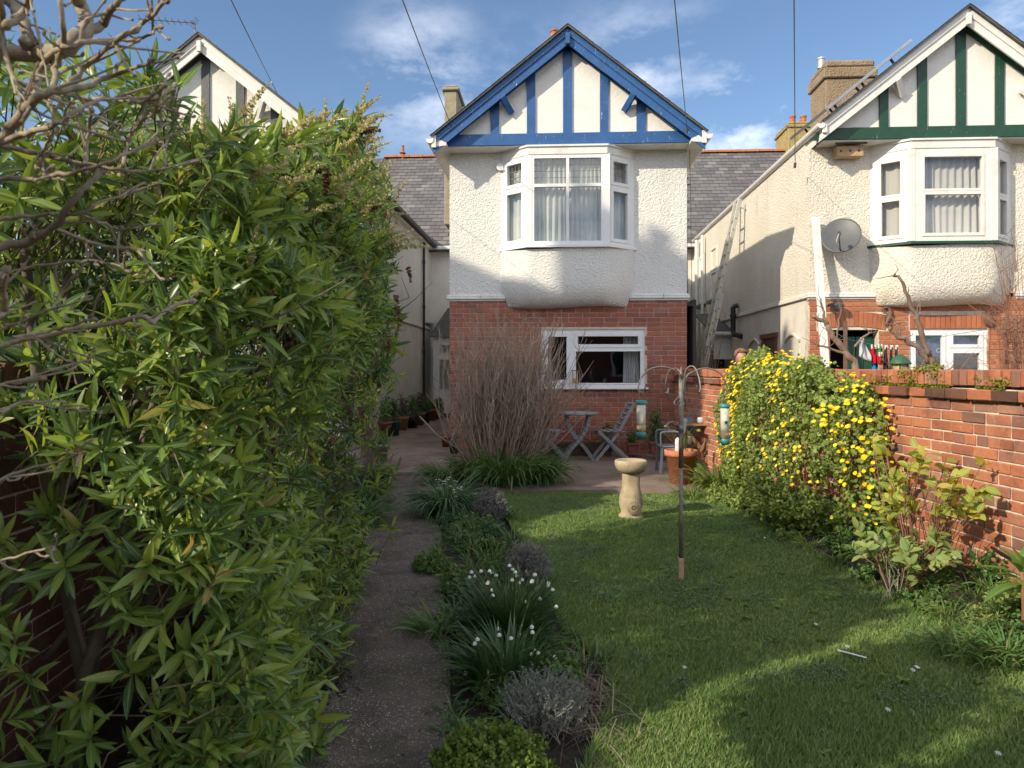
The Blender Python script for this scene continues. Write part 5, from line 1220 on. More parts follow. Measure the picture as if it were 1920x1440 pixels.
# ------------------------------------------------------------------ the bare shrub close to the camera
bs = thing('bare_shrub', 'leafless pale-barked shrub reaching in close at the left edge', 'shrub', (-1.15, 1.05, 0))
def z1_(l, Y): return [P(x / 4, y / 4, Y + .05 * math.sin(i * 1.3)) for i, (x, y) in enumerate(l)]
def z2_(l, Y): return [P(x / 4, 360 + y / 4, Y + .05 * math.sin(i * 1.1)) for i, (x, y) in enumerate(l)]
def z3_(l, Y): return [P(x / 4, 700 + y / 4, Y + .05 * math.sin(i)) for i, (x, y) in enumerate(l)]
BR = [(z1_([(-500, 300), (0, 385), (280, 400), (450, 375), (560, 290), (650, 210), (610, 60), (560, -60)], 1.25), .020, .015),
      (z1_([(-400, -300), (50, -20), (140, 110), (200, 230), (210, 300)], 1.3), .016, .011), (z1_([(650, 230), (760, 190), (800, 120), (830, 60), (960, -40)], 1.25), .011, .006),
      (z1_([(10, -20), (20, 250), (50, 450), (110, 600), (170, 780)], 1.2), .0065, .004), (z1_([(-400, 1300), (0, 1050), (150, 880), (260, 740), (420, 690), (640, 640), (820, 580), (960, 530), (1130, 460)], 1.15), .012, .003),
      (z1_([(260, 740), (300, 560), (360, 430), (470, 360), (600, 330), (880, 280), (1010, 220), (1130, 120), (1240, 10)], 1.2), .007, .004), (z1_([(480, 680), (620, 520), (760, 400), (880, 300), (980, 240)], 1.15), .006, .004),
      (z1_([(400, 690), (420, 520), (470, 360), (480, 200), (450, -20)], 1.15), .0065, .005), (z1_([(470, 690), (640, 740), (900, 750), (1100, 760), (1230, 700), (1310, 640)], 1.2), .005, .003),
      (z1_([(-300, 1150), (0, 1080), (200, 1000), (430, 930), (600, 820), (760, 740)], 1.15), .008, .003), (z1_([(920, 1250), (960, 1080), (1050, 930), (1190, 830), (1280, 780)], 1.25), .004, .002),
      (z1_([(-300, 1000), (0, 1100), (300, 1150), (600, 1230), (900, 1270), (1120, 1280), (1420, 1230)], 1.25), .007, .002), (z1_([(-300, 1400), (0, 1350), (330, 1330), (560, 1290), (850, 1190), (1100, 1080), (1230, 930)], 1.2), .006, .002),
      (z1_([(40, 200), (160, 120), (210, 20), (250, -60)], 1.2), .009, .006), (z1_([(330, 1330), (320, 1200), (350, 1080), (400, 960), (390, 800), (340, 500), (300, 260)], 1.2), .004, .002),
      (z1_([(640, 1300), (640, 1100), (680, 900), (690, 830)], 1.25), .005, .004), (z1_([(900, 280), (1010, 310), (1110, 260), (1190, 210)], 1.25), .004, .003), (z1_([(1220, 1240), (1250, 1050), (1290, 930), (1330, 860)], 1.3), .003, .002),
      (z2_([(-300, 550), (0, 420), (200, 380), (400, 260), (550, 60), (640, -40), (760, -160)], 1.35), .011, .006), (z2_([(-300, 260), (0, 210), (200, 180), (450, 170), (600, 160), (780, 70), (1000, 0)], 1.35), .006, .002),
      (z2_([(400, 260), (600, 350), (780, 410), (1030, 430)], 1.35), .005, .003), (z2_([(0, 620), (120, 590), (450, 530), (730, 520), (930, 560)], 1.3), .004, .002), (z2_([(600, 170), (780, 240), (900, 280), (1180, 240)], 1.35), .003, .002),
      (z2_([(-300, 1250), (0, 1150), (200, 1110), (700, 1010), (1080, 940), (1150, 980), (1230, 900), (1420, 810)], 1.5), .007, .005), (z2_([(-200, 1100), (0, 1030), (150, 980), (400, 880), (640, 810)], 1.4), .005, .002),
      (z2_([(400, 880), (430, 800), (500, 700), (590, 610)], 1.4), .004, .003), (z2_([(-200, 1000), (0, 920), (40, 860), (30, 700), (50, 600)], 1.3), .007, .005), (z2_([(100, 1090), (300, 1060), (500, 1010), (690, 950)], 1.4), .004, .003),
      (z3_([(-300, 120), (0, 80), (200, 60), (320, 40)], 1.3), .005, .003), (z3_([(-200, 900), (0, 800), (200, 720), (480, 650), (640, 590)], 1.35), .005, .002), (z3_([(0, 290), (200, 210), (400, 250), (600, 270)], 1.45), .005, .002),
      (z3_([(-300, 1460), (0, 1400), (200, 1350), (420, 1290), (420, 1220)], 1.4), .004, .002)]
tw = MB(); bl = Vector(bs.location)
for pts, r0, r1 in BR:
    o, out = limb(bs, pts, r0 * .8, r1 * .75, MT['branch'], wob=.009, n=8)
    for k in range(int(len(out) * .3)):
        i = random.randrange(3, len(out)) if len(out) > 4 else 1; a = out[i]; dd = (out[i] - out[i - 1]).normalized(); side = Vector((random.gauss(0, 1), random.gauss(0, .6), random.gauss(0, 1))).normalized()
        l = random.uniform(.02, .09); e = a + (dd * .9 + side * .7) * l; tw.tube([a - bl, a.lerp(e, .5) + side * .004 - bl, e - bl], [.0026, .002, .0015], 5, random.random()); tw.tube([e - dd * .002 - bl, e + dd * .005 - bl, e + dd * .011 - bl], [.0015, .0032, .0008], 5, random.random())
    e = out[-1]; dd = (out[-1] - out[-2]).normalized(); tw.tube([e - bl, e + dd * .008 - bl, e + dd * .018 - bl], [r1, r1 * 1.5, .001], 6, .8)
tw.build('twigs', MT['branch'], bs, kind='stuff')
limb(bs, [(-1.15, 1.05, 0), (-1.18, 1.1, .6), (-1.16, 1.15, 1.2), (-1.2, 1.2, 1.9), (-1.1, 1.2, 2.4)], .05, .03, MT['branch'], 'trunk', n=10)

# ------------------------------------------------------------------ brown leafless shrub in front of the middle house
g0 = Vector((-.17, 9.75, .04)); ts = thing('twiggy_shrub', 'dense brown leafless shrub in front of the red brick wall', 'shrub', g0)
b = MB()
for i in range(430):
    a = random.random() * 6.283; r_ = random.random() ** .6
    sx_ = math.cos(a) * r_ * .33; sy_ = math.sin(a) * r_ * .22; st = Vector((sx_, sy_, 0)); lean = Vector((math.cos(a) * r_ * .60 + .17 + random.gauss(0, .15), math.sin(a) * r_ * .30 + random.gauss(0, .10), 0))
    H = random.uniform(1.1, 2.35) * (1 - .12 * r_); pts = []
    bend = Vector((random.gauss(0, .09), random.gauss(0, .07), 0))
    for k in range(7):
        t = k / 6; pts.append(st + lean * (t ** 1.15) + bend * math.sin(t * 3.1) + Vector((random.gauss(0, .02), random.gauss(0, .02), H * t)))
    r0 = random.uniform(.005, .011); b.tube(pts, [r0 * (1 - .7 * k / 6) for k in range(7)], 4, random.random(), False)
    for k in range(random.randint(5, 10)):
        t = random.uniform(.3, .97); i0 = int(t * 6); p0 = pts[i0].lerp(pts[min(i0 + 1, 6)], t * 6 - i0); d = Vector((random.gauss(0, .5), random.gauss(0, .5), random.uniform(.7, 1.3))).normalized(); l = random.uniform(.08, .34)
        b.tube([p0, p0 + d * l * .5 + Vector((random.gauss(0, .01), 0, 0)), p0 + d * l + Vector((0, 0, .02))], [.0042, .003, .0016], 3, random.random(), False)
b.v = [p for p in b.v]; b.build('stems', MT['twig_shrub'], ts, kind='stuff')
b = MB()
for i in range(16):
    a = random.random() * 6.283; st = Vector((math.cos(a) * .28, math.sin(a) * .16, 0)); e = st + Vector((random.gauss(.12, .28), random.gauss(0, .1), random.uniform(.7, 1.1)))
    c = MB(); c.tube([st, st.lerp(e, .35) + Vector((random.gauss(0, .03), 0, 0)), st.lerp(e, .7) + Vector((random.gauss(0, .03), 0, 0)), e], [.017, .014, .011, .008], 6, random.random()); c.build('branch', MT['twig_shrub'], ts, smooth=True)
n = 260; pos = rng.normal(0, 1, (n, 3)) * [.5, .15, .2] + [.2, 0, .95]; leaves('bud_leaves', LANCE_S, pos, rng.normal(0, 1, (n, 3)), rng.normal(0, 1, (n, 3)), rng.uniform(.01, .03, n), MT['hebe_old'], ts)

# ------------------------------------------------------------------ the yellow-flowering bush against the right wall
MT['coron'] = foliage('coronilla_leaf', [(0, (.17, .235, .07)), (.4, (.25, .33, .09)), (.8, (.33, .42, .11)), (1, (.42, .50, .16))], rough=.55, trans=.38)
MT['yellow'] = foliage('yellow_petal', [(0, (.80, .58, .01)), (.6, (.92, .74, .02)), (1, (.95, .82, .06))], rough=.5, trans=.3)
yb = thing('flowering_bush', 'rounded grey-green bush covered in yellow flower clusters against the right wall', 'bush', (2.6, 7.4, 0))
YL = np.array([2.6, 7.4, 0])
EL = [((2.74, 8.25, .84), (.36, .95, .84)), ((2.68, 7.45, .74), (.42, .80, .86)), ((2.74, 6.75, .76), (.44, .74, .84)), ((2.90, 6.2, .70), (.34, .5, .72)), ((2.62, 7.75, .42), (.36, .75, .45)), ((2.60, 6.9, .40), (.40, .8, .42))]
def on_el(n, jit=.12, depth=.05):
    P_ = []; N_ = []
    tot = sum(r[1] * r[2] for _, r in EL)
    for c, r in EL:
        k = int(n * r[1] * r[2] / tot); u = rng.normal(0, 1, (k, 3)); u /= np.linalg.norm(u, axis=1, keepdims=True); u[:, 0] = np.where(rng.random(k) < .75, -np.abs(u[:, 0]), u[:, 0])
        p = np.array(c) + u * np.array(r); nn = u / np.array(r); nn /= np.linalg.norm(nn, axis=1, keepdims=True)
        ns = np.array([mnoise.noise(Vector(tuple(q * 3.1))) * .11 + mnoise.noise(Vector(tuple(q * 8))) * .05 for q in p]); p = p + nn * (ns - rng.exponential(depth, k))[:, None]
        ins = np.zeros(k, bool)
        for c2, r2 in EL:
            if c2 is c: continue
            ins |= (((p - np.array(c2)) / (np.array(r2) * .9)) ** 2).sum(1) < 1
        ok = ~ins & (p[:, 2] > .06); P_.append(p[ok]); N_.append(nn[ok])
    return np.concatenate(P_), np.concatenate(N_)
tip, nn = on_el(7000); n = len(tip); per = 13
SM = leaf_template([(0, .12), (.5, .42), (1, .2)], .15, .15)
ax = nn * .8 + [0, 0, .5] + rng.normal(0, .45, (n, 3)); ax /= np.linalg.norm(ax, axis=1, keepdims=True)
t = rng.random((n, per)); pos = tip[:, None] - ax[:, None] * ((1 - t) * .10)[:, :, None] + rng.normal(0, .006, (n, per, 3)); d = rng.normal(0, 1, (n, per, 3)) + ax[:, None] * .8
up = nn[:, None] + rng.normal(0, .55, (n, per, 3)); rn = np.clip(np.repeat(rng.random(n), per) * .6 + rng.random(n * per) * .4, 0, .99)
leaves('foliage', SM, pos.reshape(-1, 3) - YL, d.reshape(-1, 3), up.reshape(-1, 3), rng.uniform(.020, .036, n * per), MT['coron'], yb, rnd=rn)
tp, nn2 = on_el(4200, depth=.16); k = len(tp); leaves('inner_foliage', SM, tp - YL, rng.normal(0, 1, (k, 3)), nn2 + rng.normal(0, .6, (k, 3)), rng.uniform(.03, .05, k), MT['coron'], yb)
b = MB()
for i in range(350):
    q = Vector(tip[rng.integers(n)] - YL); r_ = Vector((.15, q.y * .75, max(.02, q.z * .35))); m_ = q.lerp(r_, .45) + Vector((random.gauss(0, .03), random.gauss(0, .03), random.gauss(0, .03))); b.tube([q, q.lerp(m_, .5), m_], [.0015, .003, .005], 3, random.random(), False)
b.build('twigs', MT['twig'], yb, kind='stuff')
for i in range(14):
    yy_ = random.uniform(-1.0, 1.1); limb(yb, [(2.72, 7.4 + yy_ * .7, 0), (2.62 + random.uniform(-.1, .1), 7.4 + yy_ * .85, .35), (2.5, 7.4 + yy_, .8)], .018, .006, MT['twig'], n=6)
def head_mesh():
    b = MB()
    for i in range(9):
        a = i * 6.283 / 9 + random.random() * .3; e = .35 + .5 * random.random(); d = Vector((math.cos(a) * math.cos(e), math.sin(a) * math.cos(e), math.sin(e))); s = Vector((-math.sin(a), math.cos(a), 0)); c = d * .35
        b.add([c * .2, c + s * .28, d * .95 + s * .26 + Vector((0, 0, .1)), d * 1.05, d * .95 - s * .26 + Vector((0, 0, .1)), c - s * .28], [(0, 1, 2, 3), (0, 3, 4, 5)], .2 + .6 * random.random())
    me = bpy.data.meshes.new('flower_head'); me.from_pydata(b.v, [], b.f); me.materials.append(MT['yellow']); me.attributes.new('rnd', 'FLOAT', 'POINT').data.foreach_set('value', np.array(b.r, dtype=np.float32)); return me
hm = [head_mesh() for _ in range(5)]
more_heads = MB()
fp, fn = on_el(2600, depth=.002); w_ = np.zeros(len(fp))
for i, q in enumerate(fp):
    topness = fn[i][2]; f1 = mnoise.noise(Vector(tuple(q * 2.4 + 7))); w_[i] = max(0, .25 + f1 * 1.3) * (1.2 + 1.2 * (q[2] - .9)) * (1.4 if q[2] > 1.35 and q[1] > 8 else 1) * (1.5 if (.95 < q[2] < 1.4 and q[1] < 7.3) else 1) * (.06 if q[2] < .55 else .4 if q[2] < .95 else 1) * (fn[i][0] < .25)
w_ = w_ ** 2.3; sel = rng.choice(len(fp), 500, replace=False, p=w_ / w_.sum())
for i in sel[298:]:
    c = Vector(fp[i] - YL) + Vector(fn[i]) * .02; R3 = (Vector(fn[i]) * .7 + Vector((-.1, -.1, .6))).to_track_quat('Z', 'Y').to_matrix(); src = random.choice(hm); s_ = random.uniform(.014, .023)
    more_heads.add([R3 @ (v.co * s_) + c for v in src.vertices], [tuple(q.vertices) for q in src.polygons], .3 + .5 * random.random())
more_heads.build('flower_heads', MT['yellow'], yb, kind='stuff')
for i in sel[:298]:
    o = bpy.data.objects.new('flower_head', random.choice(hm)); o.parent = yb; COL.objects.link(o); o.location = Vector(fp[i] - YL) + Vector(fn[i]) * .02; nv = Vector(fn[i]) * .7 + Vector((-.1, -.1, .6)); o.rotation_euler = nv.to_track_quat('Z', 'Y').to_euler(); s_ = random.uniform(.017, .028); o.scale = (s_,) * 3

# ------------------------------------------------------------------ right bed plants
def broad_shrub(label, base, nst, H, spread, nleaf, lf, mat, stem, name='hydrangea'):
    p = thing(name, label, 'shrub', base); tips = []
    for i in range(nst):
        a = random.random() * 6.283; r_ = random.random() ** .5; e = Vector((math.cos(a) * r_ * spread[0], math.sin(a) * r_ * spread[1], H * random.uniform(.5, 1.05))); s = Vector((math.cos(a) * .06, math.sin(a) * .06, 0)); mid = s.lerp(e, .5) + Vector((random.gauss(0, .03), random.gauss(0, .03), .04))
        m = MB(); m.tube([s, s.lerp(mid, .5), mid, mid.lerp(e, .6) + Vector((random.gauss(0, .01), 0, 0)), e], [.0045, .004, .0036, .003, .002], 5, random.random()); m.build('stem', stem, p, smooth=True); tips.append((e, (e - mid).normalized())); 
        if random.random() < .5: f = mid + Vector((random.gauss(0, .1), random.gauss(0, .1), random.uniform(.08, .2))); m = MB(); m.tube([mid, f], [.0035, .002], 4); m.build('stem', stem, p); tips.append((f, (f - mid).normalized()))
    pos = []; d = []; up = []; 
    for i in range(nleaf):
        e, ax = random.choice(tips); a = random.random() * 6.283; _, s, t = basis(ax); o = (s * math.cos(a) + t * math.sin(a)); pos.append(tuple(e - ax * random.uniform(0, .12))); dd = (o * random.uniform(.5, 1.2) + ax * random.uniform(.1, .9)); d.append(tuple(dd)); up.append((random.gauss(-.5, .5), random.gauss(-.3, .5), 1.0))
    pos = np.array(pos); d = np.array(d); up = np.array(up); ln = rng.uniform(lf[0], lf[1], nleaf)
    k = min(290, nleaf); me = np_mesh('leaf', OVAL[0], OVAL[1], mat, {'mid': OVAL[2]}); dd_, s_, n_ = frames(d, up)
    for i in range(k):
        o = bpy.data.objects.new('leaf', me); COL.objects.link(o); o.parent = p; o.matrix_local = Matrix([(dd_[i][q] * ln[i], s_[i][q] * ln[i], n_[i][q] * ln[i], pos[i][q]) for q in range(3)] + [(0, 0, 0, 1)])
    return p
MT['lime'] = foliage('lime_leaf', [(0, (.20, .28, .05)), (.4, (.32, .40, .06)), (.8, (.45, .46, .08)), (.96, (.5, .40, .08)), (1, (.38, .2, .08))], mid=(.5, .5, .2), rough=.5, trans=.4)
MT['palegreen'] = foliage('pale_green_leaf', [(0, (.16, .24, .07)), (.6, (.24, .32, .09)), (1, (.33, .38, .12))], mid=(.3, .34, .15), rough=.5, trans=.35)
broad_shrub('sprawling shrub with lime-yellow leaves on reddish stems before the sunlit wall', (2.72, 5.05, .10), 26, .84, (.34, .62), 288, (.055, .105), MT['lime'], MT['twig_red'])
broad_shrub('lower pale green leafy shrub on brown stems at the lawn edge of the bed', (2.52, 4.85, .05), 16, .42, (.28, .45), 220, (.05, .09), MT['palegreen'], MT['twig_red'])
# big rosette with long ribbed leaves at the right edge
er = thing('big_leaf_rosette', 'plant with long ribbed pointed leaves in a rosette at the right edge', 'plant', (2.72, 3.98, 0))
MT['bigleaf'] = foliage('ribbed_leaf', [(0, (.10, .19, .035)), (.6, (.15, .26, .05)), (1, (.2, .3, .07))], mid=(.30, .40, .14), rough=.45, trans=.35)
BL = leaf_template([(0, .02), (.12, .06), (.3, .12), (.5, .15), (.7, .13), (.88, .07), (1, .005)], .35, .35)
m = MB(); m.tube([(0, 0, 0), (.01, 0, .2), (0, 0, .42)], [.014, .012, .010], 8); m.build('stem', MT['twig_red'], er, smooth=True)
K = 18; az = np.arange(K) * 2.4; el = np.radians(np.linspace(-25, 78, K)); d = np.stack([np.cos(az) * np.cos(el), np.sin(az) * np.cos(el), np.sin(el)], 1); pos = np.array([0, 0, .40]) + np.stack([0 * az, 0 * az, np.linspace(-.08, .04, K)], 1)
leaf_parts('leaf', BL, pos + np.array([2.72, 3.98, 0]), d, np.tile([0, 0, 1.], (K, 1)), np.linspace(.27, .13, K), MT['bigleaf'], er)
# bright clump of lily leaves beside the terracotta pot
g = G(1350, 925); ll = thing('lily_clump', 'sunlit clump of broad strap leaves between the terracotta pot and the yellow bush', 'plant', (g.x, g.y, 0))
V, F, a = blades(110, (g.x - .0, g.y, 0), .20, .60, 68, 1.5, .021, 7); nb_ = 2 * 7; me = None
k = len(F) // 14; order = range(k)
for i in order:
    m_ = np_mesh('leaf', V[i * 24:(i + 1) * 24] - np.array(ll.location)[None], F[i * 14:(i + 1) * 14] - i * 24, MT['strap_pale'], {kk: vv[i * 24:(i + 1) * 24] for kk, vv in a.items()}); link(bpy.data.objects.new('leaf', m_), ll)
g2 = G(1300, 935); tuft(ll, 'small_leaves', blades(120, (g2.x, g2.y, 0), .16, .26, 60, 1.6, .008), MT['strap_pale'])
# low mixed planting in the right bed
rb = plant('bed_foliage', 'mixed low green plants and weeds along the right flower bed', 'plants', 2.7, 5.5); rb['kind'] = 'stuff'
for y in np.arange(2.6, 8.6, .16):
    xa = float(itp(LAWN_R, y)); xb = wall_r(y) - .05
    for k in range(3):
        x = random.uniform(xa + .0, xb); f = (x - xa) / (xb - xa); z = bedz(x, y); k2 = random.random()
        mt_ = random.choice([MT['palegreen'], MT['weed'], MT['weed'], MT['strap']]) if y < 6 else random.choice([MT['weed'], MT['coron'], MT['palegreen']])
        if k2 < .6: sprigs(rb, 'foliage', (x, y, z + .04), (.13, .13, .06 + .14 * f), 46, mt_, .03, random.choice([LANCE_S, OVAL, ROUND]), 10, .07, .8)
        else: tuft(rb, 'grass_tuft', blades(50, (x, y, z), .07, .16 + .12 * f, 64, 1.8, .005, 5), mt_)
for (px, py, c) in ((1850, 1165, 3), (1800, 1215, 2), (1890, 1180, 3), (1900, 1240, 3)):
    g = G(px, py); 
    for k in range(c): x = g.x + random.gauss(0, .08); y = g.y + random.gauss(0, .1); tuft(rb, 'grass_tuft', blades(70, (x, y, .02), .1, .22, 60, 1.7, .007, 5), MT['weed'])
b = MB()
for i in range(9): a = Vector((2.45 + random.gauss(0, .06), 4.75 + random.gauss(0, .05), .0)); b.tube([a, a + Vector((random.gauss(0, .05), random.gauss(0, .05), .2)), a + Vector((random.gauss(0, .1), random.gauss(0, .08), random.uniform(.25, .45)))], [.003, .003, .001], 4, random.random(), False)
o = b.build('dead_stems', MT['twig_grey']); tag(o, 'dead grey stems standing at the lawn edge of the right bed', 'stems', kind='stuff')

# ------------------------------------------------------------------ things on the lawn
def pz(y): return .05 + .09 * min(1, max(0, (y - 8.9) / 2.8))
metal_old = plain('weathered_metal', (.20, .19, .17), .55, .35, 30, .001, 80, metal=.3, dirt=(.28, .12, .06), dscale=9, damt=.8)
teal = plain('teal_plastic', (.03, .22, .20), .4, .15, 8, 0)
clear = None
t = NT('seed_tube'); col = t.ramp(t.noise(45, 4), [(.3, (.42, .38, .30)), (.7, (.62, .58, .48))]); t.fin(col, .35, None, None, .6); MT['seed_tube'] = t.m
t = NT('seeds'); t.fin(t.ramp(t.noise(90, 3, .8), [(.35, (.25, .13, .06)), (.55, (.55, .38, .22)), (.7, (.12, .08, .05))]), .8, t.bump(t.noise(120, 2), .004)); MT['seeds'] = t.m
g = G(1277, 1090); fpole = thing('feeder_pole', 'tall rusty bird feeder pole with curled hooks standing in the lawn', 'bird feeder pole', g)
YP = g.y
def zz8(l, dy=0.0): return [P(1180 + x / 6, 660 + y / 6, YP + dy * i / max(1, len(l) - 1)) - g for i, (x, y) in enumerate(l)]
def smooth(pts, k=5):
    out = []; pts = [Vector(p) for p in pts]
    for i in range(len(pts) - 1):
        a = pts[max(i - 1, 0)]; b = pts[i]; c = pts[i + 1]; d = pts[min(i + 2, len(pts) - 1)]
        for q in range(k):
            t = q / k; out.append(.5 * ((2 * b) + (c - a) * t + (2 * a - 5 * b + 4 * c - d) * t * t + (3 * b - a - 3 * c + d) * t ** 3))
    return out + [pts[-1]]
m = MB(); m.tube([(0, 0, .12), (0, 0, .80)], .0135, 10); m.tube([(0, 0, .80), (0, 0, 1.42)], .0165, 10); m.tube([(0, 0, 1.05), (0, 0, 1.1)], .019, 10); m.tube([(0, 0, 1.42), (0, 0, 1.46), (0, 0, 1.515)], [.017, .010, .001], 8); m.build('pole', metal_old, fpole, smooth=True)
m = MB(); m.box((0, 0, .08), (.036, .03, .17), None, .004); m.build('wooden_stake', wood_pale, fpole)
for l, dy in (([(575, 480), (575, 300), (550, 240), (480, 190), (350, 165), (220, 200), (130, 300), (100, 400), (105, 440), (140, 455), (170, 430), (175, 400)], -.15),
          ([(605, 480), (600, 290), (560, 210), (500, 185), (440, 230), (410, 350), (410, 450), (430, 470), (440, 400)], .28), ([(605, 480), (620, 290), (640, 200), (690, 160), (740, 180), (780, 280), (800, 400), (785, 450), (760, 440), (760, 380)], -.2),
          ([(620, 480), (635, 290), (720, 220), (820, 185), (920, 190), (1020, 240), (1080, 340), (1110, 430), (1095, 470), (1080, 440)], .15), ([(575, 500), (520, 540), (505, 580), (540, 600), (575, 560)], -.05), ([(610, 500), (640, 560), (625, 605), (600, 560)], .05),
          ([(575, 860), (535, 805), (480, 785), (430, 810), (415, 850)], -.08), ([(415, 455), (440, 500), (465, 550)], .28)):
    m = MB(); m.tube(smooth(zz8(l, dy), 4), .0055, 7); m.build('hook', metal_old, fpole, smooth=True)
def feeder(label, px, pyt, pyb, seeds, dy):
    top = P(px, pyt, YP + dy); bot = P(px, pyb, YP + dy); h = top.z - bot.z; r = thing('bird_feeder', label, 'bird feeder', bot, 0, 'tube bird feeders on the pole')
    m = MB(); m.lathe([(.031, .04), (.031, h - .02), (.029, h - .02), (.029, .045)], n=20); m.build('tube', MT['seed_tube'] if not seeds else MT['seed_tube'], r, smooth=True)
    m = MB(); m.lathe([(.034, h - .03), (.036, h - .025), (.036, h - .004), (.02, h)], n=20); m.build('lid', teal, r, smooth=True)
    m = MB(); m.lathe([(.018, 0), (.034, .012), (.036, .03), (.030, .05), (.02, .055)], n=20); m.build('base_tray', teal, r, smooth=True)
    m = MB(); m.tube([(-.03, 0, h - .02), (-.012, 0, h + .05), (0, 0, h + .075), (.012, 0, h + .05), (.03, 0, h - .02)], .0018, 5); m.build('wire_handle', metal_old, r)
    m = MB(); m.lathe([(.0318, .045), (.0318, .09)], n=20); m.build('seeds', MT['seeds'], r, smooth=True)
    for (a, z) in ((-1.57, h * .55), (-.2, h * .2), (3.3, h * .2), (1.4, h * .55)) if seeds else ():
        c = Vector((.034 * math.cos(a), .034 * math.sin(a), z)); d = Vector((math.cos(a), math.sin(a), 0))
        m = MB(); m.tube([c - d * .004, c + d * .006], .013, 12); m.build('port_ring', teal, r); m = MB(); m.tube([c + d * .0061, c + d * .0068], .008, 12); m.build('port_hole', MT['black'], r)
        m = MB(); m.tube([c + Vector((0, 0, -.016)), c + d * .03 + Vector((0, 0, -.018))], .003, 6); m.build('perch', teal, r)
feeder('half empty tube feeder with teal cap hanging from the left arm of the pole', 1202, 750, 822, False, -.15)
feeder('full tube feeder with feeding holes hanging from the right arm of the pole', 1359, 757, 834, True, .15)

stone = plain('sandstone', (.42, .34, .22), .9, .2, 10, .005, 70, dirt=(.22, .17, .11), dscale=5, damt=.8)
g = G(1183, 972); bb = thing('bird_bath', 'weathered stone bird bath with ammonite carving on the lawn', 'bird bath', g); 
m = MB(); m.lathe([(.085, .455), (.12, .465), (.15, .50), (.163, .54), (.160, .575), (.148, .585), (.13, .575), (.11, .55), (.05, .54), (.0, .538)], n=36, wob=.012); m.build('bowl', stone, bb, smooth=True)
m = MB()
def sqring(w, d, z, k=.8, n=20):
    out = []
    for j in range(n):
        a = 2 * math.pi * j / n; c, s_ = math.cos(a), math.sin(a); e = (abs(c) ** 5 + abs(s_) ** 5) ** (-.2); e = e * k + (1 - k); out.append((c * w * e, s_ * d * e, z))
    return out
prof = [(.118, .10, .0, .9), (.122, .105, .03, .8), (.100, .09, .05, .6), (.098, .09, .08, .3), (.115, .10, .13, .2), (.120, .105, .18, .1), (.112, .10, .23, .2), (.094, .085, .29, .5), (.085, .078, .34, .8), (.086, .08, .42, .9), (.090, .085, .457, .8)]
V = []; F = []; n = 20
for w_, d_, z, k in prof: V += sqring(w_, d_, z, k)
for i in range(len(prof) - 1):
    for j in range(n): F.append((i * n + j, i * n + (j + 1) % n, (i + 1) * n + (j + 1) % n, (i + 1) * n + j))
m.add(V, F); m.build('pedestal', stone, bb, smooth=True)
m = MB()
for k in range(22):
    a = 2 * math.pi * k / 22; c, s_ = math.cos(a), math.sin(a); cx, cz = .012, .125
    m.bar((cx + c * .022, -.116, cz + s_ * .022), (cx + c * .070, -.104, cz + s_ * .070), .009, .026, (0, 1, 0), .003)
m.tube([(.012 + .014 * math.cos(q * .7) * (1 - q * .05), -.124, .125 + .014 * math.sin(q * .7) * (1 - q * .05)) for q in range(14)], .005, 5); m.build('ammonite_carving', stone, bb)
for k in range(4): a = .785 + k * 1.571; m = MB(); m.lathe([(.035, 0), (.04, .02), (.03, .035), (.005, .04)], (.10 * math.cos(a), .09 * math.sin(a), 0), 10); m.build('foot', stone, bb, smooth=True)
rr = blades(60, (g.x, g.y, 0), .17, .10, 60, 1.6, .004, 4); o = np_obj('tuft_grass', rr[0], rr[1], MT['grass'], rr[2], None, 'stuff'); tag(o, 'longer grass left round the foot of the bird bath', 'grass')
g = G(1597, 1236); o = MB().box((0, 0, .006), (.017, .14, .003), None, .001).build('plant_label', MT['upvc'], None); o.location = g + Vector((0, 0, .022)); o.rotation_euler = (.05, .04, R(52)); tag(o, 'white plastic plant label lying on the lawn', 'label')
o = MB().box((0, 0, 0), (.016, .03, .003), None, .001).build('paper_scrap', MT['upvc'], None); o.location = G(1720, 1262) + Vector((0, 0, .03)); tag(o, 'little white scrap near the plant label, right of it', 'litter')

# ------------------------------------------------------------------ patio furniture
greywood = plain('grey_painted_wood', (.24, .25, .26), .7, .2, 12, .002, 60); 
tY = 11.25; tX = P(1083, 0, tY).x; zt = pz(tY)
tb = thing('bistro_table', 'round slatted grey bistro table on crossed curved legs by the brick wall', 'table', (tX, tY, zt))
H = .70
for k in range(-4, 5):
    w = .066; y = k * w; hx_ = math.sqrt(max(.001, .30 ** 2 - y * y)); m = MB(); m.box((0, y, H), (hx_ * 2, w - .012, .02), None, .004); m.build('slat', greywood, tb)
m = MB(); m.tube([(.297 * math.cos(a), .297 * math.sin(a), H - .008) for a in [i * math.pi / 16 for i in range(33)]], .012, 6); m.build('rim', greywood, tb)
for sy in (-.16, .16):
    for sg in (-1, 1):
        pts = [(-.17 * sg, sy + .03 * sg, H - .02), (-.13 * sg, sy + .03 * sg, H - .2), (-.02 * sg, sy + .03 * sg, H * .45), (.12 * sg, sy + .03 * sg, .16), (.22 * sg, sy + .03 * sg, 0.0)]; pts = smooth(pts, 3); m = MB()
        for i in range(len(pts) - 1): m.bar(pts[i], pts[i + 1] + (pts[i + 1] - pts[i]) * .12, .022, .05, (1, 0, .2))
        m.build('leg', greywood, tb)
m = MB(); m.bar((0, -.19, H * .45), (0, .19, H * .45), .03, .03); m.build('cross_bar', greywood, tb)
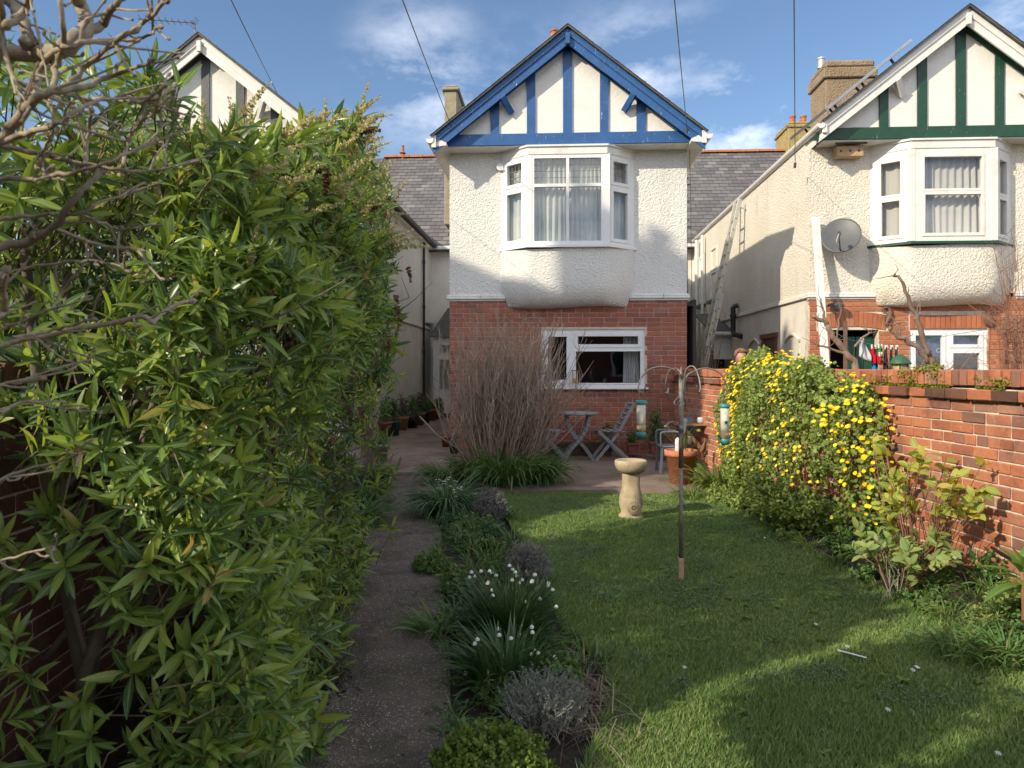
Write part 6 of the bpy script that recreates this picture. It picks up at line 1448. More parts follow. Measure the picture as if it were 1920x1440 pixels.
def fold_chair(x, y, z, rz, label, back=True):
    c = thing('folding_chair', label, 'chair', (x, y, z), rz, 'grey folding garden chairs')
    for sy in (-.19, .19):
        m = MB(); m.bar((.27, sy, 0), (-.20 if back else -.12, sy, .44), .025, .045, (1, 0, 1)); m.build('leg', greywood, c)
        m = MB()
        if back: m.bar((-.24, sy * .86, 0), (.10, sy * .86, .42), .025, .045, (1, 0, -1)); m.bar((.10, sy * .86, .42), (.34, sy * .86, .86), .025, .042, (1, 0, -.6))
        else: m.bar((-.24, sy * .86, 0), (.16, sy * .86, .46), .025, .045, (1, 0, -1))
        m.build('frame_rail', greywood, c)
    for k in range(7):
        m = MB(); m.box((-.17 + k * .055, 0, .435 + (.012 if k % 2 else 0)), (.042, .42, .016), None, .003); m.build('seat_slat', greywood, c)
    if back:
        for k in range(5): t = .25 + k * .17; m = MB(); m.box((.10 + .24 * t - .0, 0, .42 + .44 * t), (.016, .34, .045), Matrix.Rotation(-.5, 3, 'Y'), .003); m.build('back_slat', greywood, c)
fold_chair(P(1143, 0, 11.2).x, 11.2, pz(11.2), .08, 'grey folding chair with leaning back to the right of the round table')
fold_chair(P(1030, 0, 11.2).x, 11.2, pz(11.2), math.pi + .15, 'grey folding chair half hidden by the brown shrub, left of the round table', False)
# potted things
def pot(label, px, pyb, wtop, h, mat, Y, cat='plant pot', shape='round', fol=None, fH=.2, rim=True, name='plant_pot', group='plant pots on the patio'):
    x = P(px, 0, Y).x; z = max(pz(Y), EYE + (HY - pyb) / FPX * Y) if Y > 8.9 else .0; r = thing(name, label, cat, (x, Y, z), 0, group); R0 = wtop / 2
    m = MB()
    if shape == 'round': m.lathe([(R0 * .68, 0), (R0 * .92, h * .82), (R0 * 1.0, h * .82), (R0 * 1.03, h * .84), (R0 * 1.03, h), (R0 * .9, h), (R0 * .85, h * .85), (0.001, h * .85)], n=26)
    else:
        for z0_, z1_2, s0 in ((0, h * .85, .82), (h * .85, h, 1.0)):
            a = [(sx * R0 * s0 * (.85 if z0_ == 0 else 1), sy * R0 * s0 * (.85 if z0_ == 0 else 1), z0_) for sx, sy in ((-1, -1), (1, -1), (1, 1), (-1, 1))]; b2 = [(sx * R0 * s0, sy * R0 * s0, z1_2) for sx, sy in ((-1, -1), (1, -1), (1, 1), (-1, 1))]
            m.add(a + b2, [(3, 2, 1, 0), (4, 5, 6, 7), (0, 1, 5, 4), (1, 2, 6, 5), (2, 3, 7, 6), (3, 0, 4, 7)])
    m.build('pot_body', mat, r, smooth=(shape == 'round'))
    m = MB(); m.lathe([(R0 * .86, h * .86), (R0 * .5, h * .90), (.001, h * .91)], n=16); m.build('soil', MT['soil'], r)
    if fol: sprigs(r, 'foliage', (x, Y, z + h + fH * .25), (wtop * .55, wtop * .5, fH * .75), fol[1], fol[0], fol[2] if len(fol) > 2 else .035, OVAL, 10, fH * .5, .8, MT['stalk'])
    return r
green_p = plain('dark_green_plastic', (.02, .06, .045), .5, .2, 8, 0); black_p = plain('black_plastic', (.02, .02, .022), .5, .2, 8, 0); grey_p = plain('grey_plastic', (.24, .24, .25), .5, .15, 8, 0, dirt=(.3, .28, .25), dscale=6, damt=.5)
bigpot = pot('large orange terracotta pot in the sun at the patio corner', 1277, 914, .40, .42, MT['terracotta'], 9.3, rim=True)
m = MB(); m.lathe([(.206, .355), (.206, .362), (.198, .362), (.198, .355)], n=26); m.build('pot_groove', MT['terracotta'], bigpot)
V, F, a = blades(16, (bigpot.location.x, 9.3, .42 + bigpot.location.z), .07, .48, 62, .5, .010, 5); np_obj('spiky_leaves', V - np.array(bigpot.location)[None], F, MT['strap_pale'], a, bigpot, 'stuff')
ow = thing('white_ornament', 'white sculpted owl-like ornament standing in the large terracotta pot', 'ornament', (bigpot.location.x - .06, 9.22, bigpot.location.z + .36)); m = MB(); m.lathe([(.02, 0), (.034, .03), (.036, .08), (.028, .12), (.032, .15), (.030, .19), (.012, .215), (0.001, .22)], n=14, wob=.1); m.build('ornament_body', MT['white_paint'], ow, smooth=True)
sqp = pot('square brown pot with a small plant against the wall, right of the chairs', 1187, 851, .20, .17, MT['terracotta_dark'], 11.5, shape='sq', fol=(MT['weed'], 40), fH=.22)
sqp2 = pot('square brown pot with a bushy plant nearest the plastic chair', 1231, 852, .24, .2, MT['terracotta_dark'], 11.2, shape='sq', fol=(MT['weed'], 90), fH=.55)
pot('small dark pot hidden behind the round table', 1140, 846, .2, .16, black_p, 11.6, fol=(MT['weed'], 60), fH=.35)
pot('grey plastic bucket pot at the left path edge with a small-leaved bush', 712, 868, .30, .24, grey_p, 11.2, fol=(MT['coron'], 60, .02), fH=.2)
pot('red-brown pot at the corner of the middle house', 836, 838, .16, .17, plain('red_pot', (.22, .05, .035), .6, .2, 8, 0), 11.75)
pot('dark green pot in front of the red-brown one', 852, 850, .17, .13, green_p, 11.5, fol=(MT['lavender'], 25), fH=.15)
row = [(722, 818, MT['terracotta_dark'], 'reddish pot nearest the hedge in the alley row'), (738, 816, green_p, 'green pot second in the alley row'), (754, 806, MT['terracotta'], 'terracotta pot in the middle of the alley row'), (773, 802, black_p, 'black pot after the terracotta one in the alley row'),
       (786, 797, MT['terracotta_dark'], 'tall terracotta pot with dry grass in the alley row'), (797, 793, black_p, 'black square pot near the downpipe'), (810, 788, MT['terracotta_dark'], 'far pot just right of the downpipe'), (822, 786, green_p, 'small green pot under the rear bay window')]
for i, (px, py, mt_, lab) in enumerate(row):
    Y = 1.36 * FPX / (py - HY); r = pot(lab, px, py, .30, .30, mt_, Y, fol=((MT['dry'] if i in (2, 4) else MT['weed']), 60, .05), fH=.55 if i < 5 else .3, group='pots along the alley wall')
# a small-leaved evergreen and dry stems in the alley mouth
g = Vector((-2.1, 10.6, .05)); p = thing('small_leaved_bush', 'upright small-leaved evergreen between the hebe and the alley', 'shrub', g); 
for (dx, z, rx, rz) in ((-.05, .9, .24, .75), (.0, 1.6, .22, .6), (.02, .5, .2, .4)): sprigs(p, 'foliage', (g.x + dx, g.y, z), (rx, .22, rz), 420, MT['coron'], .022, ROUND, 14, .10, .5)
for (yy_, z, rz) in ((-4.3, 1.1, 1.0), (-3.8, 1.2, 1.1), (-3.2, 1.2, 1.1), (-2.6, 1.1, 1.0)): sprigs(p, 'foliage', (-1.9, 10.6 + yy_, z), (.3, .45, rz), 900, MT['coron'], .04, ROUND, 14, .12, .5)  # clumps added out of sight behind the hebe to shade the lawn
b = MB()
for i in range(60): a = Vector((.22 + random.gauss(0, .05), -.8 + random.gauss(0, .1), 0)); b.tube([a, a + Vector((random.gauss(-.02, .05), 0, .6)), a + Vector((random.gauss(-.05, .12), random.gauss(0, .1), random.uniform(.8, 1.3)))], [.004, .003, .001], 3, random.random(), False)
b.build('dry_stems', MT['dry'], p, kind='stuff')
# wooden trough by the wall
wood_dark = plain('dark_wood', (.085, .055, .04), .8, .3, 14, .002, 60)
tr = thing('wooden_trough', 'long dark wooden trough on the ground behind the round table', 'planter', (P(1085, 0, 11.62).x, 11.62, pz(11.6)))
for k in range(3): m = MB(); m.box((0, -.09, .04 + k * .065), (1.0, .018, .058), None, .003); m.build('board', wood_dark, tr); m = MB(); m.box((0, .09, .04 + k * .065), (1.0, .018, .058), None, .003); m.build('board', wood_dark, tr)
for sx in (-.49, .49): m = MB(); m.box((sx, 0, .105), (.02, .16, .19)); m.build('end_board', wood_dark, tr)
# wooden trestle table, tarp, white pot
wY = 10.5; wx = P(1308, 0, wY).x; wz = pz(wY); H = EYE - 105 / FPX * wY - wz
wood_w = plain('warm_wood', (.30, .17, .09), .8, .3, 14, .003, 60, dirt=(.16, .12, .09), dscale=6, damt=.5)
wt = thing('trestle_table', 'small wooden slatted table on crossed legs in the sunny corner', 'table', (wx, wY, wz))
for k in range(5): m = MB(); m.box((-.0, -.2 + k * .1, H), (.66, .085, .02), Matrix.Rotation(random.uniform(-.02, .03), 3, 'Y'), .003); m.build('slat', wood_w, wt)
for sy in (-.2, .2):
    for sg in (-1, 1): m = MB(); m.bar((-.26 * sg, sy + .015 * sg, H - .01), (.24 * sg, sy + .015 * sg, 0), .022, .05, (1, 0, 0), .003); m.build('leg', wood_w, wt)
m = MB(); m.bar((0, -.22, H * .48), (0, .22, H * .48), .03, .03); m.build('cross_bar', wood_w, wt)
x = P(1314, 0, wY - .05).x; wp = thing('white_pot', 'small white ribbed pot standing on the wooden slatted table', 'pot', (x, wY - .05, wz + H + .011)); m = MB(); m.lathe([(.04, 0), (.052, .03), (.052, .075), (.04, .09), (.03, .085), (.001, .08)], n=18, wob=.05); m.build('pot_body', MT['upvc'], wp, smooth=True)
tp_ = thing('grey_cover', 'crumpled blue-grey plastic cover behind the wooden slatted table', 'cover', (P(1312, 0, 10.95).x, 10.95, pz(10.9))); tarp = plain('tarp', (.10, .14, .17), .45, .2, 6, .01, 12); m = MB()
V = []; F = []
for j in range(9):
    for i in range(13):
        u_, v_ = i / 12 - .5, j / 8; hh = .80 * (1 - abs(u_) * .55) * math.sin(math.pi * min(1, v_ * .9 + .12)) ** .4; V.append((u_ * .62, (v_ - .5) * .4 + .03 * mnoise.noise(Vector((u_ * 6, v_ * 6, 1))), max(.0, hh + .05 * mnoise.noise(Vector((u_ * 5, v_ * 5, 4)))) if 0 < j < 8 else 0))
for j in range(8):
    for i in range(12): a = j * 13 + i; F.append((a, a + 1, a + 14, a + 13))
m.add(V, F); m.build('cover_sheet', tarp, tp_, smooth=True)
# grey-blue plastic chair seen side-on
cY = 10.1; cx_ = P(1256, 0, cY).x; pc = thing('plastic_chair', 'blue-grey plastic garden chair beside the wooden slatted table', 'chair', (cx_, cY, pz(cY))); pm_ = plain('bluegrey_plastic', (.13, .16, .19), .45, .12, 6, 0)
pc.scale = (.78, .8, .86); m = MB(); m.box((0, 0, .42), (.40, .42, .03), None, .01); m.build('seat', pm_, pc)
for sx in (-.17, .17):
    for sy in (-.18, .18): m = MB(); m.bar((sx * 1.15, sy * 1.1, 0), (sx, sy, .42), .045, .035, (0, 1, 0), .006); m.build('leg', pm_, pc)
for sy in (-.2, .2): m = MB(); m.tube(smooth([(-.19, sy, .42), (-.20, sy, .60), (-.17, sy, .645), (.0, sy, .655), (.16, sy, .64)], 4), .018, 7); m.build('arm', pm_, pc, smooth=True)
m = MB()
for k in range(6): m.bar((.17, -.17 + k * .068, .42), (.24, -.17 + k * .068, .82), .03, .012, (0, 1, 0))
m.bar((.24, -.2, .83), (.24, .2, .83), .03, .05); m.build('backrest', pm_, pc)
def solar(px, pyt, Y, label, gx=0):
    top = P(px, pyt, Y); z0 = .02 if Y < 8.8 else pz(Y); r = thing('solar_light', label, 'garden light', (top.x, Y, z0), 0, 'solar stake lights')
    h = top.z - z0; m = MB(); m.tube([(0, 0, 0), (0, 0, h - .10)], .006, 8); m.build('stake', black_p, r); m = MB(); m.lathe([(.012, h - .12), (.026, h - .09), (.036, h - .02), (.034, h)], n=16); m.build('lamp_head', plain('brushed_metal', (.3, .31, .33), .35, .1, 8, metal=.7), r, smooth=True); m = MB(); m.lathe([(.037, h), (.030, h + .008), (.001, h + .010)], n=16); m.build('lamp_cap', black_p, r)
solar(1293, 817, 9.7, 'silver solar light behind the terracotta pot'); solar(1405, 908, 7.5, 'grey solar light at the foot of the yellow bush')
# little wooden feeder stuck to the window, and the white lamp on the bay
u1, z1 = Rp(1078, 706, -.05); wf = thing('window_feeder', 'small wooden feeder with dark roof hanging before the lower window', 'bird feeder', W(u1, -.10, z1 - .12)); m = MB(); m.box((0, 0, .01), (.10, .06, .015)); m.box((-.035, 0, .11), (.014, .06, .19)); m.box((.035, 0, .11), (.014, .06, .19)); m.build('feeder_body', wood_pale, wf); m = MB(); m.box((0, 0, .215), (.13, .08, .012), None, .003); m.build('feeder_roof', MT['greydark'], wf); m = MB(); m.tube([(0, 0, .02), (0, 0, .09)], .028, 10); m.build('feeder_net', MT['seeds'], wf)
u1, z1 = Rp(937, 313, -.06); al = thing('security_lamp', 'round white wall lamp left of the blue-gabled bay window', 'lamp', W(u1, -.004, z1)); m = MB(); m.tube([(0, 0, 0), (0, -.06, 0)], .055, 16); m.build('lamp_body', MT['upvc'], al, smooth=False); m = MB(); m.tube([(.02, -.02, -.02), (.05, -.07, -.05), (.09, -.05, -.06)], .02, 8); m.build('sensor', MT['upvc'], al)

# ------------------------------------------------------------------ on and around the right house
alu = plain('aluminium', (.50, .49, .45), .45, .12, 10, metal=.5)
ld = thing('ladder', 'long two-section aluminium ladder leaning on the cream side wall', 'ladder', W(4.42, 3.6, .06))
def wl_(u, v, z): return W(u, v, z) - ld.location
lo, hi = Vector((4.42, 3.6, .06)), Vector((5.60, 4.05, 5.02))
for sec, (t0, t1, off, dv) in enumerate(((0, .60, 0.0, 0.0), (.38, 1.0, .055, .02))):
    a = lo.lerp(hi, t0) + Vector((-off, 0, 0)); b2 = lo.lerp(hi, t1) + Vector((-off, 0, 0))
    for dv_ in (-.19, .19):
        p0 = wl_(a.x, a.y + dv_ + dv, a.z); p1 = wl_(b2.x, b2.y + dv_ + dv, b2.z); m = MB(); m.bar(p0, p1, .028, .085, (-1, 0, .3), .003); m.build('rail', alu, ld)
        m = MB(); n = int((p1 - p0).length / .25); dirv = (p1 - p0).normalized()
        for k in range(1, n): c = p0 + dirv * (k * .25); m.tube([c + Vector((0, -.017, 0)), c + Vector((0, -.013, 0))], .014, 8)
        m.build('rung_end', MT['black'], ld, kind='stuff')
    n = int((b2 - a).length / .25)
    for k in range(1, n): c = a.lerp(b2, k * .25 / (b2 - a).length); m = MB(); m.bar(wl_(c.x, c.y - .18 + dv, c.z), wl_(c.x, c.y + .18 + dv, c.z), .03, .03); m.build('rung', alu, ld)
st_ = wl_(5.5, 3.9, 4.85); m = MB(); m.bar(st_, st_ + Vector((.30, -.05, -.05)), .03, .03); m.bar(st_ + Vector((.30, -.25, -.12)), st_ + Vector((.30, .15, .05)), .03, .03); m.build('stand_off', alu, ld)
# satellite dish
ud, zd = Rp(1577, 441, -.30); dish = thing('satellite_dish', 'round grey satellite dish with arm fixed to the cream wall', 'satellite dish', W(ud, -.30, zd)); grey_d = plain('dish_grey', (.085, .09, .095), .5, .15, 6, 0)
N = Vector((-.42, -.80, .43)).normalized(); _, s_, t_ = basis(N)
def dring(r_, dep, n=32): return [s_ * (r_ * math.cos(2 * math.pi * j / n)) + t_ * (r_ * 1.08 * math.sin(2 * math.pi * j / n)) + N * dep for j in range(n)]
V = [Vector((0, 0, 0)) - N * .05]; F = []; n = 32
for k, (r_, dp_) in enumerate(((.09, -.046), (.18, -.03), (.26, -.006), (.285, .004), (.285, -.008), (.18, -.045), (.05, -.062))): V += dring(r_, dp_)
for j in range(n): F.append((0, 1 + j, 1 + (j + 1) % n))
for k in range(6):
    for j in range(n): F.append((1 + k * n + j, 1 + (k + 1) * n + j, 1 + (k + 1) * n + (j + 1) % n, 1 + k * n + (j + 1) % n))
MB().add(V, F).build('reflector', grey_d, dish, smooth=True)
m = MB(); e = N * .34 - t_ * .20; m.tube([-t_ * .28, e * .6 - t_ * .16, e], .010, 6); m.build('feed_arm', grey_d, dish, smooth=True); m = MB(); m.tube([e, e + (-N * .05 + t_ * .03)], .028, 10); m.tube([e + t_ * .03, e - N * .09 + t_ * .04], .020, 8); m.build('receiver', MT['greydark'], dish)
m = MB(); m.tube([-N * .05, Vector((.10, .24, -.08)), Vector((.1, .30, -.08))], .018, 8); m.build('bracket', grey_d, dish); m = MB(); m.tube(smooth([e, e + Vector((-.02, .05, -.12)), e + Vector((.06, .15, -.16)), Vector((.05, .27, -.22))], 4), .005, 5); m.build('cable', MT['upvc'], dish)
# leaning white board post
ua, za = Rp(1529, 407, -.12); ub, zb = Rp(1546, 690, -.60); pt = thing('white_post', 'tall white-painted board post leaning before the corner of the cream house', 'post', W(ub + .03, -.80, .03)); q0 = W(ub + .035, -.80, .03) - pt.location; q1 = W(ua, -.12, za) - pt.location
m = MB(); m.bar(q0, q1, .115, .05, (0, 1, .1), .004); m.build('post_board', MT['white_paint'], pt)
u1, z1 = Rp(1566, 574, -.10); sl = thing('wall_lantern', 'dark half-round wall lamp over the green door', 'lamp', W(u1, -.004, z1)); m = MB(); m.lathe([(.13, 0), (.125, .025), (.07, .05), (.02, .055)], (0, -.10, 0), 18, sq=(1, .8)); m.build('lamp_hood', MT['greydark'], sl); m = MB(); m.lathe([(.03, -.05), (.07, -.03), (.075, 0)], (0, -.08, 0), 14); m.build('lamp_glass', plain('lamp_glass', (.3, .3, .3), .2, .1, 4, 0), sl); m = MB(); m.span((-.035, -.10, -.08), (.035, 0, -.03), .01); m.build('lamp_bracket', MT['greydark'], sl)
iron = plain('rusty_ornament', (.16, .085, .055), .7, .35, 20, .004, 60)
u1, z1 = Rp(1664, 592, -.06); sh = thing('seahorse_ornament', 'rusty seahorse-shaped ornament on the brick wall right of the green door', 'ornament', W(u1, -.03, z1)); S8 = .16
m = MB(); m.tube(smooth([(-.08, 0, .10), (-.02, 0, .13), (.03, 0, .12), (.055, 0, .05), (.045, 0, -.02), (.01, 0, -.08), (-.0, 0, -.14), (.03, 0, -.175), (.055, 0, -.15), (.04, 0, -.125)], 4), [.012] * 4 + [.02] * 8 + [.036] * 8 + [.024] * 5 + [.015] * 12, 8); m.build('ornament_body', iron, sh, smooth=True)
m = MB(); 
for k in range(9): a = Vector((.06 - abs(k - 3) * .006, 0, .13 - k * .032)); m.bar(a, a + Vector((.035, 0, .008)), .012, .02)
for k in range(5): a = Vector((-.02, 0, .12 - k * .04)); m.bar(a, a + Vector((-.03, 0, .0)), .012, .02)
m.build('ornament_spines', iron, sh)
u1, z1 = Rp(1856, 600, -.06); sh = thing('fish_ornament', 'rusty fish-shaped ornament on the brick wall above the right window corner', 'ornament', W(u1, -.03, z1)); m = MB(); m.lathe([(.01, -.13), (.06, -.09), (.085, -.02), (.07, .05), (.03, .10), (.01, .12)], n=16, sq=(1, .35)); xform(m, Matrix.Rotation(R(-38), 4, 'Y')); m.build('ornament_body', iron, sh, smooth=True)
m = MB(); m.prism([(.05, -.01, .09), (.13, -.01, .19), (.08, -.01, .10), (.17, -.01, .08)], (0, .015, 0)); m.prism([(-.02, -.01, .07), (-.06, -.01, .15), (.04, -.01, .10)], (0, .015, 0)); m.build('ornament_fin', iron, sh)
# trellis
tw_ = plain('trellis_wood', (.17, .12, .09), .8, .25, 12, .002, 50); u0, z1 = Rp(1884, 594, -.06); u1, z0 = Rp(1925, 700, -.06); tre = thing('trellis', 'brown square-mesh trellis panel fixed at the right of the brick wall', 'trellis', W(u0, -.05, z0 - .6), HROT)
w = .60; h = z1 - z0 + .6
for k in range(5): m = MB(); m.box((k * w / 4, 0, h / 2), (.022, .014, h)); m.build('upright', tw_, tre)
for k in range(10): m = MB(); m.box((w / 2, -.015, h - .02 - k * .155), (w + .03, .014, .02)); m.build('crosspiece', tw_, tre)
# washing line with clothes
def cloth(label, name, px0, px1, pyt, pyb, Y, col, poly=None, cat='clothes'):
    a = P(px0, pyt, Y); b2 = P(px1, pyt, Y); h = (pyb - pyt) / FPX * Y; w = (b2 - a).length; r = thing(name, label, cat, a, 0, 'washing on the line'); m = MB(); nx, nz = 10, 8; V = []; F = []
    for j in range(nz + 1):
        for i in range(nx + 1):
            u_, v_ = i / nx, j / nz; l, q = (poly(v_) if poly else (0, 1)); V.append((w * (l + (q - l) * u_), .018 * math.sin(u_ * 9 + v_ * 2) + .01 * math.sin(v_ * 5), -h * v_))
    for j in range(nz):
        for i in range(nx): k = j * (nx + 1) + i; F.append((k, k + 1, k + nx + 2, k + nx + 1))
    m.add(V, F); o = m.build('cloth', fabric(name + '_fabric', col, .25), r, smooth=True); so = o.modifiers.new('thick', 'SOLIDIFY'); so.thickness = .004
    for f in (.15, .8): m = MB(); m.box((w * (poly(0)[0] + (poly(0)[1] - poly(0)[0]) * f if poly else f), 0, .0), (.012, .014, .05)); m.build('peg', MT['upvc'], r)
    return r
wlY = 8.6
def P2(px, py): return P(px, py, wlY)
wli = thing('washing_line', 'thin green washing line stretched before the brick house wall', 'washing line', P2(1540, 615)); m = MB(); m.tube([q - wli.location for q in smooth([P2(1545, 610), P2(1583, 633), P2(1612, 641), P2(1650, 648), P2(1690, 650), P2(1730, 641), P2(1800, 625), P2(1990, 600)], 3)], .003, 4); m.build('line', teal, wli)
cloth('pale grey towel pegged by a corner, leftmost on the washing line', 'towel', 1609, 1632, 637, 677, wlY, (.60, .62, .64), lambda v: (.2 - .1 * v, .45 + .55 * min(1, v * 1.4)) if v < .75 else (.1 + .9 * (v - .75) * 2.4, 1.0))
cloth('small red garment on the washing line', 'shirt', 1633, 1644, 650, 682, wlY, (.55, .02, .04), lambda v: (0, .9) if v < .5 else (.3, 1.2))
cloth('bright blue trousers beside the red garment', 'trousers', 1636, 1646, 654, 712, wlY + .03, (.02, .25, .55)); cloth('green and red garment next to the blue trousers', 'shirt', 1646, 1655, 649, 680, wlY, (.05, .32, .05))
cloth('small red patch garment beneath the green one', 'sock', 1648, 1654, 664, 684, wlY - .02, (.55, .04, .04))
for (a, b2, l) in ((1656, 1667, 'first dark grey trousers on the line'), (1668, 1676, 'second dark garment with pinkish edge on the line'), (1677, 1686, 'third dark garment, rightmost on the line')): cloth(l, 'trousers', a, b2, 651, 712, wlY, (.055, .05, .055), lambda v: (.3 - .3 * v, .7 + .3 * v))
# bird table with a green roof behind the wall
c = P(1688, 700, 7.0); bt = thing('bird_table', 'hexagonal green-roofed seed feeder just above the sunlit garden wall', 'bird feeder', (c.x, 7.0, .02)); z = c.z - .02
m = MB(); m.tube([(0, 0, 0), (0, 0, z - .06)], .02, 8); m.build('pole', metal_old, bt); m = MB(); m.lathe([(.02, z - .07), (.095, z - .05), (.095, z - .03), (.02, z - .03)], n=6); m.build('tray', green_p, bt)
m = MB(); m.lathe([(.072, z - .03), (.075, z + .09), (.06, z + .09), (.06, z - .03)], n=6); m.build('seed_box', plain('straw_wood', (.42, .33, .16), .7, .3, 20, 0), bt)
gr_ = plain('green_roof', (.03, .10, .05), .5, .2, 8, 0); m = MB(); m.lathe([(.098, z + .085), (.095, z + .10), (.06, z + .15), (.02, z + .175), (.001, z + .18)], n=18); m.build('roof', gr_, bt, smooth=True)
for k in range(6): a = k * 1.047; m = MB(); m.tube([(.074 * math.cos(a), .074 * math.sin(a), z - .03), (.074 * math.cos(a), .074 * math.sin(a), z + .09)], .005, 5); m.build('bar', gr_, bt)
mp = thing('metal_stake', 'rusty upright iron stake before the green door', 'stake', (P(1585, 0, 9.2).x, 9.2, .02)); m = MB(); m.bar((0, 0, 0), (0, 0, P(1585, 605, 9.2).z), .035, .035, (0, 1, 0)); m.build('stake_bar', iron, mp)
# pruned trees behind the wall
def bare_tree(label, x, y, limbs, name='pruned_tree', mt_=None, twn=30, tl=.3, tr=.0035):
    r = thing(name, label, 'tree', (x, y, .02), 0); b = MB(); L0 = Vector(r.location)
    for i, (pts, r0, r1) in enumerate(limbs):
        o, out = limb(r, pts, r0, r1, mt_ or MT['twig'], 'trunk' if i == 0 else 'branch', .05, 8)
        for k in range(twn // len(limbs)):
            q = random.randrange(len(out) // 2, len(out)); a = out[q] - L0; d = Vector((random.gauss(0, .6), random.gauss(0, .6), random.gauss(.6, .5))).normalized(); l = tl * random.uniform(.3, 1); b.tube([a, a + d * l * .5 + Vector((random.gauss(0, .02), 0, 0)), a + d * l], [tr * 1.3, tr, tr * .4], 4, random.random(), False)
    b.build('twigs', mt_ or MT['twig'], r, kind='stuff'); return r
Y = 8.3; q = lambda px, py, dy=0: P(px, py, Y + dy)
bare_tree('pruned leaning tree with a stubby bent limb behind the yellow bush', q(1600, 0).x, Y, [([Vector((q(1605, 0).x, Y, 0)), q(1608, 710), q(1590, 668), q(1568, 640), q(1552, 612), q(1545, 600), q(1524, 594)], .045, .02), ([q(1550, 610), q(1543, 585), q(1538, 560)], .02, .008), ([q(1590, 665), q(1562, 655), q(1530, 645)], .018, .008), ([q(1568, 640), q(1573, 600), q(1576, 585)], .012, .006), ([q(1600, 650), q(1620, 632), q(1635, 622)], .016, .008)], twn=26)
Y = 6.6
bare_tree('pruned forked tree rising just behind the sunlit wall', q(1745, 0).x, Y, [([Vector((q(1750, 0).x, Y, 0)), q(1745, 700), q(1738, 660), q(1724, 610), q(1714, 585), q(1697, 548), q(1685, 520), q(1676, 515)], .032, .008), ([q(1742, 680), q(1722, 655), q(1700, 640), q(1680, 625), q(1668, 615)], .022, .017), ([q(1745, 672), q(1765, 690), q(1780, 697)], .016, .01), ([q(1714, 598), q(1720, 592), q(1724, 590)], .014, .010), ([q(1690, 632), q(1684, 610), q(1681, 605)], .012, .008)], twn=18, tl=.22)
# thin reddish shrubs at the far right
for (x, y, h, n, lab) in ((4.12, 6.0, 1.5, 46, 'tall wiry bare shrub with reddish twigs at the right edge behind the wall'), (3.55, 6.3, .55, 50, 'low tangle of orange-brown twigs standing just above the wall')):
    r = thing('bare_shrub', lab, 'shrub', (x, y, .02), 0); b = MB()
    for i in range(n):
        a = random.random() * 6.28; s = Vector((.12 * math.cos(a), .12 * math.sin(a), .9)); hh = h * random.uniform(.5, 1.1); sp_ = .17 if h > 1 else .35; e = s + Vector((random.gauss(0, sp_) , random.gauss(0, sp_), hh)); mid = s.lerp(e, .5) + Vector((random.gauss(0, .06), random.gauss(0, .06), 0))
        b.tube(smooth([s, mid, e], 3), [.005, .0045, .004, .0035, .003, .002, .0015], 4, random.random(), False)
        for k in range(5): p_ = mid.lerp(e, random.random()); d = Vector((random.gauss(0, .7), random.gauss(0, .7), random.gauss(.6, .4))); b.tube([p_, p_ + d * .12, p_ + d * .24], [.002, .0016, .001], 3, random.random(), False)
    b.build('twigs', MT['twig_red'], r, kind='stuff'); m = MB()
    for i in range(7): m = MB(); a = i * .9; m.tube([(.02 * math.cos(a), .02 * math.sin(a), 0), (.06 * math.cos(a), .06 * math.sin(a), .5), (.12 * math.cos(a), .12 * math.sin(a), .95)], [.016, .012, .008], 6); m.build('stem', MT['twig_red'], r, smooth=True)
# wispy olive shrub in the right gap
c = W(4.15, 1.6, .03); ws = thing('wispy_shrub', 'loose olive-leaved shrub in the gap beside the middle house', 'shrub', c); b = MB(); pts_ = []
for i in range(70):
    s = Vector((random.gauss(0, .08), random.gauss(0, .08), 0)); e = Vector((random.gauss(0, .26), random.gauss(0, .25), random.uniform(1.3, 2.65))); mid = s.lerp(e, .5) + Vector((random.gauss(.05, .08), 0, 0)); pl_ = smooth([s, mid, e], 4); b.tube(pl_, [.009 - .0008 * k for k in range(len(pl_))], 4, random.random(), False); pts_ += [tuple(p_ + c) for p_ in pl_[4:]] * 5
b.build('stems', MT['twig'], ws, kind='stuff'); pts_ = np.array(pts_); n = len(pts_); MT['olive'] = foliage('olive_leaf', [(0, (.10, .11, .05)), (.6, (.17, .17, .08)), (1, (.28, .24, .12))], rough=.7, trans=.2)
leaves('foliage', LANCE_S, pts_ + rng.normal(0, .05, (n, 3)) - np.array(c), rng.normal(0, 1, (n, 3)), rng.normal(0, .5, (n, 3)) + [0, 0, 1], rng.uniform(.025, .05, n), MT['olive'], ws)

# ------------------------------------------------------------------ solar panel, aerials, wires
pa, pb = Rp(1551, 204, .7), Rp(1708, 76, .7); sp2 = thing('solar_array', 'solar array raised on rails above the left slope of the green-gabled roof', 'solar panel', W(pa[0], .7, pa[1])); A0 = Vector((0, 0, 0)); B0 = W(pb[0], .7, pb[1]) - sp2.location; nv = Vector((-(B0.z), 0, B0.x)).normalized()
if nv.z < 0: nv = -nv
m = MB(); m.bar(A0, B0, .04, .05, nv, .004); m.bar(A0 + Vector((0, 1.6, 0)), B0 + Vector((0, 1.6, 0)), .04, .05, nv, .004); m.bar(A0, A0 + Vector((0, 1.6, 0)), .04, .05, nv); m.bar(B0, B0 + Vector((0, 1.6, 0)), .04, .05, nv); m.build('panel_frame', plain('panel_alu', (.38, .40, .42), .4, .1, 6, metal=.6), sp2)
m = MB(); m.prism([A0 + nv * .005, B0 + nv * .005, B0 + nv * .005 + Vector((0, 1.6, 0)), A0 + nv * .005 + Vector((0, 1.6, 0))], nv * .015); m.build('panel_glass', MT['black'], sp2)
m = MB()
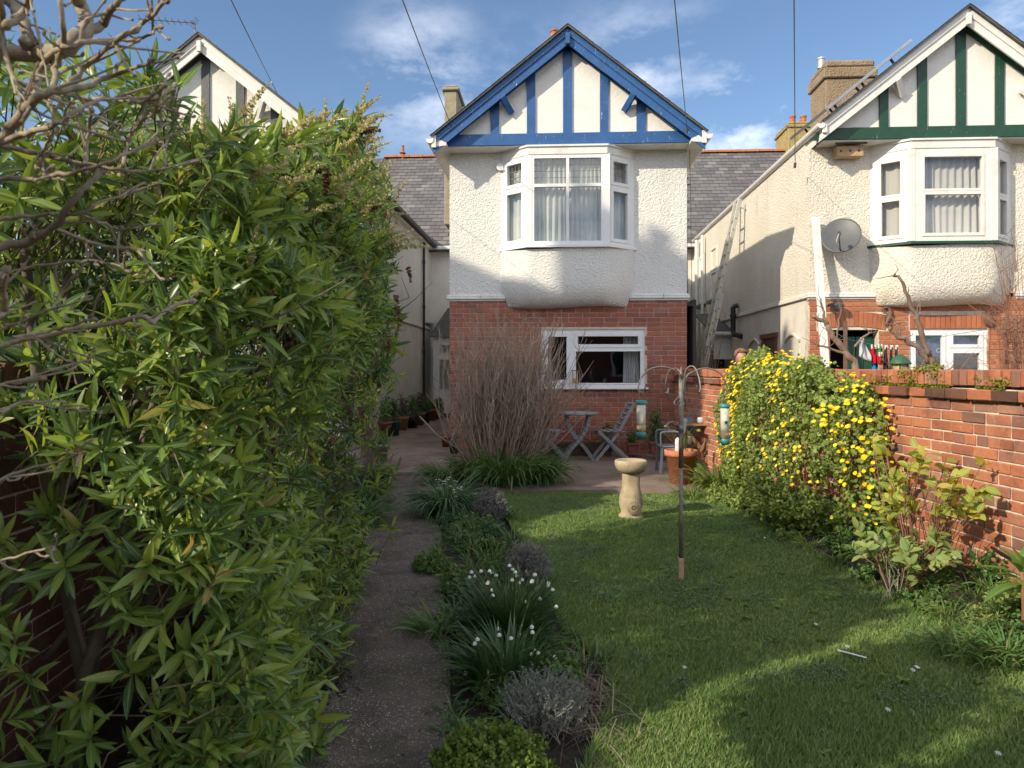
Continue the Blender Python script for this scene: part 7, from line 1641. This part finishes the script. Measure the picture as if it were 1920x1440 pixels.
for f in (.12, .45, .8):
    for y in (.15, 1.4): q_ = A0.lerp(B0, f) + Vector((0, y, 0)); m.bar(q_, q_ - nv * .26, .03, .03, (0, 1, 0))
m.build('mounting_leg', MT['greydark'], sp2, kind='stuff')
def aerial(label, pts_px, Y, boom, els, loc_px):
    base = P(loc_px[0], loc_px[1], Y); r = thing('tv_aerial', label, 'aerial', base, 0, 'rooftop aerials'); m = MB(); m.tube([P(x, y, Y) - base for x, y in pts_px], .014, 6); m.build('mast', metal_old, r)
    m = MB(); a, b2 = P(*boom[0], Y) - base, P(*boom[1], Y - .25) - base; m.tube([a, b2], .010, 5); m.build('boom', metal_old, r)
    for k in range(els): c = a.lerp(b2, (k + .5) / els); l = .09 + .05 * (k / els); m = MB(); m.tube([c + Vector((0, .12, -.03)) * l * 6, c - Vector((0, .12, -.03)) * l * 6], .005, 4); m.build('element', metal_old, r)
    m = MB(); c = a.lerp(b2, .06); [m.tube([c + Vector((.02 * q, -.08, -.06 + .03 * q)), c + Vector((.02 * q, .08, -.06 + .03 * q))], .005, 4) for q in range(5)]; m.build('reflector', metal_old, r)
aerial('television aerial on a bent mast at the ridge of the left gable', [(371, 76), (367, 62), (364, 42)], 11.9, ((366, 43), (258, 35)), 9, (371, 76))
aerial('small aerial beside the far mossy chimney', [(1476, 262), (1477, 236)], 24.0, ((1472, 238), (1492, 237)), 3, (1476, 262)); aerial('aerial peeping over the right slope of the blue gable', [(1212, 168), (1211, 152)], 24.0, ((1192, 148), (1212, 155)), 4, (1212, 168))
pole_top = Vector((-1.5, -14.0, 9.5))
for i, (px0, py0, px1, py1, v, lab) in enumerate(((440, 0, 525, 185, 2.0, 'overhead wire leftmost, running down behind the hebe'), (760, 0, 846, 236, -.5, 'overhead wire down to the left foot of the blue gable'), (1266, 0, 1288, 240, -.5, 'overhead wire down to the right foot of the blue gable'), (1489, 0, 1491, 305, -.1, 'overhead wire down to the corner of the cream house'))):
    u_, z_ = Rp(px1, py1, v); e = W(u_, v, z_); a = P(px0, py0, 6.0); d = (a - e); s = e + d * 2.2
    r = thing('overhead_wire', lab, 'wire', e, 0, 'telephone wires'); m = MB(); N_ = 14
    m.tube([d * 2.2 * k / N_ - Vector((0, 0, .06 * math.sin(math.pi * k / N_))) for k in range(N_ + 1)], .0052, 4); m.build('cable', MT['black'], r)
    m = MB(); m.tube([(0, 0, .0), (0, .02, -.08)], .022, 8); m.build('insulator', MT['greydark'], r)
e = W(3.80, -.05, 5.0); r = thing('wall_cable', 'loose cable hanging down the right corner of the middle house', 'cable', e); m = MB(); m.tube([(0, 0, 0), (.02, 0, -.8), (.05, .05, -2.4)], .004, 4); m.build('cable', MT['black'], r)
r = thing('garden_hose', 'black hose clipped low along the sunlit brick wall', 'hose', (wall_r(4.6) - .03, 4.6, .36)); m = MB(); m.tube(smooth([(0, .15, 0), (-.005, -.2, -.04), (0, -.6, -.05), (.06, -1.5, -.09)], 4), .009, 6); m.build('hose', MT['black'], r)

# ------------------------------------------------------------------ the person behind the bush
pY = 11.0; px_ = P(1389, 0, pY).x; per = thing('person', 'person with short sandy hair, the top of the head showing over the yellow bush', 'person', (px_, pY, .03))
SK = {'pel': (0, 0, .95, .15), 'bel': (0, 0, 1.08, .135), 'che': (0, 0, 1.28, .155), 'nek': (0, .01, 1.47, .06), 'hd': (0, -.01, 1.56, .082), 'hd2': (0, -.01, 1.66, .088), 'top': (0, 0, 1.72, .055), 'sl': (-.18, 0, 1.40, .062), 'el': (-.26, .02, 1.14, .045), 'wl': (-.24, -.16, .96, .033), 'hl': (-.23, -.24, .92, .035), 'sr': (.18, 0, 1.40, .062), 'er': (.26, .02, 1.14, .045), 'wr': (.24, -.16, .96, .033), 'hr': (.23, -.24, .92, .035),
      'tl': (-.10, 0, .86, .10), 'kl': (-.11, -.02, .48, .065), 'al': (-.11, .02, .09, .045), 'fl': (-.12, -.14, .04, .04), 'tr': (.10, 0, .86, .10), 'kr': (.11, -.02, .48, .065), 'ar': (.11, .02, .09, .045), 'fr': (.12, -.14, .04, .04)}
ks = list(SK); ed = [('pel', 'bel'), ('bel', 'che'), ('che', 'nek'), ('nek', 'hd'), ('hd', 'hd2'), ('hd2', 'top'), ('che', 'sl'), ('sl', 'el'), ('el', 'wl'), ('wl', 'hl'), ('che', 'sr'), ('sr', 'er'), ('er', 'wr'), ('wr', 'hr'), ('pel', 'tl'), ('tl', 'kl'), ('kl', 'al'), ('al', 'fl'), ('pel', 'tr'), ('tr', 'kr'), ('kr', 'ar'), ('ar', 'fr')]
me = bpy.data.meshes.new('body'); me.from_pydata([SK[k][:3] for k in ks], [(ks.index(a), ks.index(b2)) for a, b2 in ed], []); ob = bpy.data.objects.new('body', me); link(ob, per); me.materials.append(plain('skin', (.55, .28, .20), .55, .08, 6, 0)); sk = ob.modifiers.new('skin', 'SKIN'); ob.modifiers.new('sub', 'SUBSURF').levels = 1
for i, k in enumerate(ks): me.skin_vertices[0].data[i].radius = (SK[k][3],) * 2
me.skin_vertices[0].data[0].use_root = True; ob.modifiers['sub'].render_levels = 2
hair = plain('sandy_hair', (.26, .13, .07), .8, .35, 40, .006, 90); m = MB(); nU, nV = 18, 9; V = []; F = []
for j in range(nV + 1):
    ph = j / nV * 1.75
    for i in range(nU):
        a = 2 * math.pi * i / nU; lim = 1.0 if math.sin(a) > -.35 else (.62 if j > 5 else 1); pp = ph * lim; k = 1 + .05 * mnoise.noise(Vector((math.cos(a) * 4, math.sin(a) * 4, pp * 4))); V.append((.097 * k * math.sin(pp) * math.cos(a), .112 * k * math.sin(pp) * math.sin(a), 1.665 + .098 * k * math.cos(pp)))
for j in range(nV):
    for i in range(nU): F.append((j * nU + i, (j + 1) * nU + i, (j + 1) * nU + (i + 1) % nU, j * nU + (i + 1) % nU))
m.add(V, F); m.build('hair', hair, per, smooth=True)
m = MB(); m.lathe([(.17, .92), (.165, 1.05), (.185, 1.25), (.19, 1.38), (.10, 1.46), (.07, 1.48)], n=18, sq=(1, .72)); 
for sx in (-1, 1): m.tube([(sx * .15, 0, 1.40), (sx * .265, .02, 1.14), (sx * .245, -.13, .98)], [.085, .065, .05], 10)
m.build('jumper', fabric('jumper_cloth', (.10, .12, .18), .0), per, smooth=True)
m = MB()
for sx in (-1, 1): m.tube([(sx * .09, 0, .94), (sx * .11, -.02, .50), (sx * .11, .02, .06)], [.125, .09, .075], 12)
m.build('trousers', fabric('trouser_cloth', (.04, .045, .06), .0), per, smooth=True)

# ------------------------------------------------------------------ the row of houses behind the camera (seen only in the window glass)
for i in range(4):
    x = -13 + i * 7.2; r = thing('rear_row_house', ('plain brick house of the facing row behind the camera, number %s from the left' % ['one', 'two', 'three', 'four'][i]), 'house', (x, -19, 0), 0, 'facing row of houses')
    m = MB(); m.span((-3.55, -6, 0), (3.55, 0, 5.8)); m.build('brick_body', MT['brick_left'], r); m = MB(); m.prism([(-3.58, .3, 5.7), (-3.58, -3, 8.0), (-3.58, -6.3, 5.7)], (7.16, 0, 0)); m.build('roof', MT['slate_side'], r)
    for (a, z) in ((-1.8, 1), (1.5, 1), (-1.8, 3.6), (1.5, 3.6)): m = MB(); m.span((a - .6, .0, z), (a + .6, .05, z + 1.5)); f = m.build('window_frame', MT['upvc'], r); m = MB(); m.span((a - .5, .051, z + .1), (a + .5, .06, z + 1.4)); m.build('pane', MT['black'], f)
# an unseen evergreen added behind the camera to shade the near lawn
lb = thing('shade_laurel', 'unseen evergreen laurel added just behind the camera to shade the lawn', 'shrub', (-1.9, -.6, 0))
for (c, rd) in (((-1.95, -1.6, 1.5), (.5, 1.0, 1.8)), ((-1.9, -.65, 1.5), (.45, .85, 1.8)), ((-2.0, -.05, 1.4), (.36, .34, 1.6))): sprigs(lb, 'foliage', c, rd, 1500, MT['hebe_old'], .12, OVAL, 12, .2, .4)

# dark evergreens added over the left boundary wall to darken gaps in the hebe
nbs = thing('backing_shrub', 'dark evergreen shrubbery added beyond the left boundary wall to darken gaps in the hebe', 'shrub', (-3.9, 5.5, 0))
for (c, rd) in (((-3.6, 4.6, .6), (.7, .9, 2.0)), ((-3.9, 6.2, .6), (.8, 1.0, 2.1)), ((-4.2, 8.0, .6), (.8, 1.1, 2.1))): sprigs(nbs, 'foliage', c, rd, 1100, MT['hebe_old'], .13, OVAL, 12, .2, .3)
for (x, y) in ((-3.6, 4.6), (-3.9, 6.2), (-4.2, 8.0)): m = MB(); m.tube([Vector((x, y, 0)) - nbs.location, Vector((x + .1, y, 1.0)) - nbs.location, Vector((x, y, 2.0)) - nbs.location], [.07, .05, .03], 8); m.build('trunk', MT['trunk'], nbs, smooth=True)
